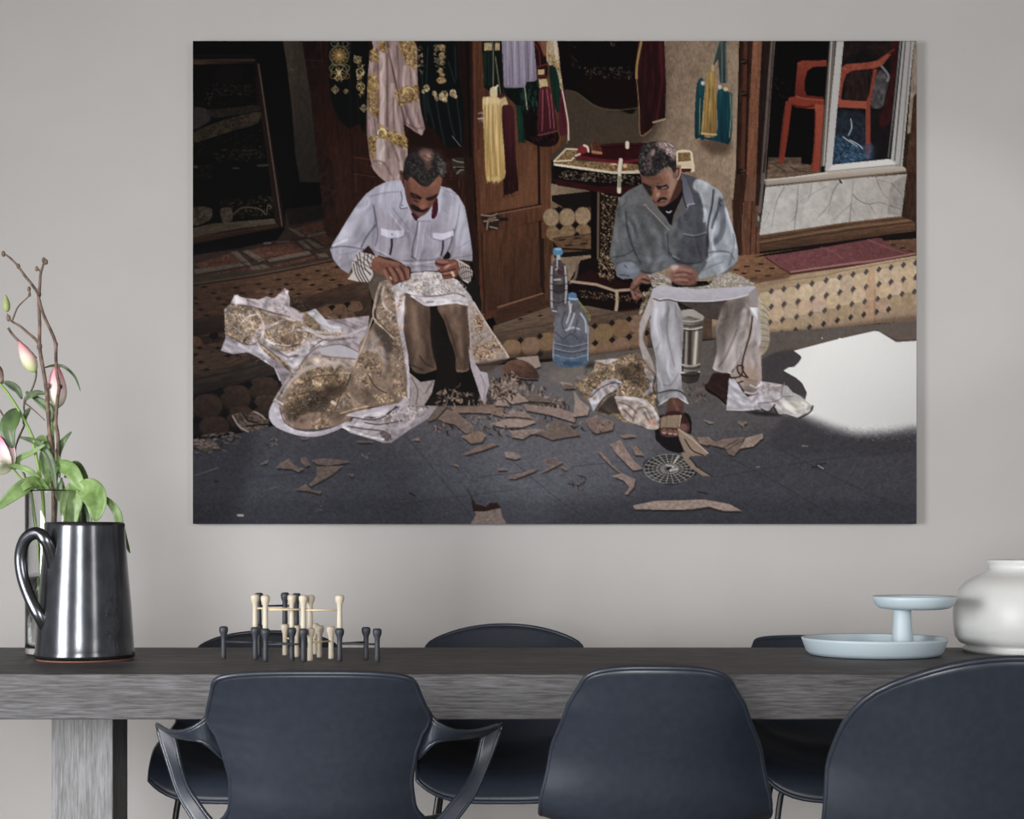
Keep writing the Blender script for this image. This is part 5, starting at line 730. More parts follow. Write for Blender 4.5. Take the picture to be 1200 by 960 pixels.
folds([(330, 320), (860, 380), (930, 780), (560, 860), (330, 740)], .16, 4, 26, 8, soft=2); folds([(60, 700), (250, 380), (330, 480), (240, 720), (150, 880)], .18, 6, 14, 40, soft=2)
# collar
poly([(490, 280), (510, 330), (530, 420), (560, 500), (600, 545), (585, 545), (540, 460), (490, 465), (488, 400), (505, 350), (482, 300)], (174, 174, 192), sm=False); st([(492, 355), (500, 400), (488, 462), (534, 458)], 1.4, (98, 96, 114)); ell(503, 443, 4, 5, (60, 58, 70)); poly([(690, 430), (730, 390), (745, 490), (735, 490), (700, 530), (620, 540), (600, 530), (650, 490)], (168, 164, 180), sm=False); poly([(700, 420), (724, 395), (730, 470), (715, 520), (692, 528), (688, 505)], (70, 16, 26), tex=(.2, 1, 3, 0)); poly([(728, 370), (745, 330), (752, 400), (745, 490), (732, 480)], (178, 178, 194), sm=False)
# head
poly([(484, 225), (500, 222), (525, 260), (520, 320), (505, 310), (488, 270)], (104, 60, 48)); st([(492, 235), (508, 260), (510, 300)], 1.6, (56, 30, 26))
FC = poly([(520, 280), (560, 250), (700, 250), (752, 260), (750, 310), (735, 370), (705, 420), (690, 450), (660, 490), (620, 515), (590, 515), (565, 490), (535, 430), (520, 370), (515, 320)], (132, 78, 58), to=(96, 54, 44), ax=[(620, 280), (620, 510)], ret=True, tex=(.08, 2, 2, 0))
poly([(520, 300), (545, 300), (560, 400), (590, 500), (560, 490), (530, 420)], (72, 40, 32), soft=3, a=.7, clip=FC); ell(690, 300, 34, 26, (158, 98, 74), a=.6, soft=4, clip=FC); poly([(560, 460), (620, 470), (680, 450), (660, 500), (600, 530)], (84, 56, 54), soft=2, a=.8, clip=FC)
poly([(555, 370), (590, 375), (640, 400), (690, 395), (722, 375), (718, 395), (690, 410), (650, 412), (600, 405), (560, 395)], (44, 24, 22), soft=1, a=.9, clip=FC); strokes([[(556, 365), (590, 378), (620, 398)], [(660, 400), (700, 388), (725, 375)]], 2.2, (26, 16, 16)); strokes([[(575, 410), (600, 420)], [(670, 410), (700, 405)]], 1.4, (40, 22, 20))
poly([(625, 400), (650, 400), (664, 440), (656, 462), (625, 468), (604, 450), (614, 430)], (134, 76, 58), soft=1.4); ell(636, 448, 12, 12, (156, 90, 68), soft=2); strokes([[(600, 452), (625, 474), (662, 462)]], 1.2, (62, 30, 26)); st([(590, 385), (560, 340), (600, 320)], 1, (110, 62, 46), a=.6)
poly([(555, 440), (580, 440), (610, 462), (640, 474), (672, 455), (660, 475), (625, 490), (590, 480), (565, 465)], (26, 17, 17)); ell(610, 497, 30, 10, (120, 72, 66), soft=1.5, a=.7)
poly([(570, 490), (600, 515), (590, 545), (560, 500)], (60, 18, 22))
HR = poly([(510, 200), (520, 150), (550, 105), (590, 80), (640, 72), (700, 85), (745, 115), (775, 165), (782, 210), (775, 255), (755, 268), (735, 250), (720, 270), (690, 300), (660, 325), (620, 315), (580, 280), (555, 262), (535, 290), (520, 280), (505, 240)], (34, 30, 30), ret=True, tex=((.5, 1.2, 1.5, 30), (.3, 4, 4, 0)))
flecks([(515, 190), (560, 110), (700, 95), (775, 180), (760, 250), (640, 310), (560, 250)], 260, 3, .8, [(62, 58, 58), (20, 17, 17), (84, 80, 80), (44, 38, 36)]); flecks([(720, 130), (775, 170), (778, 250), (740, 240)], 50, 3, .9, [(110, 106, 104), (80, 76, 74)]); poly([(610, 95), (650, 82), (690, 95), (700, 130), (680, 160), (690, 200), (660, 210), (640, 160), (615, 130)], (126, 84, 76), soft=3.4, a=.85, clip=HR); ell(668, 130, 20, 16, (196, 150, 140), soft=4, a=.75, clip=HR); flecks([(620, 120), (700, 120), (700, 220), (640, 230)], 40, 3, .7, [(48, 38, 36), (30, 24, 24)])
# cuffs and hands
poly([(225, 738), (280, 750), (345, 765), (330, 800), (310, 850), (315, 890), (290, 935), (220, 930), (152, 915), (185, 870), (180, 810)], (186, 176, 170), sm=False, tex=(.05, 2, 2, 0))
for k in range(4): st([(228-k*16+(10 if k > 1 else 0), 745+k*18+(18 if k > 1 else 0)), (245-k*14, 850+k*10), (290-k*20, 935-k*2)], 1.1, (34, 28, 40)); 
for k in range(5): st([(190+k*30-k*k, 800+k*(-14)), (230+k*26, 830-k*14), (300+k*8, 880-k*26)], .9, (44, 36, 46), a=.85)
strokes([[(262, 745), (258, 830), (300, 890)], [(285, 750), (280, 800), (306, 850)], [(310, 760), (300, 790)]], 1, (40, 32, 44))
poly([(310, 790), (345, 770), (400, 790), (450, 800), (500, 815), (545, 850), (556, 900), (545, 920), (520, 925), (500, 930), (470, 935), (445, 955), (420, 930), (390, 900), (350, 880), (305, 850)], (126, 74, 58), to=(104, 60, 48), ax=[(330, 780), (480, 940)], tex=(.12, 3, 3, 0)); strokes([[(400, 840), (420, 880), (440, 940)], [(440, 840), (470, 880), (485, 925)], [(490, 840), (510, 870), (522, 915)]], 1.6, (60, 32, 28)); strokes([[(385, 860), (405, 900), (425, 930)], [(425, 850), (450, 890), (460, 925)], [(470, 850), (495, 885), (505, 915)], [(525, 850), (540, 880), (542, 905)]], 3.4, (152, 96, 78), a=.7, soft=1.6); st([(330, 790), (400, 800), (470, 820)], 4, (146, 92, 74), a=.6, soft=2.5); st([(536, 835), (552, 850), (552, 890)], 1.6, (30, 22, 22)); st([(424, 900), (432, 915)], 1.2, (210, 180, 160))
poly([(845, 785), (880, 800), (930, 830), (952, 870), (940, 925), (920, 942), (885, 920), (865, 890), (860, 840)], (184, 172, 164), sm=False)
for k in range(6): st([(855+k*16, 800+k*9), (870+k*14, 860+k*8), (880+k*12, 910+k*5)], 1, (48, 38, 44), a=.9)
strokes([[(862, 850), (900, 835), (945, 850)], [(868, 890), (910, 865), (950, 875)], [(885, 915), (940, 900)]], .9, (60, 48, 52))
poly([(715, 795), (760, 785), (800, 795), (830, 785), (860, 815), (865, 860), (850, 895), (820, 910), (770, 915), (755, 895), (750, 870), (725, 855), (745, 845), (712, 825)], (124, 66, 54), to=(110, 60, 48), ax=[(740, 790), (820, 910)], tex=(.1, 2, 2, 0)); strokes([[(715, 812), (760, 825), (800, 815)], [(750, 872), (800, 862), (840, 850)], [(765, 893), (820, 885)]], 1.5, (58, 26, 24)); strokes([[(730, 800), (790, 805)], [(770, 845), (810, 825), (840, 815)], [(770, 880), (830, 870)]], 3, (164, 104, 86), a=.7, soft=1.6); st([(780, 838), (800, 825)], 3, (190, 134, 116), a=.8, soft=1.5); st([(820, 872), (830, 892)], 2.6, (226, 196, 160)); st([(818, 880), (832, 884)], 2, (200, 160, 110))
# --- second man
Z(700, 300, 4.615)
# right cloth and trousers
poly([(440, 250), (700, 240), (690, 300), (660, 350), (600, 340), (520, 290)], (64, 56, 52), sm=False, tex=(.15, 4, 3, 20))
poly([(690, 255), (820, 215), (840, 300), (830, 380), (790, 520), (720, 640), (640, 625), (625, 610), (650, 520), (640, 400), (655, 350)], (128, 116, 112), to=(154, 144, 142), ax=[(660, 300), (740, 560)], sm=False, tex=((.10, 5, 14, 20), (.04, 1, 1, 0)))
poly([(690, 260), (800, 225), (780, 330), (700, 470), (655, 560), (640, 440), (660, 350)], (92, 82, 78), soft=7, a=.75); strokes([[(800, 300), (770, 420), (700, 560)], [(815, 400), (790, 520), (740, 600)]], 6, (166, 156, 154), a=.6, soft=3); strokes([[(690, 260), (680, 320)], [(760, 400), (700, 540), (660, 600)]], 2, (74, 64, 62), a=.6, soft=2); st([(630, 610), (680, 632), (730, 640)], 2, (176, 168, 166))
poly([(600, 690), (625, 640), (660, 635), (725, 645), (718, 740), (700, 800), (660, 770), (600, 740), (580, 700)], (42, 26, 24), tex=(.25, 3, 3, 0)); strokes([[(590, 720), (650, 760), (700, 805)]], 2, (16, 12, 12))
poly([(820, 205), (850, 190), (880, 230), (910, 290), (930, 380), (935, 450), (920, 510), (885, 540), (870, 500), (870, 320)], (176, 164, 142), to=(150, 136, 116), ax=[(880, 250), (930, 500)], tex=(.1, 3, 3, 0)); 
for k in range(8): st([(885, 260+k*34), (912+k*2, 275+k*32), (928, 300+k*28)], 1.2, (112, 98, 80), a=.7)
poly([(800, 250), (825, 285), (870, 285), (885, 420), (888, 560), (892, 660), (885, 735), (860, 752), (810, 750), (780, 700), (720, 650), (760, 600), (800, 500), (830, 400), (845, 330)], (158, 146, 146), to=(140, 124, 118), ax=[(850, 300), (830, 740)], sm=False, tex=((.08, 3, 10, 0), (.04, 1, 1, 0)))
poly([(825, 280), (870, 282), (872, 350), (855, 330)], (196, 196, 206), sm=False); poly([(850, 340), (875, 340), (885, 470), (870, 480), (850, 420)], (182, 178, 184), soft=2, a=.7); poly([(790, 610), (860, 620), (870, 680), (820, 700), (770, 670)], (150, 122, 104), soft=5, a=.7)
strokes([[(840, 330), (830, 420), (800, 520), (785, 600), (800, 640), (815, 660), (770, 640), (760, 600), (790, 600), (780, 650), (745, 665), (760, 700), (820, 760), (870, 800)], [(745, 660), (720, 665)], [(760, 690), (790, 680)]], 1.9, (54, 36, 28)); strokes([[(830, 700), (860, 715), (880, 700)], [(800, 740), (850, 745), (885, 720)]], 2, (196, 184, 180), soft=1)
poly([(715, 665), (745, 668), (790, 740), (850, 800), (950, 800), (960, 830), (900, 845), (870, 830), (800, 838), (700, 835)], (166, 162, 170), sm=False, tex=(.07, 3, 3, 0)); st([(705, 834), (800, 836), (870, 828)], 1.6, (200, 196, 200))
poly([(885, 680), (960, 690), (1030, 705), (1060, 740), (1100, 760), (1165, 815), (1160, 840), (1090, 880), (1020, 855), (980, 860), (960, 825), (930, 845), (890, 830), (850, 800), (800, 770), (870, 750)], (164, 156, 164), to=(176, 172, 170), ax=[(880, 700), (1100, 840)], sm=False, tex=((.1, 3, 3, 20), (.04, 1, 1, 0)))
flecks([(900, 690), (1020, 700), (980, 740), (890, 750)], 40, 4, 1.5, [(120, 104, 100), (150, 134, 126), (196, 186, 182)]); strokes([[(900, 740), (960, 720), (1010, 705)], [(1005, 710), (1000, 760), (1060, 760)], [(870, 800), (960, 790), (1000, 770)]], 1.4, (112, 100, 106), a=.8); strokes([[(890, 832), (930, 845), (962, 808)], [(1090, 880), (1150, 850), (1168, 815)], [(980, 862), (960, 825)]], 2, (48, 40, 40)); poly([(1000, 800), (1060, 770), (1130, 790), (1150, 815), (1090, 850), (1030, 830)], (196, 192, 182), soft=2, a=.8); poly([(790, 842), (940, 848), (1000, 868), (900, 868)], (30, 26, 28), soft=2, a=.8)
# left leg
poly([(300, 235), (360, 230), (430, 245), (455, 300), (468, 400), (462, 520), (455, 640), (460, 720), (495, 800), (440, 772), (390, 775), (335, 810), (325, 680), (320, 560), (290, 430), (285, 320)], (158, 156, 164), to=(146, 144, 150), ax=[(300, 300), (460, 500)], sm=False, tex=((.09, 4, 16, 0), (.04, 1, 1, 0)))
poly([(400, 250), (455, 300), (465, 500), (440, 480), (420, 360)], (120, 114, 116), soft=4, a=.6); strokes([[(350, 260), (345, 400), (370, 560), (390, 700)], [(320, 300), (320, 480)]], 7, (182, 182, 192), a=.5, soft=3.5); strokes([[(390, 280), (380, 420), (420, 600)], [(440, 640), (400, 700), (360, 700)], [(330, 740), (400, 735), (450, 720)], [(330, 770), (390, 740), (460, 735)]], 1.6, (108, 104, 110), a=.7, soft=1.4); strokes([[(335, 745), (400, 728), (450, 735), (480, 760)]], 1.6, (52, 50, 52)); st([(336, 808), (390, 776), (440, 772), (492, 800)], 1.6, (196, 192, 190))
poly([(230, 370), (300, 190), (320, 230), (300, 260), (285, 330), (270, 380), (250, 440), (290, 540), (320, 640), (300, 620), (250, 560), (228, 480)], (170, 160, 158), to=(150, 138, 136), ax=[(260, 250), (300, 600)], sm=False, tex=(.08, 3, 6, 0)); strokes([[(290, 330), (262, 400), (255, 460), (300, 560)]], 1.6, (96, 84, 82), soft=1)
folds([(300, 240), (430, 245), (465, 500), (480, 780), (340, 800)], .22, 4, 26, -3, soft=1); folds([(690, 250), (840, 220), (800, 560), (720, 640), (630, 610), (650, 380)], .22, 5, 22, 14, soft=1); folds([(810, 290), (880, 330), (890, 740), (740, 650)], .2, 4, 20, 5, soft=1); folds([(710, 670), (900, 690), (1160, 820), (1090, 870), (700, 834)], .26, 8, 4, 30, soft=1)
# sandal and foot
poly([(320, 890), (360, 860), (480, 850), (512, 900), (505, 940), (470, 960), (500, 1000), (420, 1040), (330, 1010), (315, 960)], (20, 16, 18))
Z(660, 420, 4.615)
poly([(515, 430), (540, 410), (640, 420), (690, 340), (695, 400), (670, 450), (650, 510), (580, 505), (530, 470)], (20, 17, 20)); poly([(570, 225), (620, 215), (652, 245), (655, 300), (685, 360), (680, 400), (640, 420), (600, 428), (545, 425), (525, 400), (530, 330), (560, 290)], (86, 54, 46), to=(70, 42, 38), ax=[(600, 230), (600, 430)], tex=(.15, 2, 2, 0)); poly([(560, 300), (600, 285), (650, 300), (680, 350), (640, 350), (560, 320)], (52, 28, 26)); 
for x, y in ((548, 398), (580, 402), (608, 405)): ell(x, y, 15, 17, (112, 74, 66)); st([(x-6, y+8), (x+8, y+8)], 1.6, (176, 140, 134), soft=1)
ell(650, 378, 26, 20, (108, 70, 62)); st([(600, 235), (620, 280)], 4, (120, 80, 70), a=.6, soft=2.5)
poly([(528, 325), (570, 312), (638, 308), (630, 340), (620, 378), (560, 376), (528, 378)], (132, 110, 90), sm=False, tex=(.06, 2, 2, 0)); st([(640, 310), (628, 372)], 1.2, (190, 166, 140)); st([(565, 315), (560, 374)], .8, (100, 82, 68)); poly([(622, 384), (700, 420), (740, 470), (790, 515), (770, 528), (700, 530), (655, 500), (630, 440)], (136, 114, 98), sm=False, tex=(.08, 3, 3, 40)); st([(624, 384), (700, 440), (785, 515)], 1.3, (180, 156, 136)); st([(660, 440), (700, 500), (760, 526)], 1.4, (44, 34, 32)); poly([(640, 515), (680, 505), (705, 520), (680, 545), (720, 590), (810, 640), (760, 640), (700, 600), (660, 560)], (128, 108, 92), sm=False); st([(690, 540), (730, 590), (810, 642)], 1.6, (50, 40, 36))
# bundle beside the leg
Z(660, 420, 4.615)
poly([(60, 140), (120, 110), (170, 60), (175, 15), (210, 20), (240, 30), (300, 0), (400, -30), (440, 20), (480, 70), (500, 130), (505, 210), (500, 250), (525, 330), (520, 380), (480, 388), (420, 370), (340, 350), (250, 310), (180, 300), (150, 250), (120, 220)], (130, 108, 86), to=(100, 82, 66), ax=[(200, 50), (400, 360)], sm=False, tex=((.2, 4, 4, 0),), emb=EMB2)
flecks([(70, 140), (200, 60), (400, -20), (450, 60), (460, 190), (300, 140), (200, 180), (130, 220)], 150, 4.5, 1.3, GF+[(54, 40, 30), (70, 52, 38)]); poly([(300, 60), (420, 30), (450, 100), (420, 170), (340, 110)], (62, 46, 34), soft=4, a=.7)
poly([(140, 220), (160, 180), (230, 120), (290, 112), (330, 140), (270, 180), (220, 210), (180, 270), (165, 290)], (164, 160, 168), sm=False, tex=(.06, 3, 3, 0)); st([(150, 215), (200, 165), (270, 135), (320, 145)], 1.1, (50, 42, 42)); st([(175, 285), (230, 210), (320, 170)], 1.6, (60, 50, 48)); poly([(180, 290), (240, 220), (290, 190), (290, 240), (310, 300), (250, 305)], (58, 48, 42), sm=False, soft=1); poly([(175, 15), (210, 25), (240, 35), (300, 5), (220, 10)], (168, 160, 160))
poly([(285, 225), (300, 208), (400, 215), (450, 225), (490, 270), (520, 330), (518, 380), (480, 388), (430, 370), (350, 340), (310, 290)], (158, 142, 134), tex=((.2, 4, 3, 30), (.08, 1, 1, 0))); strokes([[(300, 240), (360, 260), (400, 300)], [(380, 340), (400, 280), (450, 270), (480, 330)], [(330, 280), (380, 330)], [(440, 300), (470, 350)]], 2, (92, 76, 70), a=.8, soft=1.2); strokes([[(290, 215), (400, 225), (470, 260), (515, 330)]], 4, (184, 176, 176), soft=1.5); ell(485, 350, 26, 18, (150, 106, 92), soft=2, a=.8); poly([(440, 60), (480, 80), (500, 140), (480, 190), (440, 200), (470, 150)], (150, 142, 146), a=.9); st([(500, 100), (490, 160), (500, 200)], 2, (60, 46, 40)); flecks([(300, 130), (360, 150), (350, 200), (290, 200)], 30, 4, 1.4, GF+[(220, 214, 210)]); flecks([(430, 200), (500, 200), (510, 250), (450, 240)], 20, 3, 1.3, GF)
folds([(60, 140), (200, 20), (420, -20), (500, 130), (520, 380), (250, 310)], .34, 6, 5, 30, soft=1)
contour([(60, 140), (200, 20), (420, -20), (480, 130), (300, 200), (130, 230)], 2.8, .22, .5, .45, tint=(134, 94, 64)); contour([(290, 215), (450, 225), (520, 330), (480, 385), (330, 330)], 5, .14, .4, .3)
# cloth on his lap
Z(700, 300, 4.615)
poly([(230, 320), (240, 270), (300, 190), (280, 110), (330, 95), (400, 130), (420, 170), (600, 160), (640, 110), (700, 90), (780, 110), (840, 150), (860, 170), (830, 205), (600, 190), (340, 165), (290, 200), (255, 290)], (156, 148, 140), tex=((.14, 3, 3, 0),), emb=[((108, 92, 74), 2.2, .2, .7)])
flecks([(290, 110), (400, 130), (400, 160), (300, 170)], 50, 5, 1.4, [(190, 182, 172), (116, 100, 84), (90, 76, 62)], 20, 60); flecks([(240, 200), (300, 170), (290, 220), (240, 310)], 50, 5, 1.3, [(180, 164, 134), (110, 90, 66), (76, 60, 46)], 110, 60); flecks([(600, 130), (720, 95), (840, 150), (760, 170), (600, 165)], 110, 4, 1.3, [(206, 202, 196), (130, 116, 98), (168, 150, 126)])
poly([(300, 180), (340, 160), (430, 172), (540, 182), (640, 178), (760, 170), (840, 165), (860, 170), (852, 200), (810, 215), (700, 240), (560, 248), (440, 246), (380, 235), (330, 240), (300, 225)], (176, 172, 182), to=(164, 158, 168), ax=[(600, 170), (600, 245)], sm=False, tex=(.05, 6, 3, 0)); st([(302, 226), (330, 238), (380, 232), (450, 246), (600, 248), (760, 228), (850, 198)], 1.5, (200, 196, 204)); st([(305, 232), (340, 244), (385, 238), (450, 252), (600, 254), (700, 246)], 1.4, (60, 50, 50)); poly([(820, 205), (858, 175), (872, 200), (870, 280), (825, 280)], (140, 130, 134), sm=False, a=.9)
contour([(290, 110), (420, 150), (700, 95), (840, 150), (600, 165), (300, 170)], 2.6, .18, .4, .5)
# shirt of the second man
Z(690, 150, 5.4545)
S2 = poly([(590, 290), (660, 310), (760, 350), (850, 410), (880, 500), (910, 600), (940, 690), (958, 790), (955, 850), (920, 900), (880, 930), (800, 950), (700, 970), (690, 940), (560, 880), (400, 940), (330, 935), (330, 960), (220, 970), (180, 950), (170, 890), (133, 820), (150, 720), (165, 620), (180, 500), (200, 450), (260, 400), (350, 355), (420, 480), (520, 600)], (93, 94, 96), to=(82, 84, 88), ax=[(250, 400), (500, 900)], sm=False, ret=True, tex=((.09, 1.1, 1.1, 0), (.10, 6, 8, 0)))
poly([(590, 290), (700, 320), (660, 380), (720, 460), (745, 640), (755, 830), (640, 880), (560, 860), (600, 700), (560, 600), (640, 480)], (66, 66, 76), soft=3, a=.85, clip=S2, tex=(.08, 1, 1, 0))
poly([(690, 330), (760, 350), (855, 415), (880, 500), (940, 690), (958, 790), (950, 860), (800, 960), (700, 960), (760, 860), (770, 700), (740, 560), (720, 440), (670, 385)], (154, 160, 167), to=(136, 142, 150), ax=[(750, 400), (850, 900)], soft=1.2, clip=S2, tex=((.07, 3, 8, 20), (.03, 1, 1, 0)))
for q, w, c, a, s in (([(800, 400), (790, 500), (765, 620), (765, 760)], 2.2, (44, 44, 54), .9, 1.2), ([(840, 455), (830, 520), (800, 600), (790, 640)], 3.2, (76, 78, 90), .9, 1.5), ([(850, 480), (860, 580), (850, 680), (800, 740)], 7, (88, 90, 102), .8, 2.5), ([(720, 430), (745, 520), (740, 600)], 3, (178, 186, 200), .7, 2), ([(880, 520), (920, 660), (940, 760)], 4, (184, 192, 206), .7, 2), ([(770, 800), (840, 790), (900, 800), (930, 840)], 1.6, (78, 80, 92), .8, 1.2), ([(760, 850), (820, 810), (900, 810)], 3, (176, 184, 196), .6, 2), ([(820, 600), (790, 700), (800, 780)], 3, (172, 180, 194), .7, 2), ([(720, 920), (800, 880), (860, 860)], 2, (100, 104, 118), .7, 1.5), ([(925, 680), (930, 760), (900, 880)], 1.6, (96, 98, 110), .7, 1.2), ([(860, 460), (835, 480), (850, 500)], 1.6, (60, 62, 72), .9, 1),
    ([(505, 680), (510, 760), (515, 830)], 1.4, (46, 46, 54), .8, 1), ([(610, 680), (680, 690), (750, 670)], 1.8, (112, 116, 128), .8, 1), ([(610, 690), (690, 700), (750, 680)], 1.2, (40, 40, 48), .8, 1), ([(755, 690), (758, 820)], 1.6, (38, 38, 46), .8, 1), ([(240, 540), (250, 650), (290, 780), (330, 860)], 2.4, (50, 50, 58), .8, 1.6), ([(150, 830), (220, 820), (280, 790)], 1.8, (52, 54, 62), .8, 1.2), ([(180, 870), (260, 850), (310, 870)], 1.4, (56, 58, 66), .8, 1), ([(300, 880), (340, 920), (400, 930)], 2, (44, 44, 52), .8, 1.4), ([(520, 800), (560, 850), (640, 870), (720, 860)], 2, (42, 42, 52), .8, 1.4), ([(540, 820), (580, 840)], 2, (130, 134, 148), .7, 1.2), ([(380, 500), (440, 580), (500, 640)], 1.4, (112, 110, 112), .6, 1), ([(190, 520), (240, 480), (240, 440)], 1.6, (62, 62, 70), .5, 1.2), ([(180, 620), (160, 760)], 4, (104, 106, 112), .5, 2.5), ([(330, 830), (420, 850), (500, 830)], 6, (104, 112, 124), .5, 3), ([(230, 880), (240, 900)], 1.4, (40, 40, 48), .9, 1)): st(q, w, c, a=a, soft=s, clip=S2)
poly([(175, 900), (220, 860), (300, 870), (340, 930), (310, 965), (230, 970), (185, 960)], (104, 110, 122), soft=1.5, clip=S2, a=.9); strokes([[(200, 940), (260, 950)], [(230, 880), (245, 895)]], 1.2, (50, 52, 60))
folds([(230, 400), (560, 420), (750, 600), (740, 860), (400, 930), (180, 900), (160, 700)], .26, 6, 18, -12, soft=2); folds([(690, 340), (850, 410), (955, 800), (800, 960), (760, 700)], .22, 6, 16, -20, soft=2)
# neck, collar
poly([(440, 480), (520, 480), (600, 380), (600, 440), (560, 540), (535, 625), (500, 590), (460, 540)], (16, 14, 17)); poly([(560, 300), (595, 290), (605, 360), (580, 430), (540, 470), (500, 480)], (70, 40, 32)); strokes([[(500, 538), (515, 544), (530, 534)]], 1.3, (190, 190, 194))
poly([(590, 290), (625, 330), (660, 420), (678, 485), (635, 495), (628, 515), (600, 430), (595, 360)], (84, 84, 98), to=(104, 104, 118), ax=[(600, 320), (670, 480)], sm=False, tex=(.06, 1, 1, 0)); st([(678, 487), (640, 494), (630, 520)], 1.3, (160, 160, 168)); st([(595, 340), (606, 440), (628, 515)], 1.4, (30, 28, 34)); poly([(600, 440), (625, 520), (560, 600), (530, 640), (545, 560)], (88, 84, 84), sm=False, tex=(.1, 1, 1, 0)); poly([(360, 400), (380, 430), (420, 490), (500, 580), (525, 640), (460, 590), (375, 510), (372, 495), (352, 495)], (96, 92, 92), sm=False); strokes([[(352, 495), (374, 497)], [(375, 510), (450, 585), (515, 655)]], 1.2, (146, 142, 138), a=.8)
# head
F2 = poly([(335, 290), (360, 260), (480, 270), (560, 280), (575, 320), (560, 370), (540, 420), (520, 470), (490, 500), (450, 502), (420, 480), (390, 420), (350, 375), (338, 330)], (144, 96, 76), to=(116, 72, 56), ax=[(560, 300), (360, 420)], ret=True, tex=((.10, 2, 2, 0), (.05, 1, 1, 0)))
poly([(336, 300), (440, 310), (470, 350), (430, 390), (400, 440), (360, 390)], (92, 56, 44), soft=5, a=.7, clip=F2); poly([(490, 280), (560, 290), (555, 380), (520, 450), (500, 400), (520, 340)], (176, 132, 112), soft=4, a=.6, clip=F2); strokes([[(360, 335), (420, 345), (450, 340)], [(370, 350), (430, 362)], [(460, 300), (480, 330)]], 1, (156, 100, 74), a=.6, soft=1)
poly([(345, 365), (390, 385), (410, 420), (395, 440), (370, 400)], (30, 18, 18), soft=1.5, a=.9); poly([(440, 385), (500, 372), (515, 380), (500, 395), (450, 395)], (34, 22, 22), soft=.8); strokes([[(435, 378), (470, 378), (500, 368)]], 1.8, (24, 16, 16)); strokes([[(470, 388), (500, 382)]], 1.4, (150, 120, 110)); strokes([[(350, 360), (400, 385)]], 2, (24, 16, 16))
poly([(428, 375), (440, 395), (460, 425), (456, 445), (432, 474), (416, 468), (410, 440), (418, 410)], (150, 98, 76), to=(126, 74, 56), ax=[(450, 400), (415, 470)], soft=1.2); ell(444, 430, 6, 16, (206, 156, 130), soft=1.5, rot=25); strokes([[(412, 462), (432, 478), (458, 446)]], 1.1, (60, 32, 28), a=.8); ell(490, 415, 26, 14, (120, 64, 40), soft=3, a=.7)
poly([(440, 470), (460, 450), (490, 445), (505, 462), (470, 462), (450, 480)], (26, 18, 18)); poly([(445, 480), (480, 468), (500, 472), (480, 488), (450, 492)], (138, 86, 74)); st([(448, 484), (496, 472)], 1, (60, 30, 28)); ell(465, 496, 20, 6, (120, 78, 64), a=.8, soft=1)
poly([(555, 270), (575, 240), (595, 250), (590, 290), (578, 330), (560, 335)], (150, 100, 80)); st([(565, 265), (580, 262), (578, 300), (566, 320)], 1.6, (70, 36, 30)); st([(590, 255), (585, 300), (570, 332)], 1.2, (206, 160, 140)); poly([(540, 280), (560, 290), (555, 330), (542, 320)], (84, 66, 62), soft=1.5, a=.7)
H2 = poly([(320, 200), (330, 140), (360, 105), (410, 90), (470, 84), (520, 95), (552, 120), (560, 170), (562, 240), (560, 275), (545, 290), (530, 260), (500, 250), (470, 270), (440, 300), (400, 312), (350, 310), (330, 290), (318, 250)], (38, 33, 34), ret=True, tex=((.45, 1.2, 1.5, 0), (.3, 4, 4, 0)))
poly([(430, 100), (480, 86), (530, 100), (556, 140), (558, 200), (530, 200), (500, 160), (450, 130)], (170, 138, 132), soft=3, a=.85, clip=H2); poly([(380, 170), (410, 135), (430, 150), (410, 200), (400, 260), (370, 280), (370, 220)], (110, 86, 84), soft=3.5, a=.7, clip=H2); flecks([(325, 180), (380, 110), (540, 100), (558, 240), (440, 300), (330, 290)], 300, 2.6, .8, [(22, 18, 19), (92, 86, 86), (56, 48, 48), (16, 13, 14), (130, 120, 118)]); flecks([(480, 90), (550, 120), (556, 190), (500, 170)], 70, 2, .8, [(214, 196, 190), (150, 128, 124), (90, 72, 70), (230, 214, 208)]); flecks([(400, 180), (520, 170), (530, 250), (420, 270)], 70, 2.5, 1, [(20, 16, 17), (34, 28, 30)]); ell(412, 160, 10, 20, (190, 158, 150), soft=2.5, a=.7, rot=20)
# hands
poly([(530, 890), (580, 880), (620, 885), (680, 910), (700, 940), (690, 960), (690, 1000), (660, 1010), (610, 1012), (560, 1000), (520, 970), (520, 930)], (146, 96, 82), to=(112, 70, 60), ax=[(560, 890), (640, 1010)], soft=1.6, tex=(.14, 4, 2, 30)); poly([(525, 885), (570, 880), (575, 900), (540, 915)], (196, 176, 168), soft=2, a=.8); strokes([[(560, 930), (610, 925), (660, 940)], [(545, 960), (600, 955), (650, 975)], [(570, 985), (630, 990)]], 2, (78, 44, 38), a=.6, soft=1.8); strokes([[(590, 905), (650, 915)], [(560, 945), (620, 940)], [(560, 972), (630, 975)]], 3, (172, 122, 104), a=.5, soft=2)
Z(700, 300, 4.615)
poly([(180, 170), (200, 130), (240, 95), (280, 115), (295, 145), (270, 155), (240, 150), (228, 180), (250, 215), (240, 225), (215, 245), (195, 235), (185, 205)], (124, 82, 68), to=(96, 58, 48), ax=[(200, 120), (220, 240)], tex=(.1, 2, 2, 0)); strokes([[(195, 190), (215, 170), (240, 150)], [(200, 215), (225, 200)], [(245, 125), (285, 140)]], 1.8, (54, 30, 26), soft=1); strokes([[(205, 150), (230, 120), (260, 115)], [(190, 195), (205, 230)], [(215, 205), (240, 218)]], 3, (158, 112, 94), a=.6, soft=1.6)

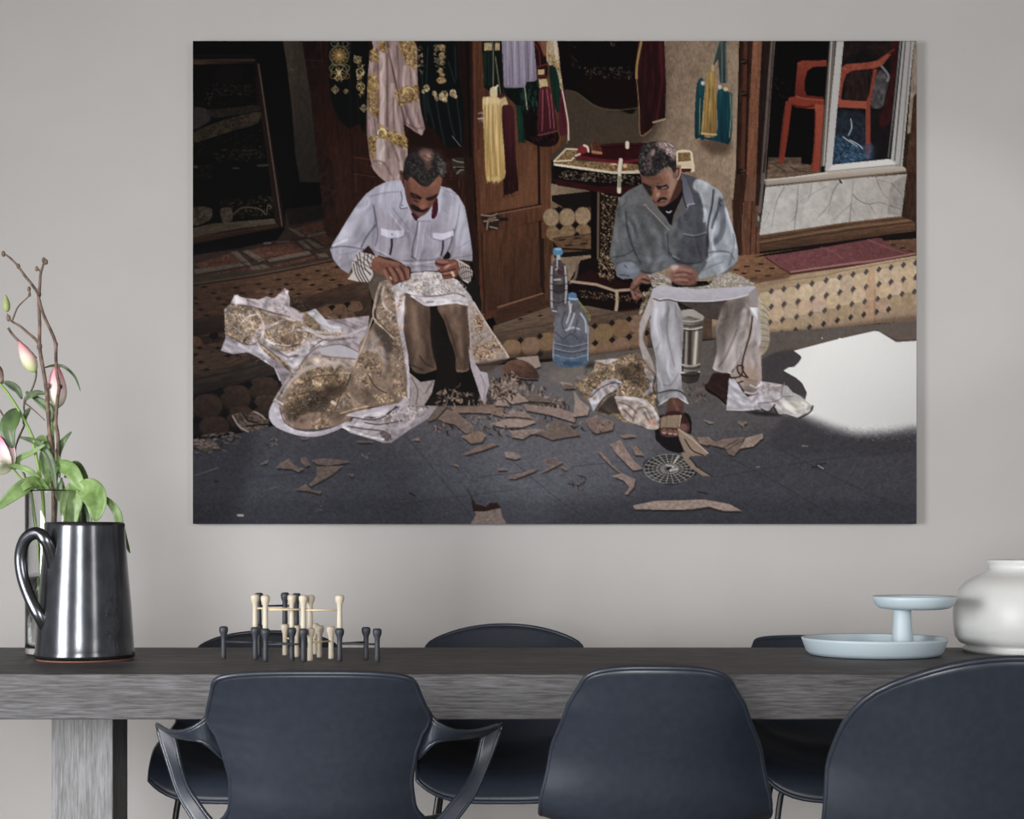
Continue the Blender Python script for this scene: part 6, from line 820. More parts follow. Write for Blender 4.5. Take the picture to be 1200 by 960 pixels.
Z(0, 0, 1)
_g = CV.mean(2, keepdims=True); _k = (CV.max(2, keepdims=True)-CV.min(2, keepdims=True)); CV[:] = _g+(CV-_g)*(.86-.0019*_k)
_y, _x = np.mgrid[0:PH*SS, 0:PW*SS].astype(np.float64)
CV[:] = CV*(1+np.clip(1.2-CV.mean(2)/170, .06, 1)*(.14*(vnoise(_x/2.2, _y/2.2, 77)-.5)+.10*(vnoise(_x/5, _y/6, 78)-.5)))[..., None]
CV[:] = np.clip(CV, 0, 226)
# ---------------------------------------------------------------- hang the picture: a thin printed panel
K_PRINT = .95
PY_ = WY-.045
pa = P(PX0, PY0, PY_); pb = P(PX0+PW, PY0+PH, PY_)
wall_print = empty('wall_print', ((pa.x+pb.x)/2, WY, pb.z), 'large unframed photo print of two men sewing cloth, hung on the grey wall', 'wall art')
M_edge = mat('panel_edge', (.02, .02, .022), .6)
obj('backing_panel', box(bmesh.new(), pa.x, pb.x, PY_+.0015, WY-.001, pb.z, pa.z, .001), M_edge, wall_print, smooth=False, world_space=True)
def print_face():
    nx, ny = PW+1, PH+1
    im = CV.reshape(PH, SS, PW, SS, 3).mean((1, 3))/255.0
    im = np.pad(im, ((0, 1), (0, 1), (0, 0)), mode='edge')
    im = (im+np.roll(im, 1, 0)*0)
    l = np.where(im <= .04045, im/12.92, ((im+.055)/1.055)**2.4)*K_PRINT
    X, Zz = np.meshgrid(np.linspace(pa.x, pb.x, nx), np.linspace(pa.z, pb.z, ny))
    co = np.stack([X, np.full_like(X, PY_), Zz], -1).reshape(-1, 3)
    i = np.arange((nx-1)*(ny-1)); r = i//(nx-1); c = i % (nx-1); a = r*nx+c
    quads = np.stack([a, a+nx, a+nx+1, a+1], 1)
    me = bpy.data.meshes.new('printed_face'); me.vertices.add(len(co)); me.vertices.foreach_set('co', co.astype(np.float32).ravel())
    me.loops.add(quads.size); me.loops.foreach_set('vertex_index', quads.astype(np.int32).ravel())
    me.polygons.add(len(quads)); me.polygons.foreach_set('loop_start', (np.arange(len(quads))*4).astype(np.int32)); me.polygons.foreach_set('loop_total', np.full(len(quads), 4, np.int32))
    me.update(calc_edges=True)
    at = me.color_attributes.new('ink', 'FLOAT_COLOR', 'POINT')
    at.data.foreach_set('color', np.concatenate([l.reshape(-1, 3), np.ones((len(co), 1))], 1).astype(np.float32).ravel())
    m = mat('printed_ink', (.5, .5, .5), .75, spec=.08); n = m.node_tree.nodes.new('ShaderNodeAttribute'); n.attribute_name = 'ink'
    m.node_tree.links.new(n.outputs['Color'], m.node_tree.nodes['Principled BSDF'].inputs['Base Color'])
    me.materials.append(m); me.transform(Matrix.Translation(-Vector(wall_print.location)))
    o = bpy.data.objects.new('printed_face', me); COL.objects.link(o); o.parent = wall_print
    o['label'] = 'printed picture of two seated men sewing gold embroidered cloth'
print_face()
# ================= dining table
TZ = .74
def wood(name, c1, c2, sc_, rough=.5):
    m = mat(name, c1, rough, spec=.35); _, n, r = noise_on(m, c1, c2, scale=sc_, ns=14, detail=9, bump=.35, bdist=.0012, lo=.36, hi=.64)
    nt = m.node_tree; n2 = nt.nodes.new('ShaderNodeTexNoise'); n2.inputs['Scale'].default_value = 2.2; n2.inputs['Detail'].default_value = 3
    mx = nt.nodes.new('ShaderNodeMix'); mx.data_type = 'RGBA'; mx.blend_type = 'MULTIPLY'; mx.inputs['Factor'].default_value = .55
    rr = nt.nodes.new('ShaderNodeValToRGB'); rr.color_ramp.elements[0].color = (.6, .58, .56, 1); rr.color_ramp.elements[0].position = .3; rr.color_ramp.elements[1].color = (1.15, 1.15, 1.15, 1); rr.color_ramp.elements[1].position = .7
    tc = nt.nodes.new('ShaderNodeTexCoord'); mp = nt.nodes.new('ShaderNodeMapping'); mp.inputs['Scale'].default_value = tuple(v*.6+.15 for v in sc_)
    L = nt.links.new; L(tc.outputs['Object'], mp.inputs['Vector']); L(mp.outputs['Vector'], n2.inputs['Vector']); L(n2.outputs['Fac'], rr.inputs['Fac'])
    L(r.outputs['Color'], mx.inputs['A']); L(rr.outputs['Color'], mx.inputs['B']); L(mx.outputs['Result'], nt.nodes['Principled BSDF'].inputs['Base Color']); return m
M_top = wood('oak_tabletop', (.040, .037, .036), (.122, .122, .130), (.9, 4.5, 15), .58)
M_leg = wood('oak_post', (.15, .15, .155), (.29, .295, .305), (16, 16, 1.1), .6)
TY0, TY1 = 3.44, 4.345
table = empty('dining_table', (.45, 3.9, 0), 'long dark grey stained oak table with thick top on square posts', 'table')
obj('tabletop', box(bmesh.new(), -2.05, 2.95, TY0, TY1, TZ-.102, TZ, .0035), M_top, table, smooth=False, world_space=True)
for X in (-1.075, 2.1):
    lg = obj('post', box(bmesh.new(), X-.077, X+.077, 3.84, 3.99, .07, TZ-.102, .003), M_leg, table, smooth=False, world_space=True)
    obj('foot', box(bmesh.new(), X-.08, X+.08, 3.55, 4.25, 0, .07, .004), M_leg, table, smooth=False, world_space=True)
# ================= chairs
M_shell = mat('black_blue_plastic', (.017, .022, .032), .36, spec=.55); noise_on(M_shell, (.0155, .0205, .031), (.019, .0245, .036), ns=60, detail=2, bump=.04, bdist=.0004)
M_tube = mat('black_steel_tube', (.012, .012, .013), .35, metal=.3)
def interp(tab, s):
    if s <= tab[0][0]: return tab[0][1]
    for (a, va), (b, vb) in zip(tab, tab[1:]):
        if s <= b:
            t = (s-a)/(b-a); t = t*t*(3-2*t)*.4+t*.6; return va+(vb-va)*t
    return tab[-1][1]
def shell_parts(root, prof, wid, curl, drop, pw, fdrop=.06, th=.008, nu=44, nv=56, shift=None):
    """moulded seat shell: centre line 'prof' (y, z) from the top of the back to the front of the seat, half width, forward curl of the sides"""
    C = spline([(0, y, z) for y, z in prof], 8); Ls = [0]
    for a, b in zip(C, C[1:]): Ls.append(Ls[-1]+(b-a).length)
    T = Ls[-1]
    def cen(s):
        d = max(0, min(1, s))*T; i = 0
        while i < len(Ls)-2 and Ls[i+1] < d: i += 1
        t = (d-Ls[i])/(Ls[i+1]-Ls[i]); p = C[i].lerp(C[i+1], t); q0 = C[max(i-1, 0)]; q1 = C[min(i+2, len(C)-1)]
        tg = (q1-q0).normalized(); return p, Vector((0, -tg.z, tg.y))
    bm = bmesh.new(); G = []
    for j in range(nv+1):
        row = []
        for i in range(nu+1):
            u = math.sin(math.pi*(i/nu-.5))
            s0 = drop*(1-max(0, 1-abs(u)**pw)**(1/pw)); s1 = 1-fdrop*abs(u)**4; s = s0+(s1-s0)*j/nv
            p, n = cen(s); w = interp(wid, s); k = interp(curl, s)
            v = p+n*(k*abs(u)**2.3); v.x = w*u+(shift(s) if shift else 0)
            row.append(bm.verts.new(v))
        G.append(row)
    for j in range(nv):
        for i in range(nu): bm.faces.new((G[j][i], G[j][i+1], G[j+1][i+1], G[j+1][i]))
    edge = [r[0].co.copy() for r in G[::-2]]+[v.co.copy() for v in G[0][1:-1:2]]+[r[-1].co.copy() for r in G[::2]]+[v.co.copy() for v in G[-1][-2:0:-2]]
    o = obj('seat_shell', bm, M_shell, root)
    md = o.modifiers.new('thickness', 'SOLIDIFY'); md.thickness = th; md.offset = 0
    rb = tube(bmesh.new(), edge, .0058, seg=8, k=0, closed=True); obj('rolled_rim', rb, M_shell, root)
    return cen
def legs(root, y0, y1, zt, splay=.05, hw=.17):
    for sx in (-1, 1):
        for yy, dy in ((y0, -.04), (y1, .04)):
            b = tube(bmesh.new(), [(sx*.05, yy, zt), (sx*(hw-.05), yy, zt), (sx*hw, yy+dy*.2, zt-.03), (sx*(hw+splay*.5), yy+dy*.6, zt*.5), (sx*(hw+splay), yy+dy, .003)], .0085, k=5)
            obj('leg', b, M_tube, root)
    obj('under_frame', tube(bmesh.new(), [(0, y0, zt), (0, (y0+y1)/2, zt+.002), (0, y1, zt)], .012, k=3), M_tube, root)
# middle chair in front: plain tapering back
D = 2.92
c = empty('side_chair', P(770, HOR, D).to_2d().to_3d(), 'black moulded chair with plain tapering back in front of table, second from left', 'chair', rz=math.radians(-4))
shell_parts(c, [(0, .795), (.035, .70), (.075, .60), (.105, .51), (.15, .455), (.24, .438), (.36, .44), (.46, .432), (.49, .41)],
            [(0, .130), (.05, .142), (.14, .172), (.3, .208), (.45, .228), (.7, .235), (1, .205)], [(0, .012), (.12, .03), (.3, .06), (.5, .05), (.8, .02), (1, 0)], .065, 2.8)
legs(c, .18, .42, .41)
# right chair in front, wider round back
D = 2.52
c = empty('tub_chair', P(1192, HOR, D).to_2d().to_3d(), 'black moulded chair with broad round back in front of table at right edge', 'chair', rz=math.radians(3))
shell_parts(c, [(0, .842), (.03, .75), (.065, .64), (.1, .53), (.15, .465), (.25, .445), (.38, .445), (.48, .435), (.51, .41)],
            [(0, .225), (.1, .245), (.3, .270), (.5, .27), (.75, .255), (1, .215)], [(0, .03), (.12, .06), (.3, .10), (.5, .09), (.8, .03), (1, 0)], .20, 2.15)
legs(c, .2, .44, .415)
# armchair in front at the left
D = 2.85
c = empty('armchair', P(366, HOR, D).to_2d().to_3d(), 'black moulded armchair with open arms in front of table at left', 'chair')
wid = [(0, .178), (.06, .192), (.12, .204), (.15, .213), (.175, .209), (.205, .196), (.25, .184), (.33, .174), (.42, .178), (.6, .21), (.8, .22), (1, .2)]
shell_parts(c, [(0, .791), (.03, .72), (.055, .65), (.08, .57), (.105, .50), (.16, .45), (.26, .436), (.38, .44), (.48, .43), (.51, .41)], wid,
            [(0, .01), (.1, .03), (.16, .05), (.25, .045), (.4, .05), (.6, .04), (.8, .02), (1, 0)], .045, 2.8, nv=80)
legs(c, .2, .44, .41)
def ribbon(rows, m, root, name):
    """strap lofted through (left point, right point) pairs, 8 mm thick"""
    bm = bmesh.new(); A = spline([r[0] for r in rows], 6); B = spline([r[1] for r in rows], 6); g = []
    for a, b in zip(A, B): g.append([bm.verts.new(a.lerp(b, t/6)) for t in range(7)])
    for r, s in zip(g, g[1:]):
        for i in range(6): bm.faces.new((r[i], r[i+1], s[i+1], s[i]))
    o = obj(name, bm, m, root); md = o.modifiers.new('thickness', 'SOLIDIFY'); md.thickness = .009; md.offset = 0
    bv = o.modifiers.new('round', 'SUBSURF'); bv.levels = 1; bv.render_levels = 1
    obj('arm_rim', tube(bmesh.new(), [*A[::3], *B[::-1][::3]], .0045, seg=6, k=0, closed=True), m, o)
cx0 = P(366, HOR, D)
for sx in (-1, 1):
    def q(px, py, dy): # points measured on the left arm, mirrored for the right one
        v = P(px, py, D+dy)-Vector((cx0.x, D, 0)); v.x *= -sx; return v
    ribbon([(q(262, 815, .12), q(266, 893, .13)), (q(248, 832, .108), q(252, 880, .115)), (q(236, 847, .098), q(238, 869, .105)), (q(216, 857, .115), q(222, 866, .13)), (q(198, 857, .16), q(210, 864, .17)), (q(188, 852, .22), q(204, 862, .22)), (q(183, 849, .26), q(203, 862, .25))], M_shell, c, 'armrest')
    ribbon([(q(183, 849, .26), q(204, 861, .25)), (q(190, 872, .255), q(208, 880, .25)), (q(199, 900, .24), q(213, 902, .24)), (q(208, 928, .22), q(220, 922, .22)), (q(220, 950, .20), q(232, 940, .20)), (q(238, 974, .18), q(252, 966, .18)), (q(268, 994, .16), q(280, 980, .16))], M_shell, c, 'arm_support')
# three chairs on the far side, facing us
def rear(px, D, top, hw, drop, pw, label, rz=0, seatw=.24):
    c = empty('tub_chair', P(px, HOR, D).to_2d().to_3d(), label, 'chair', rz=math.pi+rz)
    shell_parts(c, [(0, top), (.03, top-.08), (.065, .63), (.1, .53), (.15, .455), (.26, .43), (.42, .432), (.57, .42), (.62, .36)],
                [(0, hw), (.08, hw+.02), (.2, seatw-.012), (.3, seatw), (.5, seatw), (.75, seatw), (1, seatw-.02)], [(0, .02), (.12, .05), (.3, .09), (.5, .08), (.8, .05), (1, 0)], drop, pw)
    legs(c, .2, .46, .40); return c
rear(318, 4.62, .768, .190, .09, 2.3, 'black moulded chair behind the table, mostly hidden by the left armchair')
rear(591, 4.62, .789, .215, .12, 2.1, 'black round backed chair behind the table, left of the middle front chair')
rear(967, 4.62, .754, .205, .03, 2.6, 'black flat topped chair behind the table, below the two tier tray', rz=-.08)
# ================= pitcher
M_glaze = mat('gunmetal_glaze', (.06, .06, .07), .20, metal=.85, spec=.6); noise_on(M_glaze, (.045, .047, .054), (.075, .078, .086), scale=(1, 1, .5), ns=25, detail=4, bump=.10, bdist=.001)
M_clay = mat('red_clay', (.24, .09, .06), .8)
MX, MY = P(99.5, 640, 3.89).x, 3.89
mug = empty('pitcher', (MX, MY, TZ), 'large gunmetal glazed ceramic pitcher with loop handle beside glass vase', 'pitcher')
obj('body', lathe(bmesh.new(), [(.116, .0025), (.1235, .006), (.1245, .014), (.1215, .024), (.1195, .06), (.115, .13), (.108, .21), (.1015, .29), (.0985, .335), (.0985, .343), (.0955, .347), (.092, .343), (.0925, .30), (.100, .20), (.106, .12), (.110, .02), (.0, .016)], seg=96, cap1=False), M_glaze, mug)
obj('foot_ring', lathe(bmesh.new(), [(.104, 0), (.118, 0), (.1190, .0035), (.104, .0035)], seg=64), M_clay, mug)
hp = [P(64, 680, 3.822), P(61, 655, 3.806), P(54, 634, 3.795), P(43, 625, 3.80), P(30, 632, 3.81), P(24, 652, 3.82), P(27, 678, 3.82), P(36, 703, 3.81), P(46, 722, 3.805), P(54, 737, 3.815), P(58, 743, 3.835)]
b = tube(bmesh.new(), hp, .0160, .0150, seg=16, k=8, flat=.45, up=(0, 1, 0))
for v in b.verts: pass
obj('handle', b, M_glaze, mug, world_space=True)
b = bmesh.new(); R = random.Random(3)
for i in range(70):
    z = .03+R.random()*.14; a = math.radians(-90+57+R.random()*17)+math.atan2(MX, MY); r = .1205-(z-.03)*.058
    x, y = r*math.cos(a), r*math.sin(a); t = bmesh.ops.create_icosphere(b, subdivisions=1, radius=.0026)
    bmesh.ops.translate(b, vec=(x, y, z), verts=t['verts'])
obj('stamped_relief', b, M_glaze, mug)
# ================= glass vase
M_glass = mat('clear_glass', (.985, .995, .99), .01, trans=1, ior=1.45); M_water = mat('vase_water', (.97, .99, .98), 0, trans=1, ior=1.33)
for m_ in (M_glass, M_water):      # thin coloured shadows instead of caustics would need ray tricks; plain glass is kept
    pass
VX, VY = P(66, 640, 4.085).x, 4.085
vase = empty('glass_vase', (VX, VY, TZ), 'tall clear glass cylinder vase behind the dark pitcher', 'vase')
obj('glass_wall', lathe(bmesh.new(), [(.0, .0), (.076, .0), (.0795, .004), (.080, .02), (.0805, .43), (.0795, .434), (.0775, .43), (.076, .03), (.072, .018), (.0, .016)], seg=64, cap0=False, cap1=False), M_glass, vase)
obj('water', lathe(bmesh.new(), [(.0, .0165), (.070, .019), (.0752, .03), (.0755, .20), (.0, .2)], seg=48, cap0=False, cap1=False), M_water, vase)
# ================= lilies and twigs
M_bark = mat('twig_bark', (.14, .09, .07), .8); noise_on(M_bark, (.065, .042, .032), (.22, .15, .115), ns=40, detail=4, bump=.3)
M_stem = mat('green_stem', (.20, .33, .08), .5); M_leaf = mat('leaf_light', (.17, .27, .07), .45); noise_on(M_leaf, (.105, .18, .045), (.23, .35, .13), scale=(1, 1, 1), ns=18, detail=3)
M_dark = mat('leaf_dark', (.05, .09, .035), .4); noise_on(M_dark, (.035, .065, .025), (.09, .15, .05), ns=20, detail=3)
def petal_mat(name, z0, z1, c0, cm, c1):
    m = mat(name, c0, .5); nt = m.node_tree; g = nt.nodes.new('ShaderNodeNewGeometry'); s = nt.nodes.new('ShaderNodeSeparateXYZ'); r = nt.nodes.new('ShaderNodeMapRange'); cr = nt.nodes.new('ShaderNodeValToRGB')
    r.inputs['From Min'].default_value = z0; r.inputs['From Max'].default_value = z1; e = cr.color_ramp.elements; e[0].color = (*c0, 1); e[1].color = (*c1, 1); k = e.new(.5); k.color = (*cm, 1)
    L = nt.links.new; L(g.outputs['Position'], s.inputs[0]); L(s.outputs['Z'], r.inputs['Value']); L(r.outputs['Result'], cr.inputs['Fac']); L(cr.outputs['Color'], nt.nodes['Principled BSDF'].inputs['Base Color']); return m
def A(zx, zy, dy=0): return P(zx/4, 280+zy/4, 4.085+dy)
def B(zx, zy, dy=0): return P(zx/3.43, 520+zy/3.43, 4.085+dy)
twig = empty('branch', (VX, VY, TZ+.02), 'bare brown twisting branch rising highest from glass vase', 'branch')
def part_tube(name, root, pts, r0, r1, m, seg=8): return obj(name, tube(bmesh.new(), pts, r0, r1, seg=seg, k=5), m, root, world_space=True)
part_tube('main_stem', twig, [P(70, 758, 4.10), B(212, 560, .0), B(216, 300, .0), B(215, 200), B(213, 100), B(210, 20), A(235, 940), A(228, 850), A(219, 720), A(204, 620), A(190, 540), A(185, 480), A(186, 400), A(183, 330), A(181, 265)], .0068, .0042, M_bark)
part_tube('fork', twig, [A(182, 270), A(187, 210), A(190, 165), A(200, 130), A(208, 104)], .0045, .0026, M_bark)
part_tube('fork', twig, [A(183, 262), A(150, 215), A(120, 178), A(100, 150), A(82, 125), A(50, 92), A(25, 74), A(8, 70)], .0042, .0022, M_bark)
part_tube('fork', twig, [A(180, 268, -.01), A(195, 330, -.015), A(218, 388, -.015), A(245, 445, -.015), A(261, 495, -.01), A(262, 560, -.01), A(266, 630, -.01), A(277, 690, -.01), A(268, 770, -.01), A(262, 860, -.005), A(272, 930, 0), B(232, 60, 0), B(222, 200, .01), B(220, 420, .01), P(66, 755, 4.11)], .0040, .0048, M_bark)
part_tube('fork', twig, [A(188, 502), A(165, 470), A(130, 440), A(95, 410), A(60, 390), A(40, 372), A(34, 352)], .0042, .0022, M_bark)
part_tube('twig_tip', twig, [A(58, 382), A(72, 345), A(85, 318), A(110, 292), A(140, 260), A(136, 225)], .0026, .0014, M_bark)
part_tube('twig_tip', twig, [A(188, 150), A(172, 138)], .0028, .002, M_bark); part_tube('twig_tip', twig, [A(203, 120), A(216, 112), A(218, 102)], .003, .0016, M_bark)
for x, y, r in ((185, 505, .0075), (86, 128, .005), (205, 100, .0055), (183, 260, .006), (262, 495, .0055), (16, 70, .0055), (40, 372, .006), (138, 262, .004), (172, 140, .0048), (136, 235, .0048), (228, 690, .005), (285, 693, .0045), (216, 108, .005)):
    bk = bmesh.new(); t = bmesh.ops.create_icosphere(bk, subdivisions=2, radius=r); bmesh.ops.scale(bk, vec=(1, 1, 1.5), verts=t['verts']); bmesh.ops.translate(bk, vec=A(x, y), verts=t['verts'])
    obj('knot', bk, M_bark, twig, world_space=True)
def bud(root, name, p0, p1, w, m, sub=10):
    d = p1-p0; L = d.length; prof = []
    for i in range(sub+1): t = i/sub; prof.append((max(.0006, w*math.sin(math.pi*min(1, t**.8))**.75*(1-.25*t)), t*L))
    b = lathe(bmesh.new(), prof, seg=18); b.transform(Matrix.Translation(p0) @ d.to_track_quat('Z', 'Y').to_matrix().to_4x4()); return obj(name, b, m, root, world_space=True)
def leaf(root, pts, w, m, roll=.3, name='leaf', face=(0, 1, 0), th=.0012):
    """blade lofted along a path: width swells and narrows, edges lifted"""
    p = spline(pts, 6); n = len(p); bm = bmesh.new(); g = []
    for i in range(n):
        t = i/(n-1); tg = (p[min(i+1, n-1)]-p[max(i-1, 0)]).normalized(); s = tg.cross(Vector(face)).normalized(); u = s.cross(tg).normalized()
        hw = w*max(.03, math.sin(math.pi*min(.985, t*.93+.05))**.8); g.append([bm.verts.new(p[i]+s*hw*k+u*(-abs(k)**1.6*hw*roll)) for k in (-1, -.6, -.15, 0, .15, .6, 1)])
    for a, b in zip(g, g[1:]):
        for i in range(6): bm.faces.new((a[i], a[i+1], b[i+1], b[i]))
    o = obj(name, bm, m, root, world_space=True); md = o.modifiers.new('thickness', 'SOLIDIFY'); md.thickness = th; return o
# lily 1: fresh green stem leaning left with the large lower leaves
l1 = empty('lily_stem', (VX-.02, VY, TZ+.02), 'bright green lily stem with broad drooping leaves leaning left out of vase', 'flower')
part_tube('stem', l1, [P(62, 756, 4.06), B(185, 500, -.01), B(176, 300, -.01), B(168, 190, -.02), B(155, 100, -.03), B(134, 0, -.03), A(160, 950, -.03), A(130, 880, -.03), A(80, 790, -.03), A(30, 715, -.03), A(-20, 660, -.03)], .0052, .0034, M_stem)
leaf(l1, [B(165, 150, -.03), B(120, 160, -.05), B(60, 200, -.08), B(-20, 268, -.1)], .020, M_leaf, face=(.1, 1, .3))
leaf(l1, [B(172, 190, -.02), B(140, 160, -.04), B(110, 165, -.06), B(80, 195, -.07)], .013, M_leaf)
leaf(l1, [B(60, 105, -.02), B(80, 60, -.03), B(120, 40, -.04), B(185, 2, -.05)], .008, M_leaf)
leaf(l1, [B(170, 200, -.02), B(200, 130, .0), B(230, 70, 0), B(200, 20, 0)], .014, M_leaf)
leaf(l1, [A(90, 800, -.03), A(60, 840, -.04), A(40, 900, -.05), A(60, 980, -.05)], .0235, M_dark)
bud(l1, 'green_bud', A(33, 345, -.0), A(28, 262, 0), .0105, mat('green_bud', (.30, .36, .14), .5))
# lily 2: stem carrying the drooping pink and white bud
l2 = empty('lily_stem', (VX, VY, TZ+.02), 'lily stem with small pink and cream bud in front of bare branch', 'flower')
part_tube('stem', l2, [P(74, 757, 4.06), B(160, 460, .02), B(110, 200, .02), B(100, 130, .01), B(60, 30, .01), A(118, 860, .01), A(112, 790, .0), A(122, 755, 0), A(150, 705, 0), A(168, 650, 0), A(170, 600, 0)], .0030, .0024, mat('dark_stem', (.09, .075, .05), .6))
part_tube('side_stem', l2, [A(110, 765), A(150, 795), A(210, 850)], .0022, .0012, mat('reddish_stem', (.16, .09, .08), .6))
part_tube('side_stem', l2, [A(170, 560), A(130, 515), A(95, 485), A(60, 450), A(38, 418)], .0030, .0036, M_bark)
M_p1 = petal_mat('pink_bud', A(0, 628).z, A(0, 480).z, (.42, .55, .22), (.80, .58, .52), (.72, .20, .27))
bud(l2, 'pink_bud', A(165, 628, -.01), A(88, 478, -.01), .0215, M_p1)
leaf(l2, [A(18, 672), A(50, 685), A(85, 710), A(103, 752)], .0105, M_dark); leaf(l2, [A(112, 760), A(140, 735), A(180, 722), A(216, 728)], .0085, M_dark); leaf(l2, [A(120, 755), A(130, 730), A(128, 720), A(150, 735)], .005, M_dark)
leaf(l2, [A(110, 870), A(120, 830), A(130, 810), A(145, 792)], .0075, M_dark); leaf(l2, [A(165, 960), A(185, 940), A(205, 935), A(222, 950)], .009, M_leaf)
# lily 3: tall pink bud behind the branch
l3 = empty('lily_stem', (VX+.02, VY, TZ+.02), 'lily stem with tall closed pink bud behind bare branch at right', 'flower')
part_tube('stem', l3, [P(80, 757, 4.13), B(225, 450, .03), B(228, 220, .03), A(250, 950, .03), A(245, 860, .03), A(250, 800, .03), A(262, 770, .03)], .0034, .0026, M_stem)
M_p2 = petal_mat('tall_pink_bud', A(0, 800).z, A(0, 585).z, (.55, .62, .42), (.84, .62, .62), (.76, .19, .29))
bud(l3, 'pink_bud', A(265, 800, .03), A(265, 582, .03), .030, M_p2)
leaf(l3, [A(203, 606, .03), A(250, 594, .03), A(300, 600, .03), A(350, 645, .02), A(378, 715, .01)], .0042, M_dark); leaf(l3, [A(245, 860, .03), A(260, 820, .02), A(250, 780, .02), A(232, 750, .02)], .0085, M_leaf)
leaf(l3, [A(150, 735, .02), A(200, 770, .02), A(240, 810, .02), A(235, 860, .02)], .0125, M_dark)
leaf(l3, [B(215, 100, .0), B(250, 90, -.02), B(290, 110, -.04), B(320, 160, -.05), B(340, 190, -.05)], .020, M_leaf); leaf(l3, [B(200, 120, .0), B(225, 80, -.01), B(260, 78, -.02), B(290, 100, -.02)], .008, M_leaf)
# lily 4: cluster of leaves folding over the pitcher rim
l4 = empty('lily_stem', (VX+.03, VY, TZ+.02), 'leafy lily stem drooping over the pitcher rim at right of vase', 'flower')
part_tube('stem', l4, [P(88, 757, 4.08), B(260, 450, .0), B(262, 300, -.01), B(275, 200, -.02), B(285, 165, -.03), B(320, 165, -.04)], .0036, .0022, M_stem)
leaf(l4, [B(318, 178, -.04), B(370, 190, -.07), B(392, 240, -.09), B(385, 312, -.10)], .0335, M_leaf, roll=.5); leaf(l4, [B(285, 165, -.03), B(305, 220, -.05), B(300, 270, -.05), B(298, 330, -.05)], .020, M_leaf)
leaf(l4, [B(280, 160, -.03), B(265, 210, -.03), B(255, 260, -.03), B(248, 300, -.03)], .011, M_leaf); leaf(l4, [B(290, 120, -.03), B(330, 150, -.05), B(350, 165, -.06)], .006, M_leaf)
leaf(l4, [B(400, 205, -.06), B(440, 235, -.08), B(470, 275, -.08), B(482, 320, -.08), B(500, 375, -.08), B(522, 440, -.08)], .0115, M_leaf); leaf(l4, [B(300, 210, .0), B(330, 240, .0), B(345, 280, .0), B(330, 330, 0)], .02, M_dark); leaf(l4, [B(262, 250, .0), B(240, 230, .0), B(240, 180, .0), B(250, 150, 0)], .012, M_dark)
def Q(px, py, dy): return P(px, py, 4.085+dy)
for q_, w_, m_ in (([Q(66, 575, -.02), Q(60, 540, -.03), Q(45, 520, -.03), Q(22, 512, -.04)], .010, M_dark), ([Q(58, 574, -.02), Q(40, 556, -.04), Q(25, 548, -.04), Q(10, 545, -.05)], .009, M_leaf), ([Q(62, 578, .02), Q(52, 545, .03), Q(56, 520, .03), Q(64, 500, .03)], .013, M_leaf)): leaf(l1, q_, w_, m_)
for q_, w_, m_ in (([Q(80, 575, 0), Q(90, 590, -.01), Q(92, 610, -.01), Q(90, 640, 0)], .013, M_dark), ([Q(72, 560, .02), Q(76, 590, .02), Q(80, 610, .02), Q(82, 635, .02)], .011, M_leaf), ([Q(76, 560, .02), Q(88, 545, .02), Q(98, 556, .0), Q(104, 570, -.02)], .012, M_dark), ([Q(70, 560, 0), Q(68, 535, .01), Q(74, 518, .01), Q(84, 506, .0)], .009, M_dark), ([Q(84, 572, .0), Q(96, 580, -.02), Q(104, 600, -.03), Q(106, 625, -.03)], .010, M_dark)): leaf(l4, q_, w_, m_)
# lily 5: open pink flower cut by the left edge of the photograph
l5 = empty('lily_stem', (VX-.03, VY, TZ+.02), 'lily stem with open pink flower at far left', 'flower')
part_tube('stem', l5, [P(54, 757, 4.05), B(150, 400, -.02), B(118, 190, -.02), B(75, 130, -.02), B(40, 90, -.02), B(20, 95, -.03)], .0032, .0026, M_stem)
M_p3 = petal_mat('open_petal', B(0, 110).z, B(0, -30).z, (.62, .66, .46), (.82, .66, .68), (.62, .07, .22))
for q_ in ([B(40, 95, -.02), B(25, 60, -.05), B(5, 10, -.06), B(-12, -35, -.05)], [B(35, 95, -.02), B(0, 70, -.04), B(-25, 50, -.05), B(-50, 0, -.05)], [B(45, 92, -.02), B(45, 50, -.04), B(30, 0, -.04), B(10, -40, -.03)], [B(40, 98, -.02), B(10, 100, -.06), B(-20, 90, -.08), B(-50, 80, -.08)]): leaf(l5, q_, .017, M_p3, roll=.5, name='petal')
part_tube('side_stem', l5, [A(-10, 790), A(10, 820), A(28, 850), A(35, 830)], .0028, .002, M_bark)
part_tube('side_stem', l5, [A(-10, 600), A(5, 620), A(10, 665), A(0, 680)], .006, .004, M_bark)
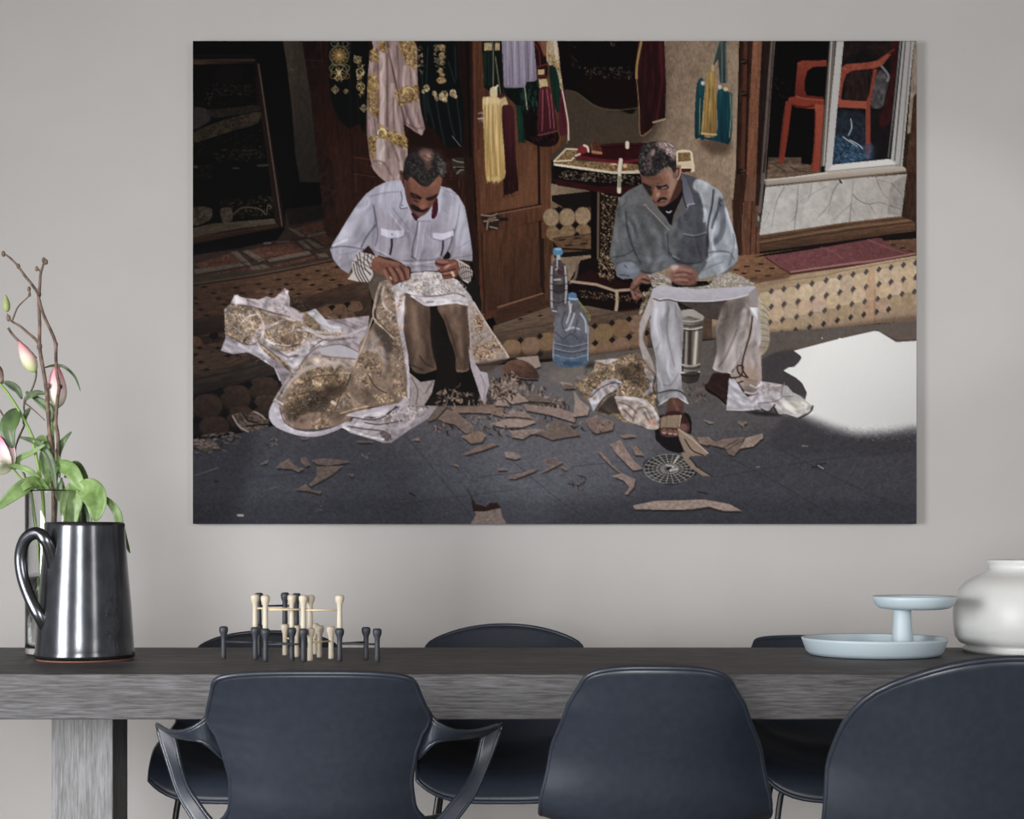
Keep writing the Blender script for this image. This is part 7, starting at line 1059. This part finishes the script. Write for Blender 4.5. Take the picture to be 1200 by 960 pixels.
# ================= stacking game of pegs and rods
M_pd = mat('slate_peg', (.030, .034, .043), .5); M_pc = mat('cream_peg', (.52, .46, .36), .5); M_brass = mat('cream_rod', (.58, .47, .30), .45)
PEGH = .0825
def peg_mesh():
    return lathe(bmesh.new(), [(.0062, 0), (.0070, .002), (.0070, .012), (.0062, .045), (.0068, .058), (.0108, .068), (.0116, .0745), (.0108, .0795), (.0085, .0815), (.0070, .0822), (.004, PEGH)], seg=20)
def by(b): return TZ_PX/(b-640)
TZ_PX = F*(HC-TZ)
def piece(label, col, pegs, rods, level=0):
    m = M_pd if col == 'd' else M_pc; pos = []
    for px, base in pegs: Y = by(base); pos.append(Vector(((px-600)/F*Y, Y, TZ+level*PEGH)))
    c0 = sum(pos, Vector())/len(pos); r = empty('game_piece', c0, label, 'game piece', 'stacked pegs of the wooden game on the table')
    for v in pos:
        b = peg_mesh(); bmesh.ops.translate(b, vec=v-c0, verts=b.verts[:]); obj('peg', b, m, r)
    for i, j, h in rods: obj('rod', tube(bmesh.new(), [pos[i]-c0+Vector((0, 0, h)), pos[j]-c0+Vector((0, 0, h))], .0026, k=0, seg=10), M_pd if col == 'd' else M_brass, r)
piece('dark pair of pegs on table at left end of the stacking game', 'd', [(262, 772), (299, 773)], [(0, 1, .043)])
piece('dark pair of pegs on table, front row left of the stacking game', 'd', [(311, 775.5), (355.5, 775.5)], [(0, 1, .043)])
piece('dark pair of pegs on table, back left of the stacking game', 'd', [(303.5, 769), (342, 774)], [(0, 1, .040)])
piece('dark three peg piece on table at right end of the stacking game', 'd', [(398, 775), (442, 775.5), (429, 773)], [(0, 1, .043), (0, 2, .044)])
piece('cream pair of pegs on table, back middle of the stacking game', 'c', [(334, 768), (347.5, 770)], [(0, 1, .045)])
piece('cream pair of pegs on table, front middle of the stacking game', 'c', [(363.5, 774.5), (388, 772)], [(0, 1, .045)])
piece('cream close set pair of pegs on table behind the front cream pair', 'c', [(369, 767), (374.5, 770.5)], [(0, 1, .040)])
piece('cream pair of pegs stacked on the dark pegs at upper left', 'c', [(299, 773), (342, 774)], [(0, 1, .047)], 1)
piece('cream long piece stacked across the middle of the game', 'c', [(311, 775.5), (363.5, 774.5)], [(0, 1, .046)], 1)
piece('cream pair of pegs stacked on the dark pegs at upper right', 'c', [(355.5, 775.5), (398, 775)], [(0, 1, .045)], 1)
piece('dark three peg piece stacked at upper back of the game', 'd', [(303.5, 769), (334, 768), (347.5, 770)], [(0, 1, .048), (1, 2, .048)], 1)
# ================= two tier tray
M_tray = mat('pale_blue_enamel', (.47, .56, .61), .4)
TX, TYc = P(1024.5, 640, 4.03).x, 4.03
tray = empty('tiered_tray', (TX, TYc, TZ), 'pale blue two tier serving tray with offset upper dish', 'tray')
s_ = 4.03/1800
obj('lower_tray', lathe(bmesh.new(), [(.0, .002), (.150, .0), (.166, .003), (.176, .012), (.1865, .040), (.1885, .046), (.186, .048), (.182, .044), (.173, .018), (.163, .010), (.0, .009)], seg=96, cap0=False, cap1=False), M_tray, tray)
sxo = (1057.5-1024.5)*s_
obj('stem', lathe(bmesh.new(), [(.031, .009), (.030, .012), (.0275, .04), (.0235, .09), (.0225, .118), (.025, .124)], cx=sxo, seg=40), M_tray, tray)
b = lathe(bmesh.new(), [(.0, .122), (.070, .121), (.088, .124), (.099, .131), (.1065, .146), (.1075, .154), (.1055, .156), (.1015, .152), (.095, .138), (.085, .130), (.0, .129)], cx=(1071.5-1024.5)*s_, seg=80, cap0=False, cap1=False)
obj('upper_tray', b, M_tray, tray)
# ================= white jar
M_jar = mat('white_glaze', (.76, .76, .745), .38); noise_on(M_jar, (.60, .61, .60), (.64, .65, .64), ns=6, detail=3)
JX, JY = P(1215, 640, 4.16).x, 4.16; j = 4.16/1800
jar = empty('jar', (JX, JY, TZ), 'large round white ceramic jar with wide neck at right end of table', 'jar')
jp = [(1134, 770), (1131.5, 767), (1132, 764.5), (1137, 763), (1128, 759), (1122.5, 751), (1120.2, 735), (1120.2, 722), (1122, 706), (1127, 692), (1135, 683), (1146, 676.5), (1156, 672), (1161, 667.5), (1161.5, 662.5), (1158.5, 659.5), (1158, 656.8), (1160, 656)]
zt = lambda y: HC-(y-HOR)*j-TZ
z0 = zt(770)
pr = [((1215-x)*j, max(0, (zt(y)-z0)*(zt(656)/(zt(656)-z0)))) for x, y in jp]
pr += [(pr[-1][0]-.012, pr[-1][1]-.004), (pr[-1][0]-.010, pr[-1][1]-.03), (.20, .16), (.20, .06), (.0, .012)]
obj('jar_body', lathe(bmesh.new(), pr, seg=96, cap1=False), M_jar, jar)
